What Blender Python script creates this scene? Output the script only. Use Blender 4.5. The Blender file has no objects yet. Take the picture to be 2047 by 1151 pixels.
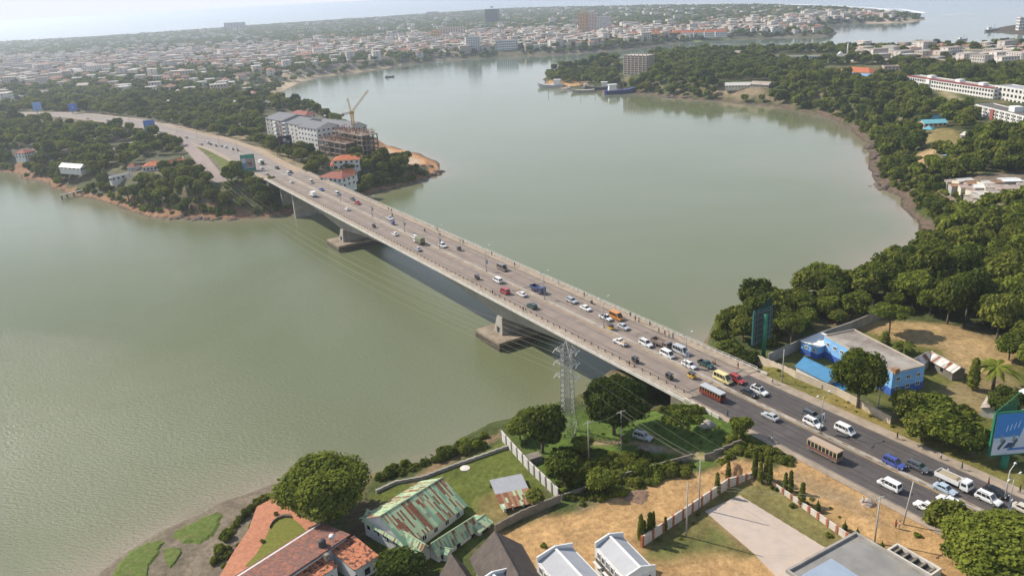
import bpy, math, random
import numpy as np
from mathutils import Vector, Matrix
random.seed(7); rng = np.random.default_rng(7)
S = bpy.context.scene; COL = S.collection
# ------------------------------------------------------------------ camera, light, exposure
CAMH = 116.0; FPX = 1605.0; CX, CY = 1023.5, 575.5
_d = np.array([1265-CX, 4950-CY, FPX]); _up = -_d/np.linalg.norm(_d)
_f = np.array([0, 0, 1.0]); _f = _f-_up*_f.dot(_up); _f /= np.linalg.norm(_f)
RM = np.array([np.cross(_f, _up), _f, _up])          # camera (x right, y down, z forward) -> world
cam = bpy.data.cameras.new('camera'); cam.sensor_width = 36; cam.lens = 36*FPX/2047
cam.clip_start = 1; cam.clip_end = 90000
co = bpy.data.objects.new('camera', cam); COL.objects.link(co)
_M = Matrix([[RM[i][0], -RM[i][1], -RM[i][2]] for i in range(3)]).to_4x4(); _M.translation = (0, 0, CAMH)
co.matrix_world = _M; S.camera = co
SUN_AZ, SUN_EL = math.radians(-61), math.radians(40)
w = bpy.data.worlds.new('World'); S.world = w; w.use_nodes = True
nt = w.node_tree; sky = nt.nodes.new('ShaderNodeTexSky'); sky.sky_type = 'NISHITA'; sky.sun_disc = False
sky.sun_elevation = SUN_EL; sky.sun_rotation = SUN_AZ; sky.dust_density = 0.6; sky.air_density = 1.3; sky.ozone_density = 4.0; sky.altitude = 100
bg = nt.nodes['Background']; bg.inputs[1].default_value = 0.10
# humid coastal air: the sky pales towards the horizon, alike all the way round
_tc = nt.nodes.new('ShaderNodeTexCoord'); _sx = nt.nodes.new('ShaderNodeSeparateXYZ'); nt.links.new(_tc.outputs['Generated'], _sx.inputs[0])
_cr = nt.nodes.new('ShaderNodeValToRGB'); nt.links.new(_sx.outputs['Z'], _cr.inputs[0]); _el = _cr.color_ramp.elements
_el[0].position = 0.0; _el[0].color = (1, 1, 1, 1); _el[1].position = .75; _el[1].color = (.12, .12, .12, 1)
for _p, _v in ((.08, .92), (.25, .66), (.45, .36)): _e = _el.new(_p); _e.color = (_v, _v, _v, 1)
_mx = nt.nodes.new('ShaderNodeMix'); _mx.data_type = 'RGBA'; nt.links.new(_cr.outputs[0], _mx.inputs[0]); nt.links.new(sky.outputs[0], _mx.inputs[6])
_mx.inputs[7].default_value = (7.0, 7.35, 8.1, 1); nt.links.new(_mx.outputs[2], bg.inputs[0])
sl = bpy.data.lights.new('sun', 'SUN'); sl.energy = 4.6; sl.angle = math.radians(0.53); sl.color = (1, .91, .78)
so = bpy.data.objects.new('sun', sl); COL.objects.link(so)
sd = Vector((math.sin(SUN_AZ)*math.cos(SUN_EL), math.cos(SUN_AZ)*math.cos(SUN_EL), math.sin(SUN_EL)))
so.rotation_euler = sd.to_track_quat('Z', 'Y').to_euler(); so.location = (0, 0, 400)
S.view_settings.view_transform = 'Standard'; S.view_settings.look = 'None'; S.view_settings.gamma = 1
S.view_settings.exposure = 0.36
S.render.engine = 'CYCLES'; cy = S.cycles; cy.use_denoising = True
cy.max_bounces = 6; cy.diffuse_bounces = 3; cy.glossy_bounces = 3; cy.transparent_max_bounces = 6; cy.volume_bounces = 1
cy.volume_step_rate = 5; cy.volume_max_steps = 32; cy.caustics_reflective = False; cy.caustics_refractive = False
cy.sample_clamp_direct = 0; cy.sample_clamp_indirect = 3
# ------------------------------------------------------------------ placing helpers
def W(px, py, z=0.0):
    r = RM @ np.array([px-CX, py-CY, FPX]); return r*((z-CAMH)/r[2])+np.array([0, 0, CAMH])
DN = np.array([0.85093611, 0.5252692]); DD = np.array([0.5252692, -0.85093611]); C0 = 130.546; ZD = 17.4
def UV(u, v, z=ZD):
    p = DN*(C0+u)+DD*v; return (p[0], p[1], z)
def toUV(p): return float(np.dot(p[:2], DN)-C0), float(np.dot(p[:2], DD))
RZ_ROAD = math.atan2(DD[1], DD[0])
# ------------------------------------------------------------------ mesh helpers
class MB:
    def __init__(s): s.v = []; s.f = []; s.m = []; s.sm = []
    def add(s, vs, fs, m=0, smooth=False):
        o = len(s.v); s.v += [tuple(map(float, p)) for p in vs]
        for f in fs: s.f.append(tuple(o+i for i in f)); s.m.append(m); s.sm.append(smooth)
    def box(s, c, sz, rz=0, m=0, top=1.0, topy=None):
        x, y, z = sz[0]/2, sz[1]/2, sz[2]/2; ty = top if topy is None else topy
        cs, sn = math.cos(rz), math.sin(rz); vs = []
        for dz, kx, ky in ((-z, 1, 1), (z, top, ty)):
            for a, b in ((-x, -y), (x, -y), (x, y), (-x, y)):
                a *= kx; b *= ky; vs.append((c[0]+a*cs-b*sn, c[1]+a*sn+b*cs, c[2]+dz))
        s.add(vs, [(3, 2, 1, 0), (4, 5, 6, 7), (0, 1, 5, 4), (1, 2, 6, 5), (2, 3, 7, 6), (3, 0, 4, 7)], m)
    def prism(s, pts, z0, z1, m=0, mt=None):
        n = len(pts); a = sum(pts[i][0]*pts[(i+1) % n][1]-pts[(i+1) % n][0]*pts[i][1] for i in range(n))
        if a < 0: pts = pts[::-1]
        s.add([(p[0], p[1], z0) for p in pts]+[(p[0], p[1], z1) for p in pts], [(i, (i+1) % n, n+(i+1) % n, n+i) for i in range(n)]+[tuple(range(n))[::-1]], m)
        s.add([(p[0], p[1], z1) for p in pts], [tuple(range(n))], m if mt is None else mt)
    def tube(s, p, q, r0, r1=None, n=6, m=0, cap=True):
        r1 = r0 if r1 is None else r1; p = Vector(p); q = Vector(q); d = (q-p)
        if d.length < 1e-6: return
        d.normalize(); a = d.orthogonal().normalized(); b = d.cross(a); vs = []
        for c, r in ((p, r0), (q, r1)):
            for i in range(n):
                t = 2*math.pi*i/n; vs.append(c+a*(math.cos(t)*r)+b*(math.sin(t)*r))
        s.add(vs, [(i, (i+1) % n, n+(i+1) % n, n+i) for i in range(n)]+([tuple(range(n))[::-1], tuple(range(n, 2*n))] if cap else []), m, n > 5)
    def lathe(s, c, prof, n=8, m=0):
        vs = [(c[0]+r*math.cos(2*math.pi*i/n), c[1]+r*math.sin(2*math.pi*i/n), c[2]+z) for r, z in prof for i in range(n)]; k = len(prof)
        s.add(vs, [(j*n+i, j*n+(i+1) % n, (j+1)*n+(i+1) % n, (j+1)*n+i) for j in range(k-1) for i in range(n)]+[tuple(range((k-1)*n, k*n)), tuple(range(n))[::-1]], m, True)
    def mesh(s, name, mats):
        me = bpy.data.meshes.new(name); me.from_pydata(s.v, [], s.f)
        for mt in (mats if isinstance(mats, (list, tuple)) else [mats]): me.materials.append(mt)
        me.polygons.foreach_set('material_index', s.m); me.polygons.foreach_set('use_smooth', s.sm); me.update()
        return me
    def build(s, name, mats, parent=None, kind=None, label=None, cat=None, group=None, loc=None, rz=0):
        return ob(name, s.mesh(name, mats), parent, kind, label, cat, group, loc, rz)
def ob(name, me, parent=None, kind=None, label=None, cat=None, group=None, loc=None, rz=0):
    o = bpy.data.objects.new(name, me); COL.objects.link(o)
    if parent is not None: o.parent = parent
    if loc is not None: o.location = loc
    if rz: o.rotation_euler = (0, 0, rz)
    if kind: o['kind'] = kind
    if label: o['label'] = label
    if cat: o['category'] = cat
    if group: o['group'] = group
    return o
def thing(name, label, cat, loc=(0, 0, 0), rz=0, group=None): return ob(name, None, None, None, label, cat, group, loc, rz)
KIDS = {}
def copy_tree(o, loc=None, rz=None, label=None, group=None, sc=None):
    def rec(a, par):
        c = a.copy(); COL.objects.link(c)
        if par is not None: c.parent = par
        for k in a.children: rec(k, c)
        return c
    c = rec(o, None)
    if loc is not None: c.location = loc
    if rz is not None: c.rotation_euler = (0, 0, rz)
    if label: c['label'] = label
    if group: c['group'] = group
    if sc is not None: c.scale = sc if hasattr(sc, '__len__') else (sc,)*3
    return c
# ------------------------------------------------------------------ materials
MC = {}
def srgb(r, g, b): return tuple((c/255/12.92 if c <= 10 else ((c/255+.055)/1.055)**2.4) for c in (r, g, b))
def mat(name, col, rough=.8, var=.25, scale=1.0, metal=0, spec=.3, col2=None, thr=(.45, .6), detail=5, bump=0, rnd=0, bscale=None, coat=0):
    if name in MC: return MC[name]
    m = bpy.data.materials.new(name); MC[name] = m; m.use_nodes = True; t = m.node_tree; N = t.nodes.new; L = t.links.new
    b = t.nodes['Principled BSDF']; b.inputs['Roughness'].default_value = rough; b.inputs['Metallic'].default_value = metal
    b.inputs['Specular IOR Level'].default_value = spec
    if coat: b.inputs['Coat Weight'].default_value = coat; b.inputs['Coat Roughness'].default_value = .08
    c4 = (*col, 1)
    if var == 0 and col2 is None and not rnd: b.inputs['Base Color'].default_value = c4; return m
    g = N('ShaderNodeNewGeometry'); n = N('ShaderNodeTexNoise'); n.inputs['Scale'].default_value = scale; n.inputs['Detail'].default_value = detail
    n.inputs['Roughness'].default_value = .6; L(g.outputs['Position'], n.inputs['Vector'])
    mr = N('ShaderNodeMapRange'); mr.inputs[1].default_value = .3; mr.inputs[2].default_value = .7; mr.inputs[3].default_value = 1-var; mr.inputs[4].default_value = 1+var
    L(n.outputs['Fac'], mr.inputs[0]); mu = N('ShaderNodeMix'); mu.data_type = 'RGBA'; mu.blend_type = 'MULTIPLY'; mu.inputs[0].default_value = 1
    mu.inputs[6].default_value = c4; last = mr.outputs[0]
    if rnd:
        oi = N('ShaderNodeObjectInfo'); m2 = N('ShaderNodeMapRange'); m2.inputs[3].default_value = 1-rnd; m2.inputs[4].default_value = 1+rnd; L(oi.outputs['Random'], m2.inputs[0])
        mm = N('ShaderNodeMath'); mm.operation = 'MULTIPLY'; L(last, mm.inputs[0]); L(m2.outputs[0], mm.inputs[1]); last = mm.outputs[0]
    if col2 is not None:
        n2 = N('ShaderNodeTexNoise'); n2.inputs['Scale'].default_value = scale*.45; n2.inputs['Detail'].default_value = 8; n2.inputs['Roughness'].default_value = .65
        L(g.outputs['Position'], n2.inputs['Vector']); r2 = N('ShaderNodeMapRange'); r2.inputs[1].default_value = thr[0]; r2.inputs[2].default_value = thr[1]
        L(n2.outputs['Fac'], r2.inputs[0]); mx = N('ShaderNodeMix'); mx.data_type = 'RGBA'; L(r2.outputs[0], mx.inputs[0]); mx.inputs[6].default_value = c4; mx.inputs[7].default_value = (*col2, 1)
        L(mx.outputs[2], mu.inputs[6])
    L(last, mu.inputs[7]); L(mu.outputs[2], b.inputs['Base Color'])
    if bump:
        nb = N('ShaderNodeTexNoise'); nb.inputs['Scale'].default_value = bscale or scale*3; nb.inputs['Detail'].default_value = 4; L(g.outputs['Position'], nb.inputs['Vector'])
        bp = N('ShaderNodeBump'); bp.inputs['Distance'].default_value = bump; L(nb.outputs['Fac'], bp.inputs['Height']); L(bp.outputs[0], b.inputs['Normal'])
    return m
def leafmat(name, c1, c2, rnd=.3):
    m = bpy.data.materials.new(name); MC[name] = m; m.use_nodes = True; t = m.node_tree; N = t.nodes.new; L = t.links.new
    t.nodes.remove(t.nodes['Principled BSDF']); out = t.nodes['Material Output']
    oi = N('ShaderNodeObjectInfo'); g = N('ShaderNodeNewGeometry'); n = N('ShaderNodeTexNoise'); n.inputs['Scale'].default_value = .5; n.inputs['Detail'].default_value = 4
    L(g.outputs['Position'], n.inputs['Vector'])
    a = N('ShaderNodeMath'); a.operation = 'ADD'; L(n.outputs['Fac'], a.inputs[0])
    s2 = N('ShaderNodeMapRange'); s2.inputs[3].default_value = -.35; s2.inputs[4].default_value = .35; L(oi.outputs['Random'], s2.inputs[0]); L(s2.outputs[0], a.inputs[1])
    at = N('ShaderNodeAttribute'); at.attribute_name = 'tone'; a2 = N('ShaderNodeMath'); a2.operation = 'ADD'; L(a.outputs[0], a2.inputs[0]); L(at.outputs['Fac'], a2.inputs[1])
    cr = N('ShaderNodeMix'); cr.data_type = 'RGBA'; cr.inputs[6].default_value = (*c1, 1); cr.inputs[7].default_value = (*c2, 1); cr.clamp_factor = True
    mr = N('ShaderNodeMapRange'); mr.inputs[1].default_value = .1; mr.inputs[2].default_value = .95; L(a2.outputs[0], mr.inputs[0]); L(mr.outputs[0], cr.inputs[0])
    d = N('ShaderNodeBsdfDiffuse'); tr = N('ShaderNodeBsdfTranslucent'); L(cr.outputs[2], d.inputs[0]); L(cr.outputs[2], tr.inputs[0])
    mx = N('ShaderNodeMixShader'); mx.inputs[0].default_value = .38; L(d.outputs[0], mx.inputs[1]); L(tr.outputs[0], mx.inputs[2]); L(mx.outputs[0], out.inputs[0])
    return m
LEAF = leafmat('leaf_green', (.058, .084, .016), (.235, .268, .044))
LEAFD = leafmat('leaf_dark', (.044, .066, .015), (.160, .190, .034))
LEAFY = leafmat('leaf_yellow_green', (.080, .105, .020), (.24, .25, .05))
LEAFR = leafmat('leaf_rusty', (.10, .06, .02), (.25, .11, .03))
BARK = mat('bark', (.12, .095, .07), .9, .3, 2)
CONC = mat('concrete', (.36, .33, .29), .85, .22, .35, col2=(.27, .25, .22), thr=(.4, .7))
CONCD = mat('weathered_concrete', (.21, .185, .15), .9, .3, .4)
ASPH = mat('asphalt', (.088, .076, .073), .85, .15, .5, col2=(.11, .10, .094), thr=(.45, .75))
DECKM = mat('bridge_asphalt', (.275, .220, .180), .85, .12, .3, col2=(.215, .175, .15), thr=(.4, .7))
DUST = mat('dusty_pavement', (.36, .29, .22), .9, .2, .5, col2=(.30, .24, .18), thr=(.4, .65))
WHITE = mat('white_paint', (.72, .72, .70), .6, .08, .6)
STEEL = mat('galvanised_steel', (.35, .36, .36), .45, .15, 1, metal=.5)
DARKM = mat('dark_metal', (.06, .06, .06), .6, .1, 1)
GLASSD = mat('dark_glass', (.02, .025, .03), .12, 0, 1, spec=.8)
# ------------------------------------------------------------------ shorelines (pixel of the waterline, optional height of the point sighted)
def PW(L):
    out = []
    for p in L:
        q = W(p[0], p[1], p[2] if len(p) > 2 else 0)
        if len(p) > 3: d = q[:2]/np.linalg.norm(q[:2]); q = q+np.array([d[0], d[1], 0])*p[3]
        out.append(q[:2])
    return np.array(out)
def densify(P, n, amp, seed):
    r = np.random.default_rng(seed); Q = []
    for i in range(len(P)):
        a, b = P[i], P[(i+1) % len(P)]; L = np.linalg.norm(b-a)
        if L > 5000: Q.append(a); continue
        dirn = (b-a)/max(L, 1e-6); nn = np.array([-dirn[1], dirn[0]])
        for k in range(n):
            t = k/n; Q.append(a+(b-a)*t+(nn*r.normal()*amp*min(L, 60)/12 if k else 0))
    return np.array(Q)
A_PX = [(-150, 1500), (60, 1300), (190, 1165), (262, 1105), (330, 1064), (400, 1034), (450, 1006), (500, 990), (548, 972), (600, 975), (690, 960, 10, 12), (745, 945, 11, 10), (800, 925, 12, 10), (880, 893, 12, 10), (950, 862, 12, 10), (1000, 846, 13, 10),
        (1060, 825, 13, 9), (1130, 805, 13, 9), (1200, 800), (1270, 800), (1325, 790), (1372, 768), (1388, 735), (1385, 700), (1420, 682), (1465, 668), (1495, 652), (1530, 640), (1575, 625), (1600, 618), (1612, 598), (1650, 578), (1690, 556), (1725, 538), (1765, 515),
        (1800, 497), (1825, 483), (1838, 468), (1836, 450), (1822, 436), (1805, 420), (1798, 402), (1785, 388), (1765, 380), (1750, 366), (1742, 345), (1735, 325), (1733, 300), (1722, 282), (1700, 262), (1672, 243), (1640, 231), (1600, 223), (1560, 215), (1500, 210),
        (1440, 204), (1380, 200), (1330, 195), (1300, 191), (1262, 187), (1230, 182), (1190, 180), (1150, 180), (1110, 174), (1088, 166), (1084, 159), (1100, 152), (1130, 147), (1160, 141), (1190, 137), (1230, 131), (1290, 126), (1400, 121), (1500, 119), (1600, 117),
        (1700, 116), (1850, 115), (2047, 113), (2500, 118), (3400, 160), (3400, 1500)]
B_PX = [(-1500, 300), (-300, 330), (0, 344), (40, 348), (75, 362), (100, 376), (130, 386), (170, 396), (205, 404), (235, 413), (262, 424), (290, 434), (330, 437), (400, 438), (460, 439), (520, 436), (562, 432), (600, 425), (650, 412), (700, 400), (740, 389), (790, 377), (840, 362),
        (884, 350), (880, 333), (874, 322), (840, 306), (800, 297), (765, 290), (735, 280), (715, 266), (700, 258), (680, 243), (655, 236), (630, 228), (600, 219), (570, 212), (545, 208), (530, 200), (545, 190), (570, 180), (590, 170), (615, 160), (650, 152), (700, 147), (760, 138), (830, 128), (880, 123),
        (930, 119), (990, 115), (1040, 113), (1090, 111), (1140, 108), (1200, 104), (1250, 101), (1290, 95), (1340, 89), (1390, 84), (1440, 81), (1500, 78), (1560, 76), (1620, 75), (1668, 72), (1674, 66), (1660, 58), (1650, 52), (1690, 49), (1740, 47), (1790, 46), (1830, 44), (1852, 40),
        (1850, 35), (1800, 31), (1740, 27), (1680, 24), (1600, 20), (1536, 17), (1450, 17), (1300, 17), (1200, 19), (1100, 20), (1024, 22), (900, 30), (760, 40), (640, 48), (512, 57), (380, 67), (250, 77), (120, 85), (0, 91), (-300, 105), (-1500, 160)]
C_PX = [(1968, 60), (1985, 66), (2010, 67), (2047, 72), (2200, 84), (2600, 90), (2600, 60), (2300, 52), (2100, 50), (2047, 52), (2010, 54), (1985, 57)]
PA = densify(PW(A_PX), 3, .8, 1); PB = densify(PW(B_PX), 2, .6, 2); PC = PW(C_PX)
def inside_dist(P, X, Y):
    """signed distance to polygon, positive inside"""
    d = np.full(X.shape, 1e18); ins = np.zeros(X.shape, bool); n = len(P)
    for i in range(n):
        x0, y0 = P[i]; x1, y1 = P[(i+1) % n]; ex, ey = x1-x0, y1-y0; L2 = ex*ex+ey*ey+1e-12
        t = np.clip(((X-x0)*ex+(Y-y0)*ey)/L2, 0, 1); dx = X-x0-t*ex; dy = Y-y0-t*ey
        np.minimum(d, dx*dx+dy*dy, out=d)
        c = (y0 > Y) != (y1 > Y)
        if abs(ey) > 1e-12: ins ^= c & (X < ex*(Y-y0)/ey+x0)
    d = np.sqrt(d); return np.where(ins, d, -d)
def sst(a, b, x): t = np.clip((x-a)/(b-a), 0, 1); return t*t*(3-2*t)
ROAD_PX = [(500, 312), (400, 277), (330, 258), (250, 243), (150, 231), (40, 229), (-200, 235)]
_far = [UV(13.4, v)[:2] for v in (-60, -200, -400, -480, -560, -640)]
ROADC = np.array([UV(13.4, 200)[:2]]+_far[::1]+[W(x, y, 16)[:2] for x, y in ROAD_PX[3:]])
def seg_dist(P, X, Y):
    d = np.full(X.shape, 1e18)
    for i in range(len(P)-1):
        x0, y0 = P[i]; ex, ey = P[i+1]-P[i]; L2 = ex*ex+ey*ey
        t = np.clip(((X-x0)*ex+(Y-y0)*ey)/L2, 0, 1); np.minimum(d, (X-x0-t*ex)**2+(Y-y0-t*ey)**2, out=d)
    return np.sqrt(d)
# pads: (px, py, z sighted, inner radius, outer radius, pad height)
PADS = [(820, 312, 4, 40, 62, 3.5), (1150, 162, 2, 70, 110, 2.2), (1840, 28, 0, 100, 300, 1.5), (580, 190, 1, 70, 120, .8), (555, 175, 1, 50, 100, .8)]
PADW = [(W(p[0], p[1], p[2]), p[3], p[4], p[5]) for p in PADS]
MUD = PW([(60, 1400), (60, 1300), (190, 1160), (262, 1100), (330, 1060), (400, 1030), (450, 1004), (548, 968), (575, 1000, 3), (545, 1040, 3), (500, 1090, 3), (455, 1130, 3), (425, 1180, 3), (380, 1300, 3)])
def H(X, Y):
    X = np.asarray(X, float); Y = np.asarray(Y, float); sh = X.shape; X = X.ravel(); Y = Y.ravel()
    dA = inside_dist(PA, X, Y); dB = inside_dist(PB, X, Y); dC = inside_dist(PC, X, Y)
    u = X*DN[0]+Y*DN[1]-C0; v = X*DD[0]+Y*DD[1]
    nz = np.sin(X*.11)*np.cos(Y*.13)*.5+np.sin(X*.031+1.3)*np.cos(Y*.027)*.9
    plA = 9.5+5.5*sst(-50, 22, X); right = sst(60, 130, X)*sst(230, 300, Y)
    wA = 9+30*right; bA = 2+7*right
    hA = np.where(dA > 0, .9*sst(0, bA, dA)+(plA-.9)*sst(bA*.5, wA, dA)+nz*.5*right*sst(20, 60, dA), np.maximum(-2.5, dA*.25))
    md = inside_dist(MUD, X, Y); hA = np.where(md > -9, hA*(1-sst(-9, 0, md))+.22*sst(-9, 0, md)*sst(-1.5, 3, dA)*1.0, hA)
    farB = sst(900, 2200, np.hypot(X, Y))
    hB = np.where(dB > 0, .8*sst(0, 5, dB)+(13.5-4*farB)*sst(3, 28+30*farB, dB)+nz*.6*sst(20, 60, dB), np.maximum(-2.5, dB*.25))
    hC = np.where(dC > 0, 6*sst(0, 40, dC), -2.5)
    h = np.maximum(np.maximum(hA, hB), hC)
    for c, r0, r1, z in PADW:
        k = 1-sst(r0, r1, np.hypot(X-c[0], Y-c[1])); land = (np.maximum(np.maximum(dA, dB), dC) > 0)
        h = np.where(land, h*(1-k)+np.minimum(h, z)*k, h)
    rd = seg_dist(ROADC, X, Y); on = np.where(v > -240, sst(-136, -128, v), np.where(u > 400, 1, sst(0, 1, -(v+488)/8)))
    wid = np.where(v > -240, 19., 17.); k = (1-sst(wid, wid+13, rd))*on
    h = h*(1-k)+(ZD-.12)*k
    # cut under the bridge ends
    ku = (1-sst(17, 24, np.abs(u-13)))*sst(-152, -147, v)*(1-sst(-137, -133, v)); h = np.where((ku > 0) & (v > -200), np.minimum(h, 9+8*(1-ku)), h)
    return h.reshape(sh)
def G1(x, y): return float(H(np.array([x]), np.array([y]))[0])
def T(px, py, dz=0.0):
    """first point where the sight line through (px,py) meets the ground (raised by dz)"""
    r = RM @ np.array([px-CX, py-CY, FPX]); r /= np.linalg.norm(r)
    zs = np.concatenate([np.arange(18.4, -.3, -.2)]); t = (zs+dz-CAMH)/r[2]; t = t[t > 0]
    X = r[0]*t; Y = r[1]*t; Z = CAMH+r[2]*t; h = H(X, Y)+dz; k = np.argmax(Z <= h+1e-6)
    if not (Z <= h+1e-6).any(): k = len(t)-1
    return np.array([X[k], Y[k], h[k]-dz])
# ------------------------------------------------------------------ terrain mesh
NA, NR = 620, 560
az = np.radians(np.linspace(-41, 43, NA)); rr = np.exp(np.linspace(math.log(70), math.log(9500), NR))
AZ, RR = np.meshgrid(az, rr); TX = RR*np.sin(AZ); TY = RR*np.cos(AZ); TZ = H(TX, TY)
dAm = inside_dist(PA, TX.ravel(), TY.ravel()).reshape(TX.shape); dBm = inside_dist(PB, TX.ravel(), TY.ravel()).reshape(TX.shape)
def wob(X, Y, s, sd):
    r = np.random.default_rng(sd); o = np.zeros(X.shape)
    for k in range(7):
        a = r.uniform(0, 6.28); f = s*(1.6**k); o += np.sin((X*math.cos(a)+Y*math.sin(a))*f+r.uniform(0, 6)+1.7*np.sin((X*math.sin(a)-Y*math.cos(a))*f*.7+r.uniform(0, 6)))/(1.35**k)
    return o/2.6
cov = np.zeros(TX.shape+(3,)); 
def setc(mask, c): 
    m = np.clip(mask, 0, 1)[..., None]; cov[:] = cov*(1-m)+np.array(c)*m
w1 = wob(TX, TY, .09, 3); w2 = wob(TX, TY, .02, 4); RD = np.hypot(TX, TY)
setc(np.ones(TX.shape), (.070, .085, .028))
setc(sst(.1, .5, w1), (.17, .14, .075))
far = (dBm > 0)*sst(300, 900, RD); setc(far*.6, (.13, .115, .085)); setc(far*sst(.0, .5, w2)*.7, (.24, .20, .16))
beach = np.maximum(dAm, dBm)
right = (dAm > 0)*sst(60, 130, TX)*sst(200, 260, TY)
setc((beach < 5+4*w1)*1.0, (.15, .12, .08)); setc(right*(dAm < 7+4*w1), (.15, .11, .08)); setc((dBm > 0)*(dBm < 9+5*w1)*(RD < 800), (.27, .155, .09)); setc((beach < 1.5)*1.0, (.085, .07, .05))
def region(px, c, z=15, soft=1.2, amp=.8, amt=1.0):
    P = np.array([W(p[0], p[1], p[2] if len(p) > 2 else z)[:2] for p in px]); lo = P.min(0)-5; hi = P.max(0)+5
    m = (TX > lo[0]) & (TX < hi[0]) & (TY > lo[1]) & (TY < hi[1]); idx = np.where(m)
    if len(idx[0]) == 0: return
    d = inside_dist(P, TX[idx], TY[idx])+w1[idx]*amp; k = (sst(-soft, soft, d)*amt)[:, None]; cov[idx] = cov[idx]*(1-k)+np.array(c)*k
DIRT = (.44, .275, .125); DRY = (.25, .19, .085); GR = (.085, .12, .028); LAWN = (.105, .125, .028)
setc((dAm > -3)*(dAm < 2.5)*(TX < 60)*(TY < 220), (.19, .155, .115))
_mm = np.zeros(TX.shape); _ms = (TY < 230) & (TX < 0); _mm[_ms] = inside_dist(MUD, TX[_ms], TY[_ms]) > -1.5; setc(_mm, (.20, .165, .12))
region([(740, 985), (1000, 900), (1000, 868), (1115, 985), (990, 1060), (900, 1151), (640, 1140), (700, 1040)], LAWN, 11, 1, .5)
region([(820, 960), (960, 900), (1000, 885), (1005, 872), (900, 905), (830, 945)], (.24, .16, .09), 12, .8, .6)
region([(700, 985), (760, 1000), (745, 1075), (690, 1075)], (.10, .075, .045), 11, 1.5, 1)
region([(1010, 985), (1060, 1040), (985, 1060), (960, 1010)], (.19, .15, .06), 12, 2, 1.5)
region([(1020, 862), (1100, 830), (1300, 800), (1400, 800), (1500, 860), (1560, 925), (1470, 935), (1340, 940), (1130, 1000), (1100, 960)], (.092, .142, .028), 15, 2, 1)
region([(985, 1052), (1090, 1022), (1170, 1020), (1240, 990), (1330, 955), (1440, 932), (1480, 922), (1530, 940), (1548, 950), (1600, 905), (1540, 868), (1490, 852), (1515, 862), (1700, 960), (1812, 1032), (2047, 1100), (2160, 1300), (960, 1300), (980, 1100)], DIRT, 15.5, 1.5, 1)
region([(1295, 1080), (1450, 965), (1540, 965), (1720, 1090), (1600, 1130), (1560, 1110), (1500, 1115), (1430, 1108), (1330, 1120), (1300, 1110)], (.17, .15, .055), 15, 2, 1.6)
region([(1300, 1112), (1420, 1095), (1480, 1080), (1430, 1050), (1395, 1075), (1340, 1080)], (.12, .13, .04), 15, 1.6, 1.5, .8)
region([(1405, 1030), (1480, 1095), (1540, 1100), (1450, 1010)], (.30, .20, .10), 15, 1.6, 2.2, .8)
region([(1160, 878), (1290, 880), (1370, 905), (1420, 915), (1480, 928), (1470, 935), (1395, 922), (1330, 903), (1270, 890), (1160, 890)], (.34, .25, .15), 15, .7, .5)
region([(1270, 885), (1330, 890), (1325, 905), (1275, 902)], (.30, .25, .20), 15, .8, .5)
region([(1480, 905), (1530, 935), (1575, 930), (1560, 900), (1510, 880)], (.085, .12, .028), 15.5, 1.2, 1.5)
region([(1560, 945), (1700, 1000), (1760, 1060), (1650, 1020), (1570, 975)], (.30, .22, .13), 15.5, 2, 2.4, .7)
# right of the road
region([(1500, 735), (1600, 800), (1800, 890), (2047, 1000), (2047, 940), (1850, 850), (1780, 830), (1525, 715), (1440, 700)], (.17, .155, .045), 17, 1, 1)
region([(1640, 825), (1700, 850), (1800, 895), (1780, 840), (1700, 800), (1640, 790)], (.27, .21, .07), 17, 2, 2.2, .9)
region([(1520, 705), (1640, 680), (1760, 630), (1800, 640), (2047, 720), (2047, 860), (1930, 900), (1780, 830)], (.13, .135, .035), 15, 1.5, 1)
region([(1690, 650), (1780, 640), (1900, 650), (2000, 690), (2030, 730), (1960, 760), (1900, 740), (1880, 700), (1800, 680), (1740, 660)], (.36, .25, .12), 15, 2, 1.8)
region([(1840, 790), (1900, 760), (2010, 745), (2047, 790), (1990, 830), (1930, 850), (1880, 840)], (.28, .21, .11), 15, 2, 2, .8)
region([(1870, 490), (1960, 480), (1960, 520), (1900, 545), (1860, 530)], (.12, .17, .03), 13, 3, 3, .9)
region([(1835, 265), (1900, 262), (1930, 285), (1920, 310), (1850, 300)], (.25, .20, .08), 13, 4, 3)
region([(1820, 300), (1880, 300), (1880, 325), (1830, 325)], (.35, .24, .13), 13, 3, 2)
region([(1870, 190), (1900, 185), (1945, 210), (1930, 225), (1900, 235), (1850, 240)], (.17, .17, .06), 13, 3, 3)
region([(1875, 190), (1890, 188), (1935, 208), (1935, 214), (1900, 205)], (.33, .27, .16), 13, 2, 1)
region([(1822, 330), (1830, 325), (1850, 345), (1835, 350)], (.42, .24, .13), 8, 2, 1)
region([(1310, 185), (1500, 195), (1640, 215), (1500, 200)], (.26, .20, .13), 2, 3, 2)
region([(1090, 166), (1130, 150), (1180, 155), (1170, 170), (1120, 176)], (.50, .30, .13), 2, 4, 2)
region([(1870, 355), (2047, 350), (2047, 420), (1990, 418), (1930, 400)], (.20, .16, .12), 14, 3, 3)
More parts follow.
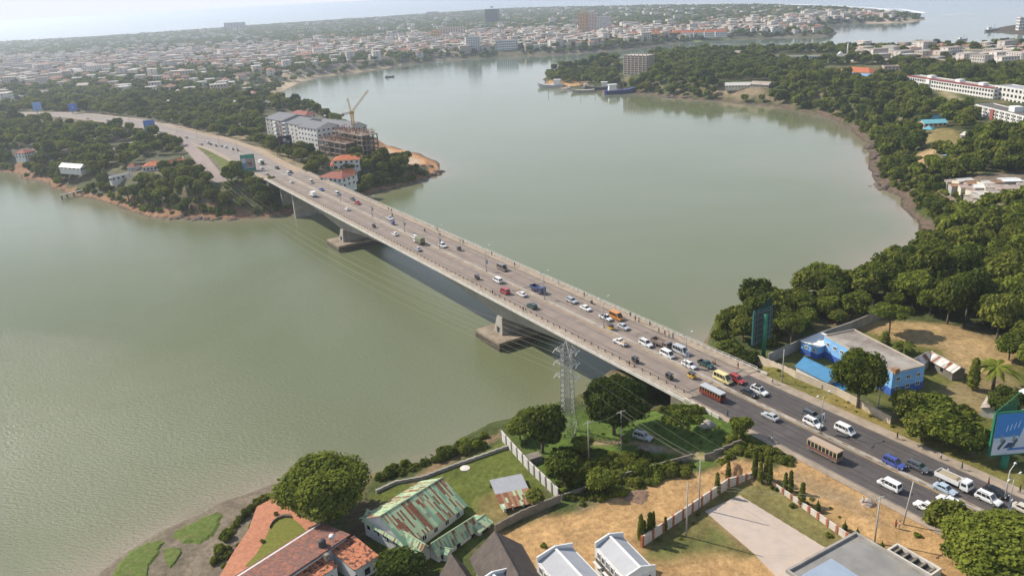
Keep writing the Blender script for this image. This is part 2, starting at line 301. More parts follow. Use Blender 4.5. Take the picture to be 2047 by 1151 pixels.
# far bank
region([(752, 285), (800, 292), (870, 318), (880, 333), (868, 345), (850, 330), (800, 330), (760, 318), (745, 300)], (.50, .27, .13), 4, 2, 1.5)
region([(770, 296), (845, 320), (838, 328), (790, 328), (760, 312)], (.47, .38, .28), 4, 1, .5, .8)
region([(490, 205), (560, 205), (640, 152), (600, 155), (500, 175)], (.46, .36, .24), 1, 5, 4)
region([(640, 152), (800, 130), (800, 134), (650, 156)], (.40, .30, .19), 1, 3, 2)
region([(370, 300), (395, 300), (425, 330), (445, 365), (430, 368), (400, 335)], (.24, .19, .17), 14, 1, .5)
region([(385, 300), (420, 320), (450, 345), (470, 350), (440, 310), (400, 290)], (.12, .14, .035), 14, 1.5, 1.5)
region([(340, 266), (500, 290), (520, 300), (600, 345), (640, 330), (560, 300), (480, 270), (400, 258)], (.30, .24, .14), 15, 3, 4)
region([(0, 150), (50, 148), (50, 160), (0, 168)], (.20, .25, .09), 13, 8, 3); region([(440, 130), (500, 140), (520, 165), (470, 165)], (.18, .21, .09), 13, 8, 5)
region([(450, 145), (475, 140), (500, 160), (490, 165)], (.45, .36, .25), 13, 5, 3)
region([(1720, 46), (1850, 39), (1850, 42), (1760, 49)], (.42, .34, .24), 1, 10, 6)
region([(1365, 84), (1400, 78), (1520, 76), (1500, 80), (1400, 84)], (.16, .21, .07), 3, 8, 5)
V = np.stack([TX, TY, TZ], -1).reshape(-1, 3); idx = np.arange(NR*NA).reshape(NR, NA)
zmax = np.maximum.reduce([TZ[:-1, :-1], TZ[1:, :-1], TZ[:-1, 1:], TZ[1:, 1:]]); keep = zmax > -1.2
F4 = np.stack([idx[:-1, :-1], idx[:-1, 1:], idx[1:, 1:], idx[1:, :-1]], -1)[keep]
used = np.zeros(len(V), bool); used[F4.ravel()] = True; remap = np.cumsum(used)-1
me = bpy.data.meshes.new('ground'); V2 = V[used]; F2 = remap[F4]
me.vertices.add(len(V2)); me.vertices.foreach_set('co', V2.astype(np.float32).ravel())
me.loops.add(F2.size); me.loops.foreach_set('vertex_index', F2.astype(np.int32).ravel())
me.polygons.add(len(F2)); me.polygons.foreach_set('loop_start', np.arange(0, F2.size, 4, dtype=np.int32)); me.update(calc_edges=True)
me.polygons.foreach_set('use_smooth', np.ones(len(F2), bool))
ca = me.color_attributes.new('cover', 'FLOAT_COLOR', 'POINT'); ca.data.foreach_set('color', np.concatenate([cov.reshape(-1, 3)[used], np.ones((len(V2), 1))], 1).astype(np.float32).ravel())
gm = bpy.data.materials.new('ground_cover'); gm.use_nodes = True; t = gm.node_tree; N = t.nodes.new; L = t.links.new; b = t.nodes['Principled BSDF']; b.inputs['Roughness'].default_value = .95; b.inputs['Specular IOR Level'].default_value = .1
at = N('ShaderNodeAttribute'); at.attribute_name = 'cover'; g = N('ShaderNodeNewGeometry')
n1 = N('ShaderNodeTexNoise'); n1.inputs['Scale'].default_value = .9; n1.inputs['Detail'].default_value = 8; n1.inputs['Roughness'].default_value = .7; L(g.outputs['Position'], n1.inputs['Vector'])
n2 = N('ShaderNodeTexNoise'); n2.inputs['Scale'].default_value = .14; n2.inputs['Detail'].default_value = 6; n2.inputs['Distortion'].default_value = 1.2; L(g.outputs['Position'], n2.inputs['Vector'])
m1 = N('ShaderNodeMapRange'); m1.inputs[1].default_value = .25; m1.inputs[2].default_value = .75; m1.inputs[3].default_value = .55; m1.inputs[4].default_value = 1.45; L(n1.outputs['Fac'], m1.inputs[0])
m2 = N('ShaderNodeMapRange'); m2.inputs[1].default_value = .3; m2.inputs[2].default_value = .7; m2.inputs[3].default_value = .75; m2.inputs[4].default_value = 1.22; L(n2.outputs['Fac'], m2.inputs[0])
mm = N('ShaderNodeMath'); mm.operation = 'MULTIPLY'; L(m1.outputs[0], mm.inputs[0]); L(m2.outputs[0], mm.inputs[1])
mx = N('ShaderNodeMix'); mx.data_type = 'RGBA'; mx.blend_type = 'MULTIPLY'; mx.inputs[0].default_value = 1; L(at.outputs['Color'], mx.inputs[6]); L(mm.outputs[0], mx.inputs[7]); L(mx.outputs[2], b.inputs['Base Color'])
bp = N('ShaderNodeBump'); bp.inputs['Distance'].default_value = .35; L(n1.outputs['Fac'], bp.inputs['Height']); L(bp.outputs[0], b.inputs['Normal'])
me.materials.append(gm); ob('ground', me, kind='structure')
# ------------------------------------------------------------------ water
mw = bpy.data.materials.new('estuary_water'); mw.use_nodes = True; t = mw.node_tree; N = t.nodes.new; L = t.links.new; b = t.nodes['Principled BSDF']
g = N('ShaderNodeNewGeometry')
b.inputs['Specular IOR Level'].default_value = .5; b.inputs['IOR'].default_value = 1.33
nA = N('ShaderNodeTexNoise'); nA.inputs['Scale'].default_value = .006; nA.inputs['Detail'].default_value = 6; nA.inputs['Distortion'].default_value = .8; L(g.outputs['Position'], nA.inputs['Vector'])
cr = N('ShaderNodeMix'); cr.data_type = 'RGBA'; cr.inputs[6].default_value = (.134, .154, .070, 1); cr.inputs[7].default_value = (.158, .176, .098, 1)
mA = N('ShaderNodeMapRange'); mA.inputs[1].default_value = .35; mA.inputs[2].default_value = .65; L(nA.outputs['Fac'], mA.inputs[0]); L(mA.outputs[0], cr.inputs[0])
# open sea beyond the reef is bluer
sp = N('ShaderNodeSeparateXYZ'); L(g.outputs['Position'], sp.inputs[0]); ms = N('ShaderNodeMapRange'); ms.inputs[1].default_value = 900; ms.inputs[2].default_value = 2600; L(sp.outputs['Y'], ms.inputs[0])
c2 = N('ShaderNodeMix'); c2.data_type = 'RGBA'; L(ms.outputs[0], c2.inputs[0]); L(cr.outputs[2], c2.inputs[6]); c2.inputs[7].default_value = (.09, .15, .17, 1); sa = N('ShaderNodeAttribute'); sa.attribute_name = 'shallow'; c3 = N('ShaderNodeMix'); c3.data_type = 'RGBA'; L(sa.outputs['Fac'], c3.inputs[0]); L(c2.outputs[2], c3.inputs[6]); c3.inputs[7].default_value = (.255, .215, .15, 1); L(c3.outputs[2], b.inputs['Base Color'])
mp = N('ShaderNodeMapping'); mp.inputs['Rotation'].default_value = (0, 0, .5); mp.inputs['Scale'].default_value = (1, 1.7, 1); L(g.outputs['Position'], mp.inputs['Vector'])
r1 = N('ShaderNodeTexNoise'); r1.inputs['Scale'].default_value = .8; r1.inputs['Detail'].default_value = 5; r1.inputs['Roughness'].default_value = .62; L(mp.outputs[0], r1.inputs['Vector'])
r2 = N('ShaderNodeTexNoise'); r2.inputs['Scale'].default_value = .02; r2.inputs['Detail'].default_value = 4; r2.inputs['Distortion'].default_value = 1.5; L(mp.outputs[0], r2.inputs['Vector'])
rr_ = N('ShaderNodeMapRange'); rr_.inputs[1].default_value = .35; rr_.inputs[2].default_value = .65; rr_.inputs[3].default_value = .07; rr_.inputs[4].default_value = .11; L(r2.outputs['Fac'], rr_.inputs[0]); L(rr_.outputs[0], b.inputs['Roughness'])
# ripples calm near the shade of the right bank, livelier to the west
mb = N('ShaderNodeMapRange'); mb.inputs[1].default_value = 60; mb.inputs[2].default_value = -90; mb.inputs[3].default_value = .15; mb.inputs[4].default_value = 1.0; L(sp.outputs['X'], mb.inputs[0])
bw = N('ShaderNodeBump'); bw.inputs['Distance'].default_value = .65; my_ = N('ShaderNodeMapRange'); my_.interpolation_type = 'SMOOTHSTEP'; my_.inputs[1].default_value = 520; my_.inputs[2].default_value = 120; my_.inputs[3].default_value = .08; my_.inputs[4].default_value = .85; L(sp.outputs['Y'], my_.inputs[0]); mz_ = N('ShaderNodeMath'); mz_.operation = 'MULTIPLY'; L(mb.outputs[0], mz_.inputs[0]); L(my_.outputs[0], mz_.inputs[1]); L(mz_.outputs[0], bw.inputs['Strength']); L(r1.outputs['Fac'], bw.inputs['Height']); L(bw.outputs[0], b.inputs['Normal'])
_wa = np.radians(np.concatenate([np.linspace(-180, -42, 24)[:-1], np.linspace(-42, 44, 330), np.linspace(44, 180, 24)[1:]])); _wr = np.concatenate([[2], np.exp(np.linspace(math.log(75), math.log(4000), 330)), [6000, 10000, 20000, 42000]])
WA, WR = np.meshgrid(_wa, _wr); WX, WY = WR*np.sin(WA), WR*np.cos(WA); nW = len(_wa); sh_ = np.zeros(WX.shape); mk = (WR < 4100) & (np.abs(WA) < .78)
dw = np.maximum(inside_dist(PA, WX[mk], WY[mk]), inside_dist(PB, WX[mk], WY[mk])); wv = wob(WX, WY, .06, 9)[mk]; _mudw = np.where((WX[mk] > 60) | (WY[mk] < 190), 1.0, .45)
sh_[mk] = np.exp(np.minimum(dw, 0)/(7+5*_mudw*(1+.8*wv)))*(.55+.45*_mudw); ix_ = np.arange(WX.size).reshape(WX.shape); wf = np.stack([ix_[:-1, :-1], ix_[:-1, 1:], ix_[1:, 1:], ix_[1:, :-1]], -1).reshape(-1, 4)[:, ::-1]
me = bpy.data.meshes.new('water'); me.vertices.add(WX.size); me.vertices.foreach_set('co', np.stack([WX, WY, np.zeros(WX.shape)], -1).astype(np.float32).ravel()); me.loops.add(wf.size); me.loops.foreach_set('vertex_index', wf.astype(np.int32).ravel())
me.polygons.add(len(wf)); me.polygons.foreach_set('loop_start', np.arange(0, wf.size, 4, dtype=np.int32)); me.update(calc_edges=True); at = me.attributes.new('shallow', 'FLOAT', 'POINT'); at.data.foreach_set('value', sh_.astype(np.float32).ravel())
if me.polygons[len(wf)//2].normal.z < 0: me.flip_normals()
me.materials.append(mw); ob('water', me, kind='structure')
SURF = mat('surf_foam', (.75, .78, .8), .8, .15, .02)
def strip_px(pts, wd, z, m, name, kind='structure'):
    s = MB(); P = [W(x, y, z) for x, y in pts]; k = len(P)
    for i in range(k-1):
        a, c = P[i], P[i+1]; d = (c-a)[:2]; nn = np.array([-d[1], d[0], 0])/np.linalg.norm(d); w0 = wd*(.5 if i == 0 else random.uniform(.6, 1)); w1_ = wd*random.uniform(.6, 1)
        s.add([a-nn*w0, a+nn*w0, c+nn*w1_, c-nn*w1_], [(0, 1, 2, 3)])
    return s.build(name, m, kind=kind)
strip_px([(1660, 11), (1700, 14), (1740, 16), (1770, 20), (1800, 24), (1848, 27)], 14, .25, SURF, 'surf_line')
strip_px([(700, 37), (800, 29), (900, 22), (1000, 17), (1150, 13), (1300, 10.5), (1450, 9.5), (1550, 9.5), (1640, 10)], 26, .25, SURF, 'surf_line')
strip_px([(1740, 17), (1800, 19), (1846, 26)], 16, .3, SURF, 'surf_line'); strip_px([(1882, 31), (1910, 29.5), (1950, 28.5)], 10, .25, SURF, 'surf_line')
strip_px([(0, 82), (100, 78), (250, 68), (400, 58), (512, 49), (600, 43), (700, 37)], 26, .25, SURF, 'surf_line')
# ------------------------------------------------------------------ haze
hm = bpy.data.materials.new('haze_air'); hm.use_nodes = True; t = hm.node_tree; t.nodes.remove(t.nodes['Principled BSDF']); pv = t.nodes.new('ShaderNodeVolumePrincipled')
pv.inputs['Color'].default_value = (.78, .87, 1.0, 1); pv.inputs['Density'].default_value =  .00013; pv.inputs['Anisotropy'].default_value = .5; t.links.new(pv.outputs[0], t.nodes['Material Output'].inputs['Volume'])
q = MB(); q.box((0, 18000, 58.5), (76000, 54000, 123)); hz = q.build('haze', hm, kind='stuff')
# ------------------------------------------------------------------ bridge
V0, V1 = -486.0, -131.0
def interp(v, pts):
    for (a, x), (b, y) in zip(pts, pts[1:]):
        if v <= b: t = (v-a)/(b-a); t = max(0, t); return x+(y-x)*t
    return pts[-1][1]
def depth(v):
    d = 2.6
    for c, span in ((-226.5, 75), (-377, 75)):
        t = max(0, 1-abs(v-c)/span); d = max(d, 2.6+5.2*t**1.7)
    return d
def loft(sections, m=0, closed=True):
    """sections: list of (v, [(u,z),...])"""
    s = MB(); n = len(sections[0][1]); vs = [UV(u, v, z) for v, sec in sections for u, z in sec]; fs = []
    for k in range(len(sections)-1):
        for i in range(n if closed else n-1): fs.append((k*n+i, k*n+(i+1) % n, (k+1)*n+(i+1) % n, (k+1)*n+i))
    s.add(vs, fs, m)
    if closed: s.add([UV(u, sections[0][0], z) for u, z in sections[0][1]], [tuple(range(n))], m); s.add([UV(u, sections[-1][0], z) for u, z in sections[-1][1]], [tuple(range(n))[::-1]], m)
    return s
BR = thing('road_bridge', 'long concrete girder bridge carrying a dual carriageway across the green estuary', 'bridge', (0, 0, 0))
vs_ = list(np.arange(V0, V1, 8.0))+[V1]
loft([(v, [(-.3, ZD-.05), (-.3, ZD-.5), (2.9, ZD-.95), (23.4, ZD-.95), (26.6, ZD-.5), (26.6, ZD-.05)]) for v in (V0, V1)]).build('deck_slab', CONC, BR)
GIRD = mat('girder_concrete', (.34, .315, .28), .85, .15, .25, col2=(.26, .235, .20), thr=(.42, .7))
for u0, u1 in ((3.1, 10.8), (15.4, 23.2)):
    loft([(v, [(u0, ZD-.96), (u0+.9, ZD-.9-depth(v)), (u1-.9, ZD-.9-depth(v)), (u1, ZD-.96)]) for v in vs_]).build('girder', GIRD, BR)
def strip(u0, u1, v0, v1, z, mats, name, parent=None, kind=None, h=0.0, seg=1, **kw):
    s = MB(); 
    if h: s = loft([(v0, [(u0, z), (u0, z-h), (u1, z-h), (u1, z)]), (v1, [(u0, z), (u0, z-h), (u1, z-h), (u1, z)])])
    else: s.add([UV(u0, v0, z), UV(u1, v0, z), UV(u1, v1, z), UV(u0, v1, z)], [(0, 3, 2, 1)])
    return s.build(name, mats, parent, kind, **kw)
for u0, u1, n in ((2.72, 12.38, 'carriageway'), (13.62, 23.18, 'carriageway')): strip(u0, u1, V0, V1, ZD, DECKM, n, BR)
strip(-.3, 2.4, V0, V1, ZD+.16, DUST, 'footway', BR, h=.2); strip(2.4, 2.72, V0, V1, ZD+.2, CONC, 'kerb', BR, h=.24)
strip(23.5, 26.6, V0, V1, ZD+.16, DUST, 'footway', BR, h=.2); strip(23.18, 23.5, V0, V1, ZD+.2, CONCD, 'kerb', BR, h=.24)
strip(12.38, 13.62, V0, V1, ZD+.2, CONC, 'median_kerb', BR, h=.24)
PALE = mat('pale_parapet', (.60, .56, .50), .8, .15, .4)
strip(-.55, -.25, V0-4, V1+3, ZD+.42, PALE, 'parapet', BR, h=.95); strip(26.55, 26.85, V0-4, V1+3, ZD+.42, PALE, 'parapet', BR, h=.95)
def railing(u, v0, v1, z, parent, step=3.0, h=1.0, rails=(.45, .95), m=None, rad=.045, post=.09):
    s = MB(); v = v0
    while v <= v1+1e-3:
        p = UV(u, v, z); s.box((p[0], p[1], z+h/2), (post*1.6, post*1.6, h), RZ_ROAD); v += step
    for r in rails: s.tube(UV(u, v0, z+r), UV(u, v1, z+r), rad, n=4)
    return s.build('railing', m or STEEL, parent)
railing(26.2, V0, V1, ZD+.16, BR, 2.5, 1.1, (.5, 1.08), PALE, .06, .1)
RUST = mat('rusty_steel', (.10, .065, .045), .85, .3, 3)
railing(2.3, V0, V1, ZD+.16, BR, 3.2, .75, (.7,), RUST, .05, .12)
railing(-.4, V0, V1, ZD+.4, BR, 2.6, .7, (.65,), PALE, .05, .08)
YEL = mat('worn_yellow_paint', (.50, .33, .12), .85, .35, .8)
for u in (12.05, 13.85): strip(u-.12, u+.12, V0, V1, ZD+.006, YEL, 'edge_line', BR)
TRK = mat('tyre_worn_track', (.205, .170, .145), .85, .12, .25)
for u in (5.0, 9.6, 16.2, 20.6): strip(u-.5, u+.5, V0, V1, ZD+.004, TRK, 'tyre_track', BR)
for v in (-378, -226, -133.6, -478): strip(2.72, 23.18, v-.2, v+.2, ZD+.012, DARKM, 'expansion_joint', BR)
for v in (-226.5, -377):
    s = MB(); sec = lambda k, z, e: [UV(3.4-e, v-k, z), UV(3.4-e, v+k, z), UV(22.8+e, v+k, z), UV(22.8+e, v-k, z)]
    s.add(sec(2.9, 3, 1.0)+sec(1.7, ZD-.9-depth(v)+.3, 0), [(3, 2, 1, 0), (4, 5, 6, 7), (0, 1, 5, 4), (1, 2, 6, 5), (2, 3, 7, 6), (3, 0, 4, 7)])
    pr = s.build('pier', CONC, BR); q = MB(); c = UV(2.42, v, 4.6); q.box(c, (1.0, .22, 2.0), RZ_ROAD); q.build('doorway', DARKM, pr)
    loft([(v-8.2, [(-2.2, 3.1), (-2.2, -2), (28, -2), (28, 3.1)]), (v+8.2, [(-2.2, 3.1), (-2.2, -2), (28, -2), (28, 3.1)])]).build('pile_cap', mat('stained_cap_concrete', (.30, .245, .19), .9, .25, .5, col2=(.20, .155, .11), thr=(.45, .65)), BR)
    cp = [o for o in BR.children if o.name.startswith('pile_cap')][-1]
    loft([(v-8.24, [(-2.24, 2.2), (-2.24, -1.9), (28.04, -1.9), (28.04, 2.2)]), (v+8.24, [(-2.24, 2.2), (-2.24, -1.9), (28.04, -1.9), (28.04, 2.2)])]).build('tide_stain', mat('tidal_stain', (.10, .08, .06), .95, .35, .9), cp)
for v, z0 in ((-452, -1), (-474, 2), (-151, -1)):
    loft([(v-1, [(3.2, ZD-3.2), (3.2, z0), (23, z0), (23, ZD-3.2)]), (v+1, [(3.2, ZD-3.2), (3.2, z0), (23, z0), (23, ZD-3.2)])]).build('pier', CONC, BR)
loft([(-136, [(-.4, ZD-.5), (-.4, 6), (26.5, 6), (26.5, ZD-.5)]), (-131, [(-.4, ZD-.5), (-.4, 6), (26.5, 6), (26.5, ZD-.5)])]).build('abutment', CONCD, BR)
loft([(-489, [(-.4, ZD-.5), (-.4, 6), (26.5, 6), (26.5, ZD-.5)]), (-484, [(-.4, ZD-.5), (-.4, 6), (26.5, 6), (26.5, ZD-.5)])]).build('abutment', CONCD, BR)
s = MB()
for v in np.arange(V1+1, -118, 2.4): p = UV(-.4, v, ZD); s.box((p[0], p[1], ZD-.1), (2.1, .3, 1.9), RZ_ROAD)
s.build('wing_wall', PALE, BR)
# ------------------------------------------------------------------ approach roads
V2 = 70.0
for u0, u1 in ((1.9, 12.0), (13.1, 22.5)): strip(u0, u1, V1+.01, V2, ZD, ASPH, 'road', kind='structure')
strip(12.0, 13.1, V1, V2, ZD+.16, CONC, 'median_kerb', h=.4, kind='structure')
strip(-.2, 1.6, V1, V2, ZD-.02, DUST, 'verge', kind='structure'); strip(22.5, 25.9, V1, V2, ZD+.02, DUST, 'pavement', kind='structure', h=.3)
strip(1.6, 1.9, V1, V2, ZD+.08, CONCD, 'kerb_stone', kind='structure', h=.3); strip(22.5, 22.75, V1, V2, ZD+.1, CONCD, 'kerb_stone', kind='structure', h=.3)
for u in (11.75, 13.35): strip(u-.1, u+.1, V1, V2, ZD+.006, YEL, 'edge_line', kind='structure')
OILM = mat('dark_lane_wear', (.066, .058, .056), .8, .15, .3, col2=(.085, .075, .07))
for u in (4.2, 5.9, 8.6, 10.3, 15.2, 16.9, 19.2, 20.9): strip(u-.22, u+.22, V1+.5, V2, ZD+.004, OILM, 'tyre_track', kind='structure')
DEB = mat('median_soil', (.17, .12, .09), .95, .3, 2)
s = MB()
for v in np.arange(V1+2, V2, 3.1):
    if random.random() < .75: u = random.choice((12.2, 12.8)); s.add([UV(u-.15, v, ZD+.17), UV(u+.2, v, ZD+.17), UV(u+.2, v+random.uniform(1, 2.6), ZD+.17), UV(u-.15, v+1.5, ZD+.17)], [(0, 3, 2, 1)])
s.build('median_dirt', DEB, kind='stuff')
# far approach: follows the curve
def ribbon(line, u0, u1, z, m, name, kind='structure', samples=60):
    P = np.array(line); seg = np.linalg.norm(np.diff(P, axis=0), axis=1); cum = np.concatenate([[0], np.cumsum(seg)]); s = MB(); vs = []
    ts = np.linspace(0, cum[-1], samples); Q = np.stack([np.interp(ts, cum, P[:, i]) for i in (0, 1)], -1)
    for _ in range(3): Q[1:-1] = (Q[:-2]+2*Q[1:-1]+Q[2:])/4
    for i in range(samples):
        d = Q[min(i+1, samples-1)]-Q[max(i-1, 0)]; d = d/np.linalg.norm(d); nn = np.array([-d[1], d[0]])
        for u in (u0, u1): p = Q[i]+nn*u; vs.append((p[0], p[1], z))
    s.add(vs, [(2*i, 2*i+2, 2*i+3, 2*i+1) if u1 < u0 else (2*i, 2*i+1, 2*i+3, 2*i+2) for i in range(samples-1)]); return s.build(name, m, kind=kind), Q
FARL = [UV(13, -486)[:2]]+[UV(13, v)[:2] for v in (-520, -560, -600, -640)]+[W(x, y, 17)[:2] for x, y in ((300, 254), (250, 243), (200, 237), (150, 231), (95, 229), (40, 229), (-80, 231))]
FROAD = mat('far_road_asphalt', (.26, .22, .195), .9, .12, .1)
ribbon(FARL, -10.6, -.7, ZD+.0, FROAD, 'road'); ribbon(FARL, .7, 10.4, ZD+.0, FROAD, 'road'); _, FQ = ribbon(FARL, -.7, .7, ZD+.12, CONC, 'median_kerb')
ribbon(FARL, 10.4, 14.5, ZD-.02, DUST, 'pavement'); ribbon(FARL, -14.5, -10.6, ZD-.02, DUST, 'pavement')
def px_ribbon(pts, wd, z, m, name, dz=.06):
    L_ = [W(x, y, z)[:2] for x, y in pts]; P = np.array(L_); seg = np.linalg.norm(np.diff(P, axis=0), axis=1); cum = np.concatenate([[0], np.cumsum(seg)]); n = max(12, int(cum[-1]/3)); ts = np.linspace(0, cum[-1], n)
    Q = np.stack([np.interp(ts, cum, P[:, i]) for i in (0, 1)], -1)
    for _ in range(4): Q[1:-1] = (Q[:-2]+2*Q[1:-1]+Q[2:])/4
    vs = []
    for i in range(n):
        d = Q[min(i+1, n-1)]-Q[max(i-1, 0)]; d /= np.linalg.norm(d); nn = np.array([-d[1], d[0]])
        for u in (-wd/2, 0, wd/2): vs.append(Q[i]+nn*u)
    vs = np.array(vs); z_ = H(vs[:, 0], vs[:, 1])+dz; s = MB(); s.add(np.column_stack([vs, z_]), [(3*i+k, 3*i+k+1, 3*i+k+4, 3*i+k+3) for i in range(n-1) for k in (0, 1)]); return s.build(name, m, kind='structure')
px_ribbon([(345, 275), (378, 300), (400, 318), (425, 345), (442, 366)], 8, 14, mat('slip_road', (.27, .21, .19), .9, .12, .3), 'road', .25)
px_ribbon([(600, 352), (560, 330), (520, 306), (470, 290), (420, 272), (380, 262), (330, 252)], 6, 15, mat('dusty_track', (.36, .27, .19), .9, .15, .3), 'track', .2)
# ------------------------------------------------------------------ street lamps on the median
def lamp():
    t = thing('street_lamp', 'x', 'street lamp')
    s = MB(); s.tube((0, 0, 0), (0, 0, 9.6), .13, .07, 6); s.box((0, 0, .2), (.4, .4, .4)); s.build('pole', STEEL, t)
    for sg in (-1, 1):
        s = MB(); s.tube((0, 0, 9.5), (0, sg*1.7, 10.1), .045, n=5); a = s.build('arm', STEEL, t); s = MB(); s.box((0, sg*2.0, 10.12), (.28, .8, .16), top=.7); s.build('lamp_head', WHITE, a)
    return t
L0 = lamp(); first = True
BAN = [mat('banner_blue', (.08, .22, .45), .6, .1, 2), mat('banner_white', (.75, .76, .76), .6, .05, 2)]
LABS = {-399.9: 'street lamp on the median with a blue panel, beside the dark car and red car', -358.2: 'street lamp with blue panel on the bridge median, second beyond the far pier', -321.9: 'street lamp with a blue box panel on the median, just past the blue three-wheeler', -288.1: 'street lamp on the bridge median close to the pale blue off-roader', -250.4: 'street lamp with blue panel on the median near the brown minibus', -211.9: 'street lamp with pale blue panel beside the dark open lorry on the bridge', -179.8: 'street lamp with pale blue panel by the white pickup and orange van', -144.3: 'street lamp with a tall white panel beside the white estate at the bridge end', -100.5: 'street lamp with large white side panel standing on the road median', -59.1: 'street lamp with white and green panel nearest the bottom right corner'}
for v, lb in LABS.items():
    if first: o = L0; first = False
    else: o = copy_tree(L0)
    o.location = UV(13.0 if v < -131 else 12.55, v, ZD+.18); o.rotation_euler = (0, 0, RZ_ROAD); o['label'] = lb; o['group'] = 'street lamps on the road median'
    s = MB(); wide = .9 if v > -150 else .5; s.box((0, .55, 3.6), (.12, wide, 2.4 if v > -150 else 1.5)); s.build('advert_panel', BAN[1] if v > -150 else BAN[0], o)
for k in (10, 14, 18, 22, 27, 33):
    o = copy_tree(L0, (FQ[k][0], FQ[k][1], ZD+.12), 2.9, 'slender double armed street lamp on the median of the far approach road', 'street lamps on the far approach')
    for c in list(o.children):
        if c.name.startswith('advert'): bpy.data.objects.remove(c)
# ------------------------------------------------------------------ utility poles
def topz(base, ty, z0):
    """height so that the top of an upright thing at base reaches image row ty"""
    lo, hi = 0., 60.
    for _ in range(40):
        m = (lo+hi)/2; c = RM.T @ np.array([base[0], base[1], z0+m-CAMH]); y = CY+FPX*c[1]/c[2]
        if y > ty: lo = m
        else: hi = m
    return lo
PX = lambda p: (lambda c: (CX+FPX*c[0]/c[2], CY+FPX*c[1]/c[2]))(RM.T @ (np.array(p, float)-np.array([0, 0, CAMH])))
WOODP = mat('concrete_pole', (.42, .40, .36), .8, .1, 1)
POLES = [(1177, 925, 842, 1, 'grey utility pole with crossarm rising from the green thicket'), (1242, 905, 820, 1, 'utility pole with crossarm and round transformer beside the dirt track'), (1397, 1016, 917, 0, 'tall pale utility pole behind the pillared wall at the paved yard'), (1372, 1072, 965, 0, 'tall plain utility pole in the grass of the walled compound'),
         (1805, 1048, 962, 0, 'leaning white pole beside the two standing people'), (1748, 1086, 992, 2, 'utility pole with crossarm by the flat grey roof'), (1563, 765, 698, 0, 'thin dark pole on the verge beside the blue shed'), (1755, 822, 768, 0, 'slim metal pole by the wall at the foot of the broad tree'), (2008, 1000, 940, 3, 'bent street light on the right pavement near the frame edge'), (860, 908, 872, 0, 'x')][:9]
PT = {}
for px, py, ty, kind, lb in POLES:
    b = T(px, py); h = topz(b, ty, b[2]); t = thing('utility_pole', lb, 'pole', tuple(b), 0, 'poles by the road and compounds')
    s = MB(); lean = (px == 1805)*.9; s.tube((0, 0, -.3), (lean, 0, h), .17, .11, 7); s.build('pole', WOODP, t); PT[px] = (b[0]+lean, b[1], b[2]+h)
    if kind in (1, 2): s = MB(); s.box((0, 0, h-.35), (2.6, .14, .14), .5); s.build('crossarm', WOODP, t); s = MB(); []; [(lambda q: (q.lathe((math.cos(.5)*k, math.sin(.5)*k, h-.28), [(.05, 0), (.08, .1), (.04, .25)], 6), q.build('insulator', DARKM, t)))(MB()) for k in (-1.1, 0, 1.1)]
    if px == 1242: s = MB(); s.lathe((.3, 0, h*.32), [(.3, 0), (.42, .15), (.42, .9), (.2, 1.05)], 10); s.build('transformer', RUST, t)
    if kind == 3: s = MB(); s.tube((0, 0, h), (1.2, .6, h+1.2), .06, n=5); s.lathe((1.2, .6, h+1.1), [(.1, 0), (.32, .1), (.1, .3)], 8); s.build('lamp_head', WHITE, t)
# ------------------------------------------------------------------ lattice pylon and its lines
pb = T(1137, 866); ph = topz(pb, 681, pb[2]); LAT = mat('lattice_steel', (.46, .45, .40), .6, .12, 1, metal=.1)
PY = thing('lattice_pylon', 'tall grey steel lattice pylon standing on the shore beside the bridge', 'pylon', tuple(pb), -.45)
def hw(z): return interp(z, [(0, 2.0), (ph*.25, 1.3), (ph*.9, 1.0), (ph, .1)])
lv = list(np.linspace(0, ph*.25, 3))+list(np.linspace(ph*.25, ph*.9, 13))[1:]+[ph]
s = MB(); cs = [(-1, -1), (1, -1), (1, 1), (-1, 1)]
for a, b_ in zip(lv, lv[1:]):
    for i in range(4):
        c, d = cs[i], cs[(i+1) % 4]
        s.tube((c[0]*hw(a), c[1]*hw(a), a), (c[0]*hw(b_), c[1]*hw(b_), b_), .10, n=4, cap=False)
        s.tube((c[0]*hw(a), c[1]*hw(a), a), (d[0]*hw(b_), d[1]*hw(b_), b_), .055, n=4, cap=False); s.tube((d[0]*hw(a), d[1]*hw(a), a), (c[0]*hw(b_), c[1]*hw(b_), b_), .055, n=4, cap=False)
        s.tube((c[0]*hw(b_), c[1]*hw(b_), b_), (d[0]*hw(b_), d[1]*hw(b_), b_), .05, n=4, cap=False)
s.build('tower', LAT, PY); ARMS = []
for fz in (.62, .76, .89):
    for sg in (-1, 1):
        s = MB(); z = ph*fz; tip = (sg*2.8, 0, z+.2)
        for cy_ in (-1, 1): s.tube((sg*hw(z), cy_*hw(z), z), tip, .07, n=4); s.tube((sg*hw(z), cy_*hw(z), z+1.3), tip, .05, n=4); s.tube((sg*(hw(z)+1.4), cy_*.75, z+.05), (sg*hw(z), -cy_*hw(z), z), .04, n=4)
        a = s.build('cross_arm', LAT, PY)
        for yy in (-1, 1):
            q = MB(); q.tube(tip, (tip[0], yy*1.5, z-.1), .10, n=6); q.build('insulator', mat('insulator_glass', (.62, .60, .52), .3, 0, 1), a)
        ARMS.append(tip)
WIRE = mat('wire', (.30, .29, .20), .4, 0, 1); Mt = Matrix.Translation(Vector(pb)) @ Matrix.Rotation(-.45, 4, 'Z')
def wire(a, b_, sag, name, label, r=.035, group=None, n=26, m=None):
    a, b_ = Vector(a), Vector(b_); s = MB(); prev = a
    for i in range(1, n+1):
        t = i/n; p = a.lerp(b_, t); p.z -= sag*4*t*(1-t); s.tube(prev, p, r, n=3, cap=False); prev = p
    return s.build(name, m or WIRE, label=label, cat='cable', group=group)
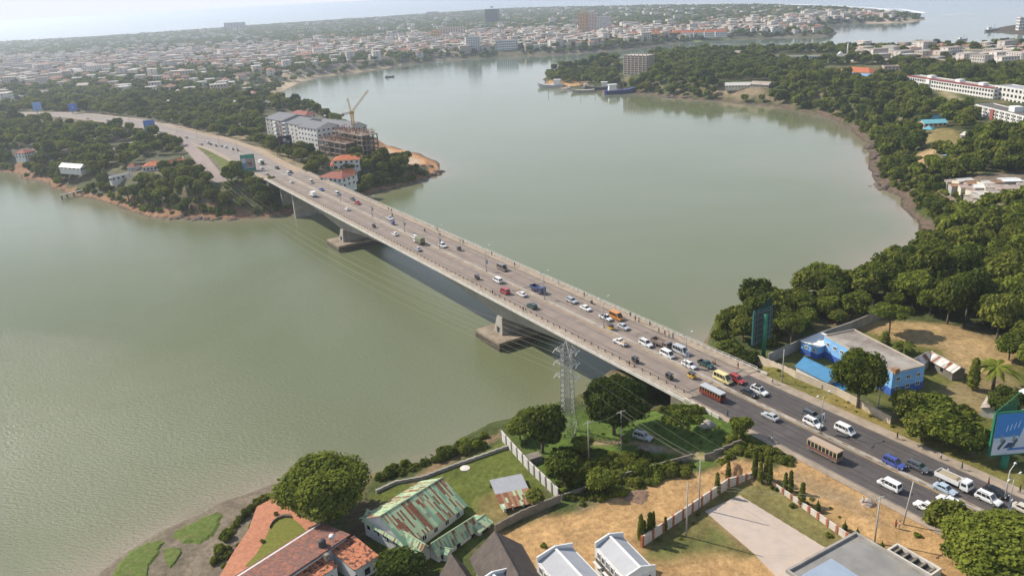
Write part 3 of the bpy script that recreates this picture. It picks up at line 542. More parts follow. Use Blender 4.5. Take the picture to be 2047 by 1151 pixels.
fp = W(380, 330, 15); FP2 = (fp[0], fp[1], 18)
for i, tip in enumerate(ARMS):
    w0 = Mt @ Vector((tip[0], 1.5, tip[2]-.1)); off = Vector((tip[0]*1.1, tip[0]*.2, (tip[2]-ph*.76)*.9))
    wire(w0, Vector((fp[0], fp[1], 26))+off, 13, 'power_line', 'thin pale power line sweeping from the pylon over the water to the far bank', .024, 'power lines from the pylon', 60)
    w1_ = Mt @ Vector((tip[0], -1.5, tip[2]-.1)); e = np.array(UV(-30+tip[0], 40, 40+(tip[2]-ph*.7)))
    wire(w1_, e, 7, 'power_line', 'thin pale power line running from the pylon inland over the trees', .012, 'power lines inland of the pylon', 40) if i in (1, 3, 5) else None
for a, b_ in ((1242, 1177), (1242, 1397), (1372, 1748)):
    for k in (-.6, .6): wire(Vector(PT[a])+Vector((k, k*.5, -.2)), Vector(PT[b_])+Vector((k, k*.5, -.2)), .8, 'service_cable', 'thin cable strung between the utility poles of the near shore', .025, 'cables between utility poles', 14)
# ------------------------------------------------------------------ tree kinds
def leaf_mesh(name, lumps, nq, size, mat_, seed, core=True, flat=.0, tone=.22, core_mat=None):
    """lumps: (x,y,z,rx,rz).  Leaf clumps are small quads through the outer part of every lump"""
    r = np.random.default_rng(seed); L_ = np.array(lumps, float); wts = L_[:, 3]**2; wts /= wts.sum(); k = r.choice(len(L_), nq, p=wts)
    d = r.normal(size=(nq, 3)); d /= np.linalg.norm(d, axis=1)[:, None]; d[:, 2] = np.where(d[:, 2] < -.35, -d[:, 2], d[:, 2])
    rad = r.uniform(.80, 1.06, nq)+.10*np.sin(d[:, 0]*7+k)*np.sin(d[:, 1]*6+k*2)*1.0
    c = L_[k, :3]+d*rad[:, None]*np.stack([L_[k, 3], L_[k, 3], L_[k, 4]], 1)
    nrm = d+r.normal(size=(nq, 3))*.55+np.array([0, 0, .25+flat]); nrm /= np.linalg.norm(nrm, axis=1)[:, None]
    a = np.cross(nrm, r.normal(size=(nq, 3))); a /= np.linalg.norm(a, axis=1)[:, None]; b_ = np.cross(nrm, a)
    sz = size*r.uniform(.6, 1.35, nq)[:, None]; asp = r.uniform(.6, 1, nq)[:, None]
    vs = np.stack([c-a*sz-b_*sz*asp*.7, c+a*sz*.9-b_*sz*asp, c+a*sz+b_*sz*asp*.8, c-a*sz*.8+b_*sz*asp], 1).reshape(-1, 3)
    fs = np.arange(nq*4).reshape(-1, 4).tolist(); tn = np.repeat(r.normal(size=nq)*tone*.6+np.sin(k*2.4)[:]*tone*.6, 4)
    s = MB(); s.v = vs.tolist(); s.f = [tuple(f) for f in fs]; s.m = [0]*nq; s.sm = [False]*nq
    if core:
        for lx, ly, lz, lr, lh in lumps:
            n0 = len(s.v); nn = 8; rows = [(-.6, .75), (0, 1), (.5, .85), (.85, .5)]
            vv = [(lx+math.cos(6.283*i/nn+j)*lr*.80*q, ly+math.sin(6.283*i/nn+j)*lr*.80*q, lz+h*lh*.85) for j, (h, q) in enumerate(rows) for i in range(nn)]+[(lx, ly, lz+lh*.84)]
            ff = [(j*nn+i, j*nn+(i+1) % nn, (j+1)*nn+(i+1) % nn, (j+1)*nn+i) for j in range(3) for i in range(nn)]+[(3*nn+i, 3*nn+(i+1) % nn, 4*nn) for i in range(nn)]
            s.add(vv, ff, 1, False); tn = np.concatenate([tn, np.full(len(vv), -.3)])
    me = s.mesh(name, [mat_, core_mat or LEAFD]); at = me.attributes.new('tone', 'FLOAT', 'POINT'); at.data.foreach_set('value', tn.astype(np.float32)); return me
def lumps_round(n, seed, R=1.0, squash=.75, z0=.9, small=.42):
    r = np.random.default_rng(seed); out = [(0, 0, z0, R*.72, R*.72*squash)]
    for i in range(n):
        a = 6.283*i/n*1.618*2+r.uniform(-.3, .3); e = r.uniform(-.15, 1.05); q = R*r.uniform(.45, .66)*math.cos(e*.9); rr = R*small*r.uniform(.75, 1.15)
        out.append((math.cos(a)*q, math.sin(a)*q, z0+math.sin(e)*R*squash*.62, rr, rr*r.uniform(.7, .95)))
    return out
def trunk_mesh(name, h, r0, seed, spread=.5, limbs=4, lean=.05):
    r = random.Random(seed); s = MB(); fx, fy = r.uniform(-lean, lean), r.uniform(-lean, lean); s.tube((0, 0, -.12), (fx*.5, fy*.5, h*.55), r0, r0*.75, 7); s.tube((fx*.5, fy*.5, h*.55), (fx, fy, h), r0*.75, r0*.4, 7)
    for i in range(limbs):
        a = 6.283*i/limbs+r.uniform(-.4, .4); z = h*r.uniform(.45, .8); s.tube((fx*.6, fy*.6, z), (math.cos(a)*spread*r.uniform(.7, 1), math.sin(a)*spread*r.uniform(.7, 1), h*r.uniform(1.05, 1.5)), r0*.45, r0*.15, 5)
    return s.mesh(name, BARK)
KINDS = {}
def kind(key, crown, trunk): KINDS[key] = (crown, trunk)
for i in range(3): kind('big%d' % i, leaf_mesh('crown', lumps_round(34, 40+i, 1, .8, .85, .34), 15000, .026, [LEAF, LEAFD, LEAF][i], 50+i, tone=.30), trunk_mesh('trunk', .6, .06, i, .5, 5))
for i in range(4): kind('mid%d' % i, leaf_mesh('crown', lumps_round(14+i*2, 60+i, 1, .78, .95, .42), 2200, .062, [LEAF, LEAFY, LEAF, LEAFD][i], 70+i, tone=.30), trunk_mesh('trunk', .7, .07, 10+i, .4, 4))
kind('umb0', leaf_mesh('crown', [(x*.62, y*.62, 1.35+.1*math.sin(x*5), .42, .16) for x, y in ((0, 0), (1, 0), (.5, .85), (-.5, .85), (-1, 0), (-.5, -.85), (.5, -.85), (0, .4), (.3, -.3))], 1800, .062, LEAF, 80, tone=.25), trunk_mesh('trunk', 1.0, .05, 20, .7, 6))
kind('cyp0', leaf_mesh('crown', [(0, 0, .35+.32*k, .30-.055*k if k > 2 else .30, .30) for k in range(6)], 1600, .05, LEAFD, 81, tone=.2), trunk_mesh('trunk', .4, .05, 21, .05, 0))
kind('ashoka', leaf_mesh('crown', [(0, 0, .35+.36*k, .33-.04*abs(k-1), .3) for k in range(5)], 1300, .055, LEAFY, 82, tone=.25), trunk_mesh('trunk', .4, .05, 22, .05, 0))
kind('bush0', leaf_mesh('crown', [(random.uniform(-.6, .6), random.uniform(-.6, .6), random.uniform(.15, .5), random.uniform(.3, .5), random.uniform(.25, .4)) for _ in range(9)], 1500, .07, LEAF, 83, tone=.3), None)
kind('bush1', leaf_mesh('crown', [(random.uniform(-.6, .6), random.uniform(-.6, .6), random.uniform(.15, .5), random.uniform(.3, .5), random.uniform(.25, .4)) for _ in range(9)], 1500, .07, LEAFY, 84, tone=.3), None)
kind('bushr', leaf_mesh('crown', [(random.uniform(-.6, .6), random.uniform(-.6, .6), random.uniform(.15, .5), random.uniform(.3, .5), random.uniform(.25, .4)) for _ in range(9)], 1200, .07, LEAFR, 85, tone=.3), None)
FARK = [leaf_mesh('crown', lumps_round(9+i, 90+i, 1, .8, .95, .46), 620, .105, [LEAF, LEAFY, LEAF, LEAFD][i % 4], 95+i, tone=.3) for i in range(4)]
DISTK = [leaf_mesh('crown', lumps_round(6, 190+i, 1, .7, .7, .5), 170, .19, [LEAF, LEAFD][i % 2], 195+i, tone=.3) for i in range(3)]
def frond_mesh(seed, n=22, L_=1.0, up=.5, wide=.11, m=LEAF, z=1.0):
    r = random.Random(seed); s = MB()
    for i in range(n):
        a = 6.283*i/n+r.uniform(-.15, .15); e = r.uniform(.1, 1.1)*up*2; pts = []
        for k in range(6):
            t = k/5; ang = e-1.9*t*t; pts.append((math.cos(a)*L_*t*math.cos(e*.6), math.sin(a)*L_*t*math.cos(e*.6), z+L_*(math.sin(e)*t-.75*t*t)))
        for k in range(5):
            w0, w1 = wide*math.sin(3.14*max(.12, k/5)), wide*math.sin(3.14*min(.95, (k+1)/5)); nx, ny = -math.sin(a), math.cos(a); p, q = pts[k], pts[k+1]
            for sg in (-1, 1): s.add([p, q, (q[0]+nx*w1*sg, q[1]+ny*w1*sg, q[2]-w1*.5), (p[0]+nx*w0*sg, p[1]+ny*w0*sg, p[2]-w0*.5)], [(0, 1, 2, 3)])
    return s.mesh('fronds', m)
def palm_trunk(h=1.0, r=.035): s = MB(); s.tube((0, 0, -.1), (.03, 0, h), r*1.3, r, 7); return s.mesh('trunk', BARK)
kind('palm', frond_mesh(5, 20, .55, .45, .07, LEAF, 1.0), palm_trunk(1.0)); kind('banana', frond_mesh(6, 18, .8, .62, .17, LEAFY, .35), palm_trunk(.4, .08))
PROTO = {}
def plant(key, x, y, z, R, hz=None, label=None, group=None, name=None, cat='tree', rz=None, cr_name='crown'):
    cm, tm = KINDS[key]; nm = name or ('bush' if 'bush' in key else 'palm_tree' if key == 'palm' else 'banana_plant' if key == 'banana' else 'cypress_tree' if key in ('cyp0', 'ashoka') else 'tree')
    sc = (R, R, hz if hz else R); rz = random.uniform(0, 6.28) if rz is None else rz
    if tm is None: o = ob(nm, cm, label=label, cat='bush' if cat == 'tree' else cat, group=group)
    else:
        o = thing(nm, label, cat, group=group); ob('fronds' if key in ('palm', 'banana') else cr_name, cm, o); ob('trunk', tm, o)
    o.location = (x, y, z-.1); o.scale = sc; o.rotation_euler = (0, 0, rz); return o
TAKEN = []                                               # (x, y, r) kept clear of scattered plants
def P_tree(key, px, py, wpx, hpx=None, label='', group=None, cat='tree', name=None, dz=0, zg=None):
    """py = row of the trunk's foot, wpx = width of the crown in the photograph, hpx = height above the foot"""
    b_ = T(px, py) if zg is None else W(px, py, zg); dist = np.linalg.norm(b_-np.array([0, 0, CAMH])); k = FPX/dist; R = wpx/2/k
    hz = None
    if hpx: h = topz(b_, py-hpx, b_[2]); top = {'cyp0': 2.2, 'ashoka': 2.05, 'palm': 1.25, 'banana': .95, 'umb0': 1.6}.get(key, 1.0 if 'bush' in key else 1.75); hz = h/top
    if key in ('cyp0',): R = R/.32
    if key == 'ashoka': R = R/.36
    if key == 'palm': R = R/.5; 
    TAKEN.append((b_[0], b_[1], R*.6)); return plant(key, b_[0], b_[1], b_[2], R, hz, label, group, name, cat)
# ------------------------------------------------------------------ plants one can point at
P_tree('big0', 655, 1036, 196, 122, 'huge round dark green tree on the shore above the red paved terrace')
P_tree('big1', 1228, 868, 150, 120, 'large dark tree right of the pylon, overlapping the bridge edge')
P_tree('mid3', 1085, 905, 100, 92, 'dark bushy tree left of the pylon behind the white wall')
P_tree('umb0', 1363, 872, 84, 52, 'low dark spreading tree on the grass below the bridge end')
P_tree('mid0', 1480, 874, 50, 44, 'small round tree between rubbish heap and road kerb')
P_tree('big2', 1714, 815, 108, 124, 'tall broad green tree standing in front of the long blue building')
P_tree('big0', 1995, 1165, 205, 128, 'large dark tree in the bottom right corner of the view')
P_tree('mid1', 1885, 1075, 78, 72, 'smaller green tree hiding white cars beside the road')
P_tree('mid2', 1935, 1150, 90, 74, 'green tree joined to the left flank of the corner tree')
P_tree('bush0', 1832, 1072, 46, 36, 'green bush at the kerb beside the leaning white pole', cat='bush')
P_tree('mid3', 800, 1162, 108, 50, 'dark tree between the green tin roofs and red tile roofs')
P_tree('mid2', 1125, 968, 80, 62, 'round olive tree beside the lower end of white wall')
P_tree('bush1', 1165, 1010, 62, 48, 'green shrub at the edge of the dirt lane near the wall corner')
P_tree('mid0', 1200, 985, 60, 46, 'dense shrub tree in the thicket right of the white wall')
P_tree('banana', 1805, 706, 62, 38, 'clump of banana leaves beside the flat roof of the blue building', cat='banana plant')
P_tree('ashoka', 1943, 778, 22, 62, 'tall narrow cypress-like tree on the dirt right of the tin houses')
P_tree('ashoka', 1768, 688, 20, 26, 'small dark conical tree behind the flat roof of blue building')
P_tree('umb0', 1778, 665, 70, 52, 'thin reddish tree with spreading branches near the long grey wall')
P_tree('palm', 1985, 778, 70, 58, 'feathery palm on the dirt ground beside the narrow tree', cat='palm')
P_tree('mid1', 1808, 842, 62, 62, 'leafy tree at the end of the roadside wall'); P_tree('mid2', 1855, 850, 96, 58, 'broad bush-like tree between roadside wall and dirt yard')
P_tree('mid0', 1885, 890, 80, 60, 'green tree by the right pavement, behind the walker'); P_tree('mid2', 1918, 895, 82, 56, 'wide shrubby tree left of the big blue billboard')
P_tree('mid1', 1840, 880, 76, 50, 'light green shrubby tree directly above the right pavement'); P_tree('mid3', 1945, 915, 64, 60, 'dark tree touching the left edge of the big billboard')
P_tree('mid0', 2040, 900, 60, 40, 'dark tree behind the green billboard pole'); P_tree('mid3', 2010, 840, 70, 60, 'tree beside the parked white lorry, under the billboard top')
P_tree('bushr', 1425, 712, 50, 30, 'rusty red bush on the bank by the bridge railing', cat='bush'); P_tree('bush1', 1402, 700, 40, 26, 'yellow-green bush at the far side of the bridge end', cat='bush')
P_tree('mid1', 1458, 724, 60, 42, 'green tree between the railing and the dark billboard'); P_tree('mid3', 1496, 740, 52, 38, 'dark green tree at the foot of the dark billboard')
P_tree('umb0', 1580, 690, 66, 56, 'thin-leaved tree right of the dark billboard post'); P_tree('bush0', 1520, 742, 46, 24, 'bush outside the corner of the cream roadside wall', cat='bush')
P_tree('bush1', 985, 972, 22, 24, 'small shrub left of the half-rusted shed roof', cat='bush'); P_tree('bush0', 1002, 968, 18, 14, 'low shrub behind the half-rusted shed roof', cat='bush')
P_tree('mid1', 1070, 1010, 44, 30, 'light green little tree at the corner of the half-rusted shed', cat='tree'); P_tree('bush0', 1085, 1092, 40, 24, 'low dark shrub on the dirt beside the brown roofs', cat='bush')
P_tree('bush1', 1400, 985, 20, 14, 'x') if False else None
for px, py, hp, w_, k, lb in ((1433, 988, 44, 12, 'ashoka', 'narrow cypress by the left wall corner of the paved yard'), (1455, 962, 40, 12, 'ashoka', 'narrow cypress right at the bend of pillared wall'), (1508, 958, 58, 13, 'ashoka', 'tallest narrow cypress in the row behind the paved yard wall'), (1519, 966, 44, 11, 'ashoka', 'second narrow cypress from the left behind the pillared wall'),
    (1530, 962, 48, 12, 'ashoka', 'third narrow cypress from the left behind the pillared wall'), (1538, 970, 46, 12, 'ashoka', 'fourth narrow cypress from the left, above the pillared wall'), (1569, 982, 38, 11, 'ashoka', 'narrow cypress left one of the middle pair on the wall'), (1579, 986, 46, 12, 'ashoka', 'narrow cypress right one of the middle pair on the wall'),
    (1602, 1010, 46, 14, 'ashoka', 'narrow cypress with two rounder shrubs at its foot'), (1330, 1062, 30, 9, 'ashoka', 'small cypress on the left wall between pillars'), (1281, 1082, 54, 15, 'ashoka', 'leftmost narrow dark cypress beside the white townhouse'), (1299, 1076, 52, 15, 'ashoka', 'right twin cypress at the start of the pillared wall'),
    (1288, 1079, 40, 10, 'ashoka', 'slim cypress between its two taller neighbours by the townhouse'), (1306, 1072, 50, 10, 'ashoka', 'slim cypress touching the first wall panel of the lane'), (1634, 1022, 26, 10, 'cyp0', 'short conical cypress outside the right wall, farthest up'), (1688, 1060, 22, 9, 'cyp0', 'short conical cypress outside the right wall, middle one'),
    (1713, 1072, 20, 8, 'cyp0', 'short conical cypress outside the right wall near the flat roof'), (1762, 1100, 22, 9, 'cyp0', 'short conical cypress beside the flat roof and transformer pole')):
    P_tree(k, px, py, w_, hp, lb, 'cypresses around the paved yard', 'cypress', 'cypress_tree')
for px, py, w_, lb in ((1585, 1012, 26, 'round shrub left of the thick cypress on the yard wall'), (1613, 1008, 16, 'little round shrub right of the thick cypress'), (1546, 975, 12, 'tiny shrub in the gap of the cypress row'), (1556, 980, 12, 'second tiny shrub in the gap of the cypress row'), (1655, 1072, 14, 'small shrub at the foot of the yard wall'), (1700, 1083, 14, 'small shrub by the flat roof corner inside the yard')):
    P_tree('bush0', px, py, w_, w_*.9, lb, 'shrubs along the paved yard wall', 'bush')
P_tree('mid2', 1040, 880, 56, 44, 'round tree touching the upper end of the white wall'); P_tree('mid0', 1165, 905, 50, 36, 'bushy tree at the right foot of the pylon'); P_tree('bush1', 1110, 900, 46, 26, 'light shrub at the left foot of the pylon', cat='bush'); P_tree('bush0', 1250, 885, 40, 24, 'dark shrub under the large tree by the pylon', cat='bush')
P_tree('bush1', 1320, 850, 60, 24, 'bright green bush mass below the bridge abutment', cat='bush'); P_tree('mid1', 1050, 850, 44, 30, 'yellow-green tree on the water side left of the pylon')
# hedge above the shore and shrub bank of the terrace
def hedge(pts, wpx, key, label, name='hedge', z=None, hpx=None, step=.62):
    root = thing(name, label, 'hedge'); n = 0
    for (x0, y0), (x1, y1) in zip(pts, pts[1:]):
        L_ = math.hypot(x1-x0, y1-y0); m = max(1, int(L_/(wpx*step)))
        for i in range(m):
            t = i/m; p = T(x0+(x1-x0)*t+random.uniform(-3, 3), y0+(y1-y0)*t+random.uniform(-2, 2)); k = FPX/np.linalg.norm(p-np.array([0, 0, CAMH])); R = wpx/2/k*random.uniform(.8, 1.2)
            c = ob('shrub', KINDS[key if random.random() < .7 else 'bush0'][0], root); c.location = tuple(p-np.array([0, 0, .3])); c.scale = (R, R, R*random.uniform(1., 1.5)); c.rotation_euler = (0, 0, random.uniform(0, 6)); TAKEN.append((p[0], p[1], R))
    return root
hedge([(762, 955), (830, 938), (900, 910), (960, 893), (1000, 880)], 34, 'bush1', 'long green hedge along the shore behind the lawn')
hedge([(775, 942), (850, 915), (930, 890), (985, 868)], 26, 'bush0', 'ragged line of bushes on the water side of the hedge', 'shore_bushes')
hedge([(430, 1120), (450, 1080), (478, 1042), (505, 1018), (535, 1000), (560, 990)], 24, 'bush1', 'strip of green bushes on the slope below the red terrace', 'shore_bushes')
hedge([(445, 1100), (465, 1072)], 34, 'bush0', 'darker clump of bushes below the red terrace wall', 'shore_bushes')
hedge([(1130, 915), (1180, 930), (1235, 940), (1290, 950), (1340, 948), (1390, 945)], 36, 'bush1', 'thick green creeper thicket filling the plot beside the dirt road', 'thicket')
hedge([(1150, 945), (1210, 955), (1265, 965), (1310, 962)], 40, 'bush1', 'lower row of dark shrubs along the thicket edge', 'thicket')
hedge([(1140, 960), (1190, 975), (1180, 1000)], 40, 'bush0', 'dark shrub mass where thicket meets the white wall', 'thicket')
hedge([(1445, 925), (1480, 905), (1520, 915), (1560, 925), (1590, 935)], 24, 'bush1', 'low green scrub between cypress row and main road', 'thicket')
# ------------------------------------------------------------------ woods scattered over the land
def in_px(poly, X, Y, z=12):
    P = np.array([W(a, b_, z)[:2] for a, b_ in poly]); return inside_dist(P, X, Y)
WOODS_NEAR = [(1398, 706), (1440, 672), (1520, 642), (1600, 612), (1650, 570), (1760, 505), (1840, 478), (1845, 440), (1810, 400), (1790, 370), (1765, 330), (1755, 290), (1720, 262), (1640, 225), (2200, 225), (2600, 500), (2400, 850), (2070, 800), (2030, 765), (1990, 720), (1950, 692), (1860, 655), (1800, 640), (1760, 634), (1640, 684), (1520, 712)]
CLEAR_PX = [[(1530, 705), (1770, 634), (1860, 652), (1950, 690), (1990, 715), (2000, 765), (2060, 790), (2047, 830), (1900, 850), (1780, 830)], [(1875, 490), (1950, 482), (1955, 515), (1900, 538), (1868, 525)], [(1835, 262), (1900, 258), (1935, 282), (1920, 312), (1850, 305)], [(1820, 298), (1885, 298), (1885, 322), (1830, 325)],
            [(1872, 360), (2100, 352), (2100, 418), (1985, 418), (1925, 404)], [(1870, 186), (1900, 185), (1940, 208), (1925, 224), (1850, 228)], [(1940, 195), (2100, 215), (2100, 260), (1940, 240)], [(1945, 255), (1990, 250), (1990, 282), (1930, 285)],
            [(1440, 165), (1540, 165), (1540, 180), (1440, 180)], [(1235, 110), (1300, 110), (1300, 158), (1235, 158)], [(1530, 110), (1700, 112), (1700, 130), (1530, 130)], [(1630, 135), (1800, 135), (1800, 160), (1650, 158)],
            [(1495, 690), (1560, 685), (1560, 740), (1495, 740)], [(1085, 150), (1200, 150), (1200, 182), (1085, 182)], [(350, 272), (385, 285), (432, 322), (462, 372), (430, 385), (395, 345), (365, 305)], [(375, 292), (450, 340), (470, 352), (452, 372), (380, 330)],
            [(530, 225), (660, 232), (745, 275), (750, 305), (640, 320), (610, 290), (530, 285)], [(655, 305), (720, 305), (720, 340), (712, 350), (712, 370), (640, 372), (636, 350), (655, 340)], [(745, 275), (880, 318), (885, 350), (850, 332), (760, 322), (735, 300)],
            [(40, 222), (500, 290), (640, 372), (600, 385), (500, 345), (330, 275), (40, 245)], [(275, 318), (375, 312), (375, 340), (280, 350)], [(215, 285), (275, 283), (275, 305), (215, 308)], [(20, 300), (75, 298), (70, 318), (20, 318)], [(210, 340), (300, 345), (310, 360), (230, 365)]]
CLEARW = [(np.array([W(a, b_, 13)[:2] for a, b_ in poly])) for poly in CLEAR_PX]
HOUSEZ = [np.array([W(a, b_, 10)[:2] for a, b_ in poly]) for poly in ([(-200, 125), (100, 112), (300, 98), (520, 88), (700, 82), (950, 62), (1150, 56), (1400, 58), (1400, 76), (1150, 98), (930, 106), (800, 108), (640, 116), (500, 138), (400, 135), (300, 140), (180, 150), (0, 200), (-200, 220)], [(1400, 52), (1650, 30), (1780, 28), (1790, 42), (1650, 48), (1660, 60), (1400, 76)], [(1720, 105), (2100, 108), (2100, 150), (1950, 150), (1800, 138), (1700, 130)])]
B_GREEN = [(0, 165), (200, 185), (520, 195), (650, 215), (740, 280), (880, 345), (700, 400), (560, 430), (300, 430), (180, 395), (0, 340), (-300, 330), (-300, 180)]
def scatter(n, r0, r1, a0, a1, seed):
    r = np.random.default_rng(seed); R = np.sqrt(r.uniform(r0*r0, r1*r1, n)); A = np.radians(r.uniform(a0, a1, n)); return R*np.sin(A), R*np.cos(A), r
def thin(X, Y, keep, d0):
    """drop points closer than d0 to an earlier one (grid hash)"""
    cells = {}; out = []
    for i in np.where(keep)[0]:
        c = (int(X[i]//d0), int(Y[i]//d0)); ok = True
        for a in (-1, 0, 1):
            for b_ in (-1, 0, 1):
                for j in cells.get((c[0]+a, c[1]+b_), ()):
                    if (X[i]-X[j])**2+(Y[i]-Y[j])**2 < d0*d0: ok = False; break
        if ok: cells.setdefault(c, []).append(i); out.append(i)
    return np.array(out, int)
def clear_of(X, Y, pad=0):
    ok = np.ones(X.shape, bool)
    for P in CLEARW: ok &= inside_dist(P, X, Y) < -pad
    return ok
def gn_scatter(name, X, Y, Z, S_, meshes, seed, extra=None, kind='stuff', rz=None):
    """one object that repeats small meshes on its own points (far-off woods and rows of houses nobody could count)"""
    r = np.random.default_rng(seed); n = len(X); me = bpy.data.meshes.new(name); me.vertices.add(n); me.vertices.foreach_set('co', np.stack([X, Y, Z], 1).astype(np.float32).ravel())
    a = me.attributes.new('sc', 'FLOAT_VECTOR', 'POINT'); a.data.foreach_set('vector', np.asarray(S_, np.float32).ravel())
    a = me.attributes.new('rot', 'FLOAT_VECTOR', 'POINT'); rv = np.zeros((n, 3), np.float32); rv[:, 2] = r.uniform(0, 6.283, n) if rz is None else rz; a.data.foreach_set('vector', rv.ravel())
    a = me.attributes.new('pick', 'INT', 'POINT'); a.data.foreach_set('value', (r.integers(0, len(meshes), n) if extra is None else extra).astype(np.int32))
    col = bpy.data.collections.new(name+'_kinds')
    for i, m_ in enumerate(meshes): o = bpy.data.objects.new('%s_kind_%02d' % (name, i), m_); col.objects.link(o)
    ng = bpy.data.node_groups.new(name, 'GeometryNodeTree'); ng.interface.new_socket('Geometry', in_out='INPUT', socket_type='NodeSocketGeometry'); ng.interface.new_socket('Geometry', in_out='OUTPUT', socket_type='NodeSocketGeometry')
    N = ng.nodes.new; L = ng.links.new; gi = N('NodeGroupInput'); go = N('NodeGroupOutput'); ci = N('GeometryNodeCollectionInfo'); ci.inputs['Collection'].default_value = col; ci.inputs['Separate Children'].default_value = True
    ip = N('GeometryNodeInstanceOnPoints'); ip.inputs['Pick Instance'].default_value = True
    def na(nm, ty, out): q = N('GeometryNodeInputNamedAttribute'); q.data_type = ty; q.inputs[0].default_value = nm; return q.outputs[0]
    mp_ = N('GeometryNodeMeshToPoints'); L(gi.outputs[0], mp_.inputs[0]); L(mp_.outputs[0], ip.inputs['Points']); L(ci.outputs[0], ip.inputs['Instance'])
    L(na('pick', 'INT', 0), ip.inputs['Instance Index']); L(na('rot', 'FLOAT_VECTOR', 0), ip.inputs['Rotation']); L(na('sc', 'FLOAT_VECTOR', 0), ip.inputs['Scale']); L(ip.outputs[0], go.inputs[0])
    o = ob(name, me, kind=kind); md = o.modifiers.new('scatter', 'NODES'); md.node_group = ng; return o
IND = 0
def woods(X, Y, r, i, d, hmul=1.0):
    global IND
    z = H(X[i], Y[i]); return z
# ------------------------------------------------------------------ building helpers
def rect_px(p0, p1, p2, z, wd=None):
    """p0->p1 is the long side, p2 the corner beyond p1 (or p0): all sighted at height z"""
    a, b_, c = (W(x, y, z)[:2] for x, y in (p0, p1, p2)); d = b_-a; L_ = np.linalg.norm(d); d /= L_; n = np.array([-d[1], d[0]]); w_ = float((c-a)@n)
    if wd is not None: w_ = math.copysign(wd, w_)
    ctr = a+d*L_/2+n*w_/2; return ctr, math.atan2(d[1], d[0]), L_, abs(w_)
MWALL = {}
def wm(c, v=.12): 
    k = 'wall_%d_%d_%d' % tuple(int(255*x) for x in c); return mat(k, c, .85, v, .5, col2=tuple(x*.82 for x in c), thr=(.5, .8))
WALLC = {'white': (.66, .65, .62), 'cream': (.62, .56, .44), 'grey': (.38, .37, .35), 'sky': (.22, .46, .78), 'blue': (.05, .12, .42), 'pink': (.58, .42, .34), 'conc': (.34, .31, .27), 'orange': (.70, .42, .20), 'peach': (.70, .54, .42), 'offw': (.56, .54, .50), 'yellow': (.62, .52, .26)}
def wl(k): return wm(WALLC[k])
R_ORANGE = mat('orange_tiles', (.48, .15, .06), .85, .3, 1.5, col2=(.33, .10, .05), thr=(.45, .65)); R_RED = mat('dull_red_tiles', (.30, .10, .07), .85, .25, 1.2, col2=(.22, .09, .07))
R_BROWN = mat('brown_shingles', (.105, .085, .072), .85, .15, 1.2, col2=(.085, .068, .06), bump=.03); R_GREY = mat('grey_sheet_roof', (.34, .35, .37), .5, .08, .5); R_SLATE = mat('slate_grey_roof', (.15, .155, .17), .7, .12, .6)
R_GREEN = mat('pale_green_sheet', (.36, .45, .27), .6, .12, .8); R_GREEN2 = mat('green_sheet', (.19, .31, .20), .6, .14, .8); R_RUST = mat('rusted_sheet', (.20, .085, .045), .85, .35, 2.0); R_RUST2 = mat('brown_rusted_sheet', (.30, .17, .10), .85, .3, 2.0)
R_BLUE = mat('blue_sheet_roof', (.035, .18, .34), .45, .12, .7); R_TEAL = mat('teal_sheet_roof', (.16, .42, .47), .6, .12, .7); R_TIN = mat('old_tin', (.42, .38, .34), .7, .25, 1.2, col2=(.30, .22, .17)); R_WHITE = mat('white_roof', (.72, .72, .70), .6, .08, .5)
R_FLAT = mat('flat_concrete_roof', (.34, .31, .27), .9, .2, .25, col2=(.19, .155, .13), thr=(.42, .62), detail=8); R_LTIN = mat('pale_tin', (.60, .57, .52), .6, .2, 1)
R_TILE = mat('mossy_red_tiles', (.50, .19, .10), .9, .35, 2.2, col2=(.10, .055, .04), thr=(.50, .56), bump=.05, bscale=5); R_TILED = mat('dark_mossy_tiles', (.19, .10, .08), .9, .35, 1.8, col2=(.30, .12, .08), thr=(.5, .6), bump=.05, bscale=5)
WINM = {}
def win_mesh(w_, h_, frame=True):
    k = (round(w_, 2), round(h_, 2), frame)
    if k not in WINM:
        s = MB()
        if frame:
            f = .12
            for c, sz in (((0, 0, h_/2-f/2), (w_, .14, f)), ((0, 0, -h_/2+f/2), (w_+.15, .2, f)), ((-w_/2+f/2, 0, 0), (f, .14, h_-2*f)), ((w_/2-f/2, 0, 0), (f, .14, h_-2*f)), ((0, 0, 0), (f*.6, .1, h_-2*f))): s.box(c, sz)
            a = s.mesh('window', WHITE); s = MB(); s.box((0, .02, 0), (w_-2*f-.004, .05, h_-2*f-.004)); b_ = s.mesh('pane', GLASSD); WINM[k] = (a, b_)
        else: s.box((0, 0, 0), (w_, .12, h_)); WINM[k] = (s.mesh('window', GLASSD), None)
    return WINM[k]
def windows(par, side, Lx, Ly, xs, zs, w_=1.2, h_=1.2, frame=True, off=.03, name='window'):
    """side: 0 = -y, 1 = +x, 2 = +y, 3 = -x of a Lx by Ly block"""
    a, b_ = win_mesh(w_, h_, frame)
    for z in zs:
        for x in xs:
            p, r = {0: ((x, -Ly/2-off, z), 0), 1: ((Lx/2+off, x, z), math.pi/2), 2: ((x, Ly/2+off, z), math.pi), 3: ((-Lx/2-off, x, z), -math.pi/2)}[side]
            o = ob(name, a, par); o.location = p; o.rotation_euler = (0, 0, r)
            if b_: ob('pane', b_, o)
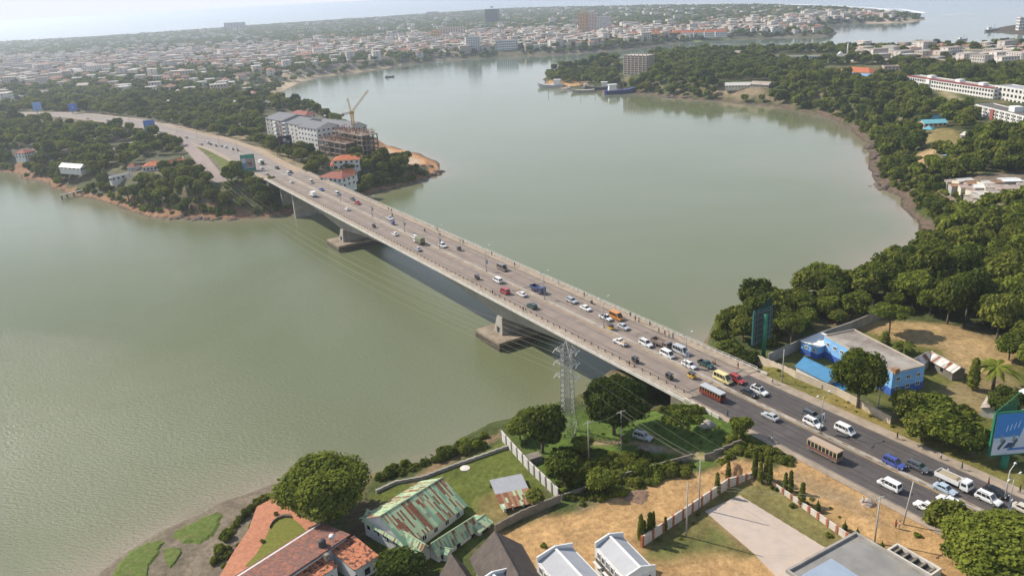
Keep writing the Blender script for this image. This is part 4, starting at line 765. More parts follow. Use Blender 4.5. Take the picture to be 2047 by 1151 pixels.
def win_strip(par, sides, Lx, Ly, nx, ny, zs, w_=1.3, h_=1.3, off=.05, m=None, name='windows'):
    s = MB()
    for sd_ in sides:
        n = nx if sd_ in (0, 2) else ny; Ls = Lx if sd_ in (0, 2) else Ly
        for z in zs:
            for i in range(n):
                x = -Ls/2+(i+.5)*Ls/n; c = {0: (x, -Ly/2-off/2, z), 2: (x, Ly/2+off/2, z), 1: (Lx/2+off/2, x, z), 3: (-Lx/2-off/2, x, z)}[sd_]
                s.box(c, (w_, off+.06, h_) if sd_ in (0, 2) else (off+.06, w_, h_))
    return s.build(name, m or GLASSD, par, 'stuff')
def block(par, Lx, Ly, h, m, name='wall', z0=-1.0, c=(0, 0)):
    s = MB(); s.box((c[0], c[1], (h+z0)/2), (Lx, Ly, h-z0)); return s.build(name, m, par)
def gable(par, Lx, Ly, ze, zr, mats, wts=None, over=.5, c=(0, 0), name='roof', strip_w=.9, segs=1, gm=None, ridge=0.0, th=.08, hip=0.0, rz=0, seed=3):
    """ridge along x; ridge shifts the ridge line in y; hip pulls the ridge ends in"""
    r = random.Random(seed); s = MB(); X0, X1 = -Lx/2-over, Lx/2+over; slope0 = (zr-ze)/(Ly/2); dz = slope0*over; mats = mats if isinstance(mats, list) else [mats]
    n = max(1, int((X1-X0)/strip_w)) if len(mats) > 1 else 1
    for sg in (-1, 1):
        ye = sg*(Ly/2+over)
        for i in range(n):
            xa, xb = X0+(X1-X0)*i/n, X0+(X1-X0)*(i+1)/n; cur = r.choices(range(len(mats)), wts)[0] if len(mats) > 1 else 0
            for k in range(segs):
                if len(mats) > 1 and r.random() < .45: cur = r.choices(range(len(mats)), wts)[0]
                t0, t1 = k/segs, (k+1)/segs
                def P(x, t):
                    xr = max(-Lx/2-over+hip, min(Lx/2+over-hip, x)) if hip else x; xx = x+(xr-x)*t
                    return (xx, ye+(ridge-ye)*t, ze-dz+(zr-ze+dz)*t+((i % 2)*.02 if n > 1 else 0))
                q = [P(xa, t0), P(xb, t0), P(xb, t1), P(xa, t1)]; fs = [(0, 1, 2, 3) if sg < 0 else (3, 2, 1, 0)]; s.add(q, fs, cur)
    if hip:
        for sg in (-1, 1):
            xe = sg*(Lx/2+over); xr = sg*(Lx/2+over-hip); q = [(xe, -Ly/2-over, ze-dz), (xe, Ly/2+over, ze-dz), (xr, ridge, zr)]; s.add(q, [(0, 1, 2) if sg > 0 else (2, 1, 0)], 0)
    o = s.build(name, mats, par); o.location = (c[0], c[1], 0); o.rotation_euler = (0, 0, rz); md = o.modifiers.new('t', 'SOLIDIFY'); md.thickness = th; md.offset = -1
    if gm is not None and not hip:
        s = MB()
        for sg in (-1, 1): x = sg*Lx/2; s.add([(x-.1*sg, -Ly/2, ze-.3), (x-.1*sg, Ly/2, ze-.3), (x-.1*sg, Ly/2, ze), (x-.1*sg, ridge, zr-.06), (x-.1*sg, -Ly/2, ze)], [(0, 1, 2, 3, 4) if sg > 0 else (4, 3, 2, 1, 0)])
        q = s.build('gable_wall', gm, par); q.location = (c[0], c[1], 0); q.rotation_euler = (0, 0, rz)
    if len(mats) > 1 or ze > 2:
        q = MB(); q.tube((X0+hip, ridge, zr+.03), (X1-hip, ridge, zr+.03), .14, n=5); k = q.build('ridge_cap', mats[0], par); k.location = (c[0], c[1], 0); k.rotation_euler = (0, 0, rz)
    return o
def flat_roof(par, Lx, Ly, h, m, pm, ph_=.5, c=(0, 0), over=.0, t=.22, name='roof'):
    s = MB(); s.box((c[0], c[1], h+.06), (Lx-2*t if ph_ else Lx+2*over, Ly-2*t if ph_ else Ly+2*over, .12)); o = s.build(name, m, par)
    if ph_:
        s = MB()
        for cx_, cy_, a, b_ in ((0, -Ly/2+t/2, Lx, t), (0, Ly/2-t/2, Lx, t), (-Lx/2+t/2, 0, t, Ly-2*t), (Lx/2-t/2, 0, t, Ly-2*t)): s.box((c[0]+cx_, c[1]+cy_, h+ph_/2), (a, b_, ph_))
        s.build('parapet', pm, par)
    return o
def bld(name, label, p0, p1, p2, z, zb=None, wd=None, cat='building', group=None):
    ctr, rz, L_, w_ = rect_px(p0, p1, p2, z, wd); g = G1(*ctr) if zb is None else zb; TAKEN.append((ctr[0], ctr[1], max(L_, w_)/2)); return thing(name, label, cat, (ctr[0], ctr[1], g), rz, group), L_, w_, g
# ------------------------------------------------------------------ green tin roofed house
gz = 11.4; GMATS = [R_GREEN, R_GREEN2, R_RUST, R_RUST2]; GW = [.46, .2, .2, .14]
t, L_, w_, g = bld('tin_roof_house', 'white house under rust streaked green tin roofs on the shore lawn', (722, 1033), (841, 961), (922, 1013), gz+3.4)
t.location.z = gz; block(t, L_-.6, w_-.8, 3.4, wl('white')); gable(t, L_-.4, w_-.4, 3.4, 7.0, GMATS, GW, .6, strip_w=.42, segs=7, gm=wl('white'), seed=5)
windows(t, 0, L_-.6, w_-.8, [x for x in np.linspace(-L_/2+2, L_/2-2, 5)], [1.7], 1.2, 1.3); windows(t, 2, L_-.6, w_-.8, [x for x in np.linspace(-L_/2+2, L_/2-2, 4)], [1.7]); windows(t, 3, L_-.6, w_-.8, (-3, 0, 3), [1.7])
def wing(par_loc, name, p0, p1, p2, z, zr_, over, seed, mats, wts, m, label=None, extra=None):
    ctr, rz, L2, w2 = rect_px(p0, p1, p2, z); inv = par_loc.matrix_world.inverted() if False else None
    w_o = ob(name, None, par_loc); dx, dy = ctr[0]-par_loc.location.x, ctr[1]-par_loc.location.y; a = -par_loc.rotation_euler.z
    w_o.location = (dx*math.cos(a)-dy*math.sin(a), dx*math.sin(a)+dy*math.cos(a), 0); w_o.rotation_euler = (0, 0, rz+a)
    return w_o, L2, w2
def sub_block(parent, name, p0, p1, p2, z, ze, zr_, seed, mats, wts, m, segs=4, sw=.42, lean=False):
    ctr, rz, L2, w2 = rect_px(p0, p1, p2, z); dx, dy = ctr[0]-parent.location.x, ctr[1]-parent.location.y; a = -parent.rotation_euler.z
    c = (dx*math.cos(a)-dy*math.sin(a), dx*math.sin(a)+dy*math.cos(a)); r_ = rz+a
    s = MB(); s.box((0, 0, (ze-1)/2), (L2-.6, w2-.6, ze+1)); o = s.build(name, m, parent); o.location = (c[0], c[1], 0); o.rotation_euler = (0, 0, r_)
    rt = gable(o, L2-.5, w2-.5, ze, zr_, mats, wts, .45, strip_w=sw, segs=segs, gm=m, seed=seed); windows(o, 0, L2-.6, w2-.6, list(np.linspace(-L2/2+1.6, L2/2-1.6, max(2, int(L2/3)))), [ze*.5], 1.0, 1.1, False); windows(o, 2, L2-.6, w2-.6, list(np.linspace(-L2/2+1.6, L2/2-1.6, max(2, int(L2/3)))), [ze*.5], 1.0, 1.1, False)
    return o
sub_block(t, 'front_wing', (724, 1037), (838, 1108), (850, 1084), gz+2.9, 2.9, 4.4, 8, GMATS, [.6, .25, .05, .1], wl('white'))
sub_block(t, 'side_wing', (875, 1106), (958, 1052), (945, 1035), gz+2.9, 2.9, 4.6, 9, GMATS, [.5, .2, .1, .2], wl('white'))
sub_block(t, 'porch_wing', (958, 1062), (984, 1042), (958, 1022), gz+2.8, 2.8, 3.5, 10, GMATS, [.6, .3, .02, .08], wl('white'))
sub_block(t, 'entrance_bay', (862, 1095), (893, 1106), (903, 1094), gz+2.9, 2.9, 3.3, 11, [R_GREEN, R_GREEN2], [.7, .3], wl('white'))
# shed with half rusted roof
t, L_, w_, g = bld('tin_roof_shed', 'open fronted white shed with a roof half grey and half rusted', (982, 963), (1005, 1014), (1065, 998), gz+3.4)
t.location.z = gz+.3; block(t, .25, w_-.6, 3, wl('white'), 'wall', -1, (-L_/2+.4, 0)); 
s = MB(); s.box((0, w_/2-.4, 1.2), (L_-.6, .25, 3.6)); s.box((0, -w_/2+.4, 1.2), (L_-.6, .25, 3.6)); s.build('side_wall', wl('white'), t)
s = MB(); [s.box((L_/2-.35, y, 1.2), (.3, .3, 3.6)) for y in (-w_/2+.6, -w_/6, w_/6, w_/2-.6)]; s.build('front_post', wl('white'), t)
s = MB(); n = 14; rr_s = random.Random(4)
for i in range(n):
    for k in range(6):
        x0, x1 = -L_/2-.3+(L_+.6)*k/6, -L_/2-.3+(L_+.6)*(k+1)/6; y0, y1 = -w_/2-.3+(w_+.6)*i/n, -w_/2-.3+(w_+.6)*(i+1)/n; zf = lambda x: 3.5-(x+L_/2)*.06+(i % 2)*.02
        s.add([(x0, y0, zf(x0)), (x1, y0, zf(x1)), (x1, y1, zf(x1)), (x0, y1, zf(x0))], [(0, 1, 2, 3)], 0 if k < 3 else rr_s.choices([1, 2, 3], [.4, .35, .3])[0])
o = s.build('roof', [R_GREY, R_RUST, R_GREEN, R_RUST2], t); md = o.modifiers.new('t', 'SOLIDIFY'); md.thickness = .08
# brown roofed houses
t, L_, w_, g = bld('brown_roof_house', 'large house with a steep dark brown gable roof at the lower edge', (943, 1112), (985, 1200), (1072, 1140), 18.5, 13)
block(t, L_-1, w_-1, 5.5, wl('cream')); gable(t, L_-.6, w_-.6, 5.5, 9.5, R_BROWN, over=.7, gm=wl('cream')); windows(t, 3, L_-1, w_-1, (-3, 0, 3), [1.8, 4.3]); windows(t, 1, L_-1, w_-1, (-3, 0, 3), [1.8, 4.3])
t, L_, w_, g = bld('brown_roof_house', 'lower dark brown gabled roof left of the steep brown roof', (882, 1142), (925, 1210), (965, 1180), 16.5, 12.5)
block(t, L_-1, w_-1, 4, wl('cream')); gable(t, L_-.6, w_-.6, 4, 6.8, R_BROWN, over=.6, gm=wl('cream')); windows(t, 3, L_-1, w_-1, (-2, 2), [1.8])
# white townhouses
def townhouse(label, p0, p1, p2, zr_=21.6):
    t, L_, w_, g = bld('townhouse', label, p0, p1, p2, zr_, 15, group='white townhouses with grey roofs')
    h = zr_-15; block(t, L_, w_, h-1.2, wl('white')); 
    gable(t, L_-.5, w_-.5, h-1.1, h+.25, R_GREY, over=-.05, th=.1)
    for sg in (-1, 1):
        s = MB(); x = sg*(L_/2-.13); zz = [(-w_/2, h-1.25), (w_/2, h-1.25), (w_/2, h-.15), (0, h+.75), (-w_/2, h-.15)]; s.add([(x-.13, y, z) for y, z in zz]+[(x+.13, y, z) for y, z in zz], [(4, 3, 2, 1, 0), (5, 6, 7, 8, 9)]+[(i, (i+1) % 5, 5+(i+1) % 5, 5+i) for i in range(5)]); s.build('parapet', WHITE, t)
    s = MB(); s.box((0, 0, h+.34), (L_-.6, .45, .14)); s.build('ridge_cap', WHITE, t)
    for sd_ in (0, 2): windows(t, sd_, L_, w_, list(np.linspace(-L_/2+1.5, L_/2-1.5, 6)), [1.6, 4.4], 1.1, 1.5)
    for sd_ in (1, 3): windows(t, sd_, L_, w_, (-w_/4, w_/4), [1.6, 4.4], 1.2, 1.4)
    s = MB(); [s.box((x, -w_/2-.5, 3.1), (2.2, 1.0, .12)) for x in np.linspace(-L_/2+2, L_/2-2, 3)]; s.build('balcony', WHITE, t); s = MB(); [s.box((x, -w_/2-.45, 3.6), (2.0, .08, .8)) for x in np.linspace(-L_/2+2, L_/2-2, 3)]; s.build('balcony_rail', BARK, t)
townhouse('right one of the white townhouses, whole grey roof with white ridge in view', (1184, 1083), (1245, 1059), (1311, 1125)) if False else None
def th(label, a, b_, c): townhouse(label, a, b_, c)
th('rightmost white townhouse with a grey roof and white ridge line', (1245, 1061), (1311, 1127), (1252, 1150))
th('middle white townhouse with grey roof cut by the lower frame edge', (1144, 1082), (1218, 1158), (1142, 1190))
th('leftmost white townhouse of which only a roof corner shows', (1020, 1131), (1090, 1205), (1010, 1240))
# flat roofed building lower right
t, L_, w_, g = bld('flat_roof_building', 'grey flat roofed building with thick pale parapets at bottom right', (1710, 1066), (1570, 1143), (1830, 1150), 19.6, 15)
h = 4.6; block(t, L_, 34, h, wl('grey'), c=(0, math.copysign(34/2-w_/2, 1)) if False else (0, 0)) if False else None
ctr, rz, L2, w2 = rect_px((1710, 1066), (1570, 1143), (1860, 1165), 19.6)
t.location = (ctr[0], ctr[1], 15); t.rotation_euler = (0, 0, rz); block(t, L2, w2, h, wl('offw')); flat_roof(t, L2, w2, h, mat('grey_screed', (.24, .235, .22), .85, .15, .3, col2=(.29, .26, .22), thr=(.45, .65)), CONC, .6, t=.45)
s = MB(); s.box((L2*.22, w2*.02, h+.22), (L2*.42, w2*.75, .16)); s.build('sheet_roof', mat('blue_grey_sheet', (.30, .36, .44), .5, .06, .4), t)
ctr, rz, L2, w2 = rect_px((1795, 1090), (1775, 1100), (1860, 1150), 19)
t, L2, w2, g = bld('parapet_annex', 'narrow annex with dark open top beside the flat grey roof', (1793, 1087), (1772, 1100), (1850, 1160), 18.2, 15); block(t, L2, w2, 2.6, wl('offw')); flat_roof(t, L2, w2, 2.6, DARKM, PALE, .9, t=.35)
s = MB(); [s.box((0, y, 3.0), (L2-.7, .4, .4)) for y in np.linspace(-w2/2+1, w2/2-1, 5)]; s.build('roof_beam', CONCD, t)
# red tiled building lower left
rg = 9.6
t, L_, w_, g = bld('tile_roof_building', 'long building with weathered red clay tile roofs beside the paved terrace', (447, 1158), (639, 1037), (700, 1072), rg+5.5, rg)
t.location.z = rg; block(t, L_-1, w_-1, 5, wl('white'))
s = MB(); X0, X1 = -L_/2-6, L_/2; W2 = w_/2
s.add([(X0, -W2, 6.0), (X1, -W2, 6.0), (X1, W2, 4.9), (X0, W2, 4.9)], [(0, 1, 2, 3)], 0) 
o = s.build('roof', [R_TILED, R_TILE], t); md = o.modifiers.new('t', 'SOLIDIFY'); md.thickness = .15; windows(t, 2, L_-1, w_-1, list(np.linspace(-L_/2+2, L_/2-2, 7)), [2.2], 1.3, 1.6); windows(t, 1, L_-1, w_-1, (-2, 2), [2.2])
def low_roof(par, name, p0, p1, p2, z, hh, tilt, m):
    ctr, rz, L2, w2 = rect_px(p0, p1, p2, z); dx, dy = ctr[0]-par.location.x, ctr[1]-par.location.y; a = -par.rotation_euler.z
    s = MB(); s.box((0, 0, (hh-1)/2), (L2-.5, w2-.5, hh+.4)); o = s.build(name, wl('white'), par); o.location = (dx*math.cos(a)-dy*math.sin(a), dx*math.sin(a)+dy*math.cos(a), 0); o.rotation_euler = (0, 0, rz+a)
    s = MB(); s.add([(-L2/2, -w2/2, hh-.1), (L2/2, -w2/2, hh-.1), (L2/2, w2/2, hh+tilt), (-L2/2, w2/2, hh+tilt)], [(0, 1, 2, 3)]); r = s.build('roof', m, o); md = r.modifiers.new('t', 'SOLIDIFY'); md.thickness = .15; windows(o, 1, L2-.5, w2-.5, (-2, 2), [hh*.5], 1.2, 1.4, False); windows(o, 0, L2-.5, w2-.5, (-3, 0, 3), [hh*.5], 1.2, 1.4, False); return o
low_roof(t, 'middle_wing', (545, 1152), (634, 1097), (682, 1121), rg+4.8, 4.4, .6, R_TILE); low_roof(t, 'east_wing', (708, 1135), (757, 1105), (710, 1069), rg+4.8, 4.4, .5, R_TILE)
s = MB(); s.box((L_/2-7, -W2-1.2, 5.6), (.9, .9, 1.4)); s.build('chimney', CONCD, t)
s = MB(); n0 = 12; s.lathe((0, 0, 0), [(.05, 0), (.45, .1), (.62, .3)], 12); dsh = s.build('satellite_dish', WHITE, label='round white satellite dish on the red tiled roofs', cat='satellite dish'); p = W(663, 1072, rg+6.6); dsh.location = tuple(p); dsh.rotation_euler = (.9, 0, .3)
s = MB(); s.lathe((0, 0, 0), [(.75, 0), (.8, .2), (.8, 1.4), (.5, 1.7), (.25, 1.75)], 12); tk = s.build('water_tank', DARKM, label='black round water tank standing between the tiled roofs', cat='water tank'); tk.location = tuple(W(645, 1092, rg+5.6))
# ------------------------------------------------------------------ red terrace with oval lawn
def sheet(pts, z, m, name, zdz=0, kind='structure', th=0):
    P = [tuple(W(x, y, z)[:2]) for x, y in pts]; s = MB(); s.prism(P, z-th, z) if th else s.add([(a, b_, z) for a, b_ in P], [tuple(range(len(P)))])
    o = s.build(name, m, kind=kind)
    if not th:
        me_ = o.data
        if me_.polygons[0].normal.z < 0: me_.flip_normals()
    return o
TZ_ = 9.9; PAVR = mat('red_paving', (.47, .205, .115), .9, .16, 1.5, col2=(.40, .17, .10), bump=.02)
sheet([(425, 1175), (463, 1108), (498, 1055), (513, 1012), (553, 991), (600, 1030), (640, 1048), (640, 1080), (560, 1150), (480, 1200)], TZ_, PAVR, 'paved_terrace', th=2.5)
sheet([(512, 1107), (530, 1076), (543, 1046), (560, 1032), (580, 1032), (598, 1045), (612, 1060), (600, 1085), (560, 1100), (512, 1135), (490, 1130)], TZ_+.06, mat('terrace_lawn', (.16, .165, .03), .95, .2, 1.2), 'terrace_lawn')
s = MB(); pts = [(541, 1052), (547, 1042), (557, 1034), (570, 1030), (583, 1031)]
for a, b_ in zip(pts, pts[1:]): pa, pb2 = W(*a, TZ_), W(*b_, TZ_); s.prism([tuple(pa[:2]), tuple(pb2[:2]), tuple((pb2-(0, .6, 0))[:2]), tuple((pa-(0, .6, 0))[:2])], TZ_, TZ_+.5)
s.build('curved_bench', BARK, label='dark curved bench at the rim of the terrace lawn', cat='bench')
for px, py, lb in ((552, 1028, 'dark potted agave standing above the curved bench'), (525, 1083, 'dark spiky plant beside the terrace lawn edge')):
    p = W(px, py, TZ_); plant('banana', p[0], p[1], TZ_, .9, 1.3, lb, name='agave', cat='plant')
# ------------------------------------------------------------------ paved yard and its wall
PAV = mat('pale_block_paving', (.46, .385, .33), .9, .08, .5, col2=(.50, .40, .31), thr=(.4, .7))
sheet([(1409, 1021), (1504, 977), (1665, 1092), (1640, 1160), (1560, 1160), (1508, 1106)], 15.06, PAV, 'paved_yard', th=.1)
BRICK = mat('brick_red_paint', (.36, .13, .07), .85, .2, 2); WPAN = mat('cream_wall_panel', (.60, .53, .46), .85, .15, .6, col2=(.48, .42, .36), thr=(.5, .75))
def panel_wall(label, pts, hgt, npil, mpan, mpil, zf=None, th=.22, pw=.5, group=None, name='boundary_wall', cat='wall'):
    root = thing(name, label, cat, group=group); P = [T(x, y) if zf is None else W(x, y, zf) for x, y in pts]
    for (a, b_), n in zip(zip(P, P[1:]), npil):
        d = (b_-a)[:2]; L2 = np.linalg.norm(d); rz = math.atan2(d[1], d[0]); seg = L2/n
        for i in range(n):
            c = a+(b_-a)*((i+.5)/n); s = MB(); s.box((0, 0, hgt/2-.4), (seg-(pw if mpil else 0)+.0, th, hgt+.8)); s.box((0, 0, hgt+.05), (seg-(pw if mpil else 0), th+.12, .1)); o = s.build('panel', mpan, root); o.location = tuple(c); o.rotation_euler = (0, 0, rz)
            if mpil: c = a+(b_-a)*(i/n); s = MB(); s.box((0, 0, hgt/2-.35), (pw, pw, hgt+1.1)); o = s.build('pillar', mpil, root); o.location = tuple(c); o.rotation_euler = (0, 0, rz)
    return root
panel_wall('long cream wall with brick red pillars along the dirt lane and yard', [(1284, 1092), (1455, 975), (1508, 962), (1548, 985), (1712, 1100)], 2.3, [9, 3, 3, 9], WPAN, BRICK, 15.0)
panel_wall('white plastered wall with dark posts running down from the shore', [(1003, 880), (1058, 942), (1117, 998)], 2.6, [5, 5], wl('offw'), CONCD)
panel_wall('low grey wall between the half-rusted shed and the thicket', [(990, 1066), (1040, 1038), (1120, 1004)], 1.9, [4, 5], CONCD, None)
panel_wall('low dark wall across the thicket towards the dirt track', [(1122, 1000), (1250, 955), (1385, 918)], 1.3, [6, 6], CONCD, None); panel_wall('short dark wall behind the dirt track near the bridge', [(1408, 922), (1482, 889)], 1.4, [4], CONCD, None)
panel_wall('low curved stone wall across the lawn by the shore', [(752, 985), (790, 968), (845, 957), (920, 930), (1018, 895)], .7, [3, 4, 6, 7], CONC, None, th=.4)
panel_wall('tall grey wall running back from the dark billboard to the woods', [(1535, 727), (1600, 697), (1700, 662), (1770, 634)], 3.0, [4, 7, 5], CONC, None)
panel_wall('cream roadside wall stepping down along the right verge', [(1510, 722), (1590, 756), (1673, 790), (1780, 848)], 1.9, [7, 9, 8], mat('cream_block_wall', (.50, .42, .32), .9, .15, .6), None)
# ------------------------------------------------------------------ blue school and neighbours
SK, BL = wl('sky'), wl('blue'); bz = 15.0
def two_tone(par, Lx, Ly, h, lo=1.4): 
    o = block(par, Lx, Ly, h, SK); s = MB(); s.box((0, 0, (lo-1)/2), (Lx+.06, Ly+.06, lo+1)); s.build('painted_dado', BL, par); return o
t, L_, w_, g = bld('blue_school', 'long sky blue two-storey building with a stained flat roof', (1785, 747), (1648, 672), (1698, 655), bz+6.2, bz)
two_tone(t, L_, w_, 6.2, 2.0); flat_roof(t, L_, w_, 6.2, R_FLAT, mat('roof_parapet', (.46, .40, .32), .9, .15, .6), .45)
sgn = 1
for sd_, n, LL in ((0, 9, L_), (2, 9, L_), (1, 3, w_), (3, 3, w_)): windows(t, sd_, L_, w_, list(np.linspace(-LL/2+1.8, LL/2-1.8, n)), [4.4, 1.9] if sd_ in (1, 3) else [4.4], 1.3, 1.1)
s = MB(); s.box((-L_/2+.1, w_/2-.8, 6.9), (1.4, 1.4, 1.4)); s.build('roof_block', R_RUST2, t)
t, L_, w_, g = bld('blue_annex', 'sky blue stair block on the right flank of the long blue building', (1842, 726), (1812, 744), (1795, 715), bz+5.4, bz)
two_tone(t, L_, w_, 5.4); flat_roof(t, L_, w_, 5.4, R_FLAT, BL, .3); windows(t, 0, L_, w_, (0,), [2.2, 4]); windows(t, 2, L_, w_, (0,), [2.2, 4])
t, L_, w_, g = bld('white_roof_annex', 'small blue annex with a bright white flat roof at the grey wall', (1602, 681), (1636, 694), (1650, 668), bz+3.8, bz)
two_tone(t, L_, w_, 3.7, 1.6); flat_roof(t, L_, w_, 3.75, R_WHITE, R_WHITE, 0, over=.3); windows(t, 0, L_, w_, (-1, 1.5), [2.5], 1, .9); windows(t, 1, L_, w_, (0,), [2.5], 1, .9); windows(t, 3, L_, w_, (0,), [2.5], 1, .9); windows(t, 2, L_, w_, (0,), [2.5], 1, .9)
t, L_, w_, g = bld('blue_roof_shed', 'white shed with a bright blue gabled roof beside the cream roadside wall', (1590, 731), (1654, 763), (1690, 752), bz+3.6, bz)
block(t, L_-.3, w_-.5, 3.6, wl('white')); gable(t, L_-.2, w_-.3, 3.6, 5.4, R_BLUE, over=.3, gm=wl('offw')); s = MB(); s.add([(L_/2+.2, -1.5, 2.8), (L_/2+3.6, -1.5, 2.2), (L_/2+3.6, w_/2, 2.2), (L_/2+.2, w_/2, 2.8)], [(0, 1, 2, 3)]); o = s.build('porch_roof', R_BLUE, t); md = o.modifiers.new('t', 'SOLIDIFY'); md.thickness = .1
t, L_, w_, g = bld('tin_house', 'low shack with patchy rusted tin roof behind the blue building', (1818, 722), (1845, 708), (1858, 716), bz+2.9, bz)
block(t, L_-.3, w_-.3, 2.8, wl('cream')); gable(t, L_, w_, 2.8, 4.0, [R_TIN, R_RUST, R_LTIN], [.5, .2, .3], .4, strip_w=.5, segs=3, gm=wl('cream'))
t, L_, w_, g = bld('tin_house', 'stone walled hut with striped rusty tin roof on the dirt yard', (1850, 712), (1905, 742), (1918, 730), bz+2.8, bz)
block(t, L_-.3, w_-.3, 2.7, CONCD); gable(t, L_, w_, 2.7, 3.8, [R_TIN, R_RUST, R_LTIN], [.5, .2, .3], .4, strip_w=.6, segs=2, gm=CONCD); windows(t, 0, L_-.3, w_-.3, (-2, 1), [1.5], .9, 1, False)
for p0, p1, p2, zz, m, lb in (((2028, 783), (2060, 802), (2075, 785), 3.2, R_WHITE, 'small hut with white roof above the big billboard'), ((1975, 790), (1962, 812), (1995, 822), 2.6, R_TIN, 'tiny shack with grey corrugated roof left of the big billboard'), ((1995, 800), (2010, 796), (2018, 815), 2.4, R_TEAL, 'tiny stall with a turquoise roof near the big billboard')):
    t, L_, w_, g = bld('hut', lb, p0, p1, p2, 15+zz); block(t, L_-.2, w_-.2, zz-.2, wl('offw')); gable(t, L_, w_, zz-.2, zz+.4, m, over=.2, gm=wl('offw'))
# ------------------------------------------------------------------ billboards
BGREEN = mat('billboard_green', (.02, .17, .09), .5, .1, 1); BBACK = mat('billboard_back', (.03, .07, .06), .7, .15, 1)
FLATM = {}
def fm(c, r=.55):
    if c not in FLATM: FLATM[c] = mat('print_%d_%d_%d' % tuple(int(255*x) for x in c), c, r, 0)
    return FLATM[c]
def text(par, body, x, z, size, m, y=-.03, bold=0):
    cu = bpy.data.curves.new('lettering', 'FONT'); cu.body = body; cu.size = size; cu.offset = bold; cu.resolution_u = 2; cu.extrude = .01; o = bpy.data.objects.new('t', cu); dg = bpy.context.evaluated_depsgraph_get()
    COL.objects.link(o); dg.update(); me_ = bpy.data.meshes.new_from_object(o.evaluated_get(dg)); bpy.data.objects.remove(o); me_.materials.clear(); me_.materials.append(m)
    q = ob('lettering', me_, par); q.location = (x, y, z); q.rotation_euler = (math.pi/2, 0, 0); return q
def poly(par, pts, m, y=-.02, name='print'):
    s = MB(); n = len(pts); s.add([(x, y, z) for x, z in pts]+[(x, y+.015, z) for x, z in pts], [tuple(range(n)), tuple(range(n, 2*n))[::-1]]+[(i, n+i, n+(i+1) % n, (i+1) % n) for i in range(n)]); return s.build(name, m, par)
def panel_px(tl, tr, bl, base, zb):
    """world frame of an upright panel from its picture corners, sharing the distance of its post"""
    b_ = W(base[0], base[1], zb) if zb is not None else T(*base); d = np.hypot(b_[0], b_[1])
    def at(p, dist): r = RM @ np.array([p[0]-CX, p[1]-CY, FPX]); return r*(dist/np.hypot(r[0], r[1]))+np.array([0, 0, CAMH])
    return b_, d, at
def billboard(label, base, p_left, p_right, z_lo, z_hi, zb, post_r, face, back=None, group=None, frame=BGREEN, post=BGREEN, depth=1.6):
    """p_left/p_right: world xy of the two lower corners"""
    b_ = np.array(base); t = thing('billboard', label, 'billboard', tuple(b_), 0, group); c = (np.array(p_left)+np.array(p_right))/2; d = np.array(p_right)-np.array(p_left); Wd = np.linalg.norm(d); rz = math.atan2(d[1], d[0]); Hh = z_hi-z_lo
    s = MB(); s.tube((0, 0, -.5), (0, 0, z_lo-b_[2]+(Hh*.9 if 'behind' in label else .3)), post_r, post_r, 12); s.build('post', post, t)
    pn = ob('panel', None, t); pn.location = (c[0]-b_[0], c[1]-b_[1], z_lo-b_[2]); pn.rotation_euler = (0, 0, rz)
    s = MB(); f = .3
    s.box((0, depth*.2, Hh/2), (Wd, .16, Hh)); o = s.build('backing', BBACK if back is None else back, pn); s = MB()
    for cc, sz in (((0, .3, f/2), (Wd+.2, .5, f)), ((0, .3, Hh-f/2), (Wd+.2, .5, f)), ((-Wd/2, .3, Hh/2), (f, .5, Hh-2*f)), ((Wd/2, .3, Hh/2), (f, .5, Hh-2*f))): s.box(cc, sz)
    s.build('frame', frame, pn); s = MB(); s.box((0, .1, Hh/2), (Wd-2*f, .1, Hh-2*f)); fc = s.build('face', face, pn); return t, pn, Wd, Hh
# big billboard lower right
b_ = W(2003, 948, 15.5); dd = np.hypot(b_[0], b_[1]); z0 = 15.5
def zat(p, dist): r = RM @ np.array([p[0]-CX, p[1]-CY, FPX]); q = r*(dist/np.hypot(r[0], r[1])); return np.array([q[0], q[1], q[2]+CAMH])
pl = zat((1976, 921), dd-1.5); pr_ = zat((2062, 898), dd+4.0); zl = (pl[2]+pr_[2])/2; ztop = zat((1993, 826), dd-1.5)[2]
u_ = (pr_-pl)[:2]; u_ /= np.linalg.norm(u_); pr_ = pl[:2]+u_*12.5
t, pn, Wd, Hh = billboard('large green framed billboard with a blue sky and deck chairs picture at right edge', b_, pl[:2], pr_, zl, ztop, 15.5, .75, fm((.62, .66, .74)))
print('billboard', pl, pr_, zl, ztop, Wd, Hh)
f = .32; poly(pn, [(-Wd/2+f, Hh*.38), (-.5, Hh*.38), (.3, Hh*.7), (.7, Hh-f), (-Wd/2+f, Hh-f)], fm((.06, .25, .62)), .04); poly(pn, [(-Wd/2+f, Hh*.30), (-.6, Hh*.36), (-.5, Hh*.45), (-Wd/2+f, Hh*.42)], fm((.50, .60, .70)), .035)
poly(pn, [(.9, Hh*.80), (Wd/2-f, Hh*.80), (Wd/2-f, Hh-f), (.9, Hh-f)], fm((.05, .16, .45)), .035); text(pn, 'ABU', 1.2, Hh*.86, 1.5, fm((.8, .85, .9)), .02, .02)
for k in range(4): poly(pn, [(-3.6+k*.8, Hh*.56+k*.25), (-3.4+k*.8, Hh*.56+k*.25), (-3.2+k*.85, Hh*.70+k*.3), (-3.35+k*.85, Hh*.70+k*.3)], fm((.55, .70, .85)), .025)
for x, a in ((-4.2, .3), (-1.6, -.2)):
    poly(pn, [(x-.7, Hh*.18), (x-.2, Hh*.14), (x+1.0, Hh*.34), (x+.6, Hh*.40)], fm((.10, .12, .16)), .022); poly(pn, [(x-.3, Hh*.33), (x+.4, Hh*.30), (x+.3, Hh*.47), (x-.2, Hh*.50)], fm((.28, .32, .36)), .028)
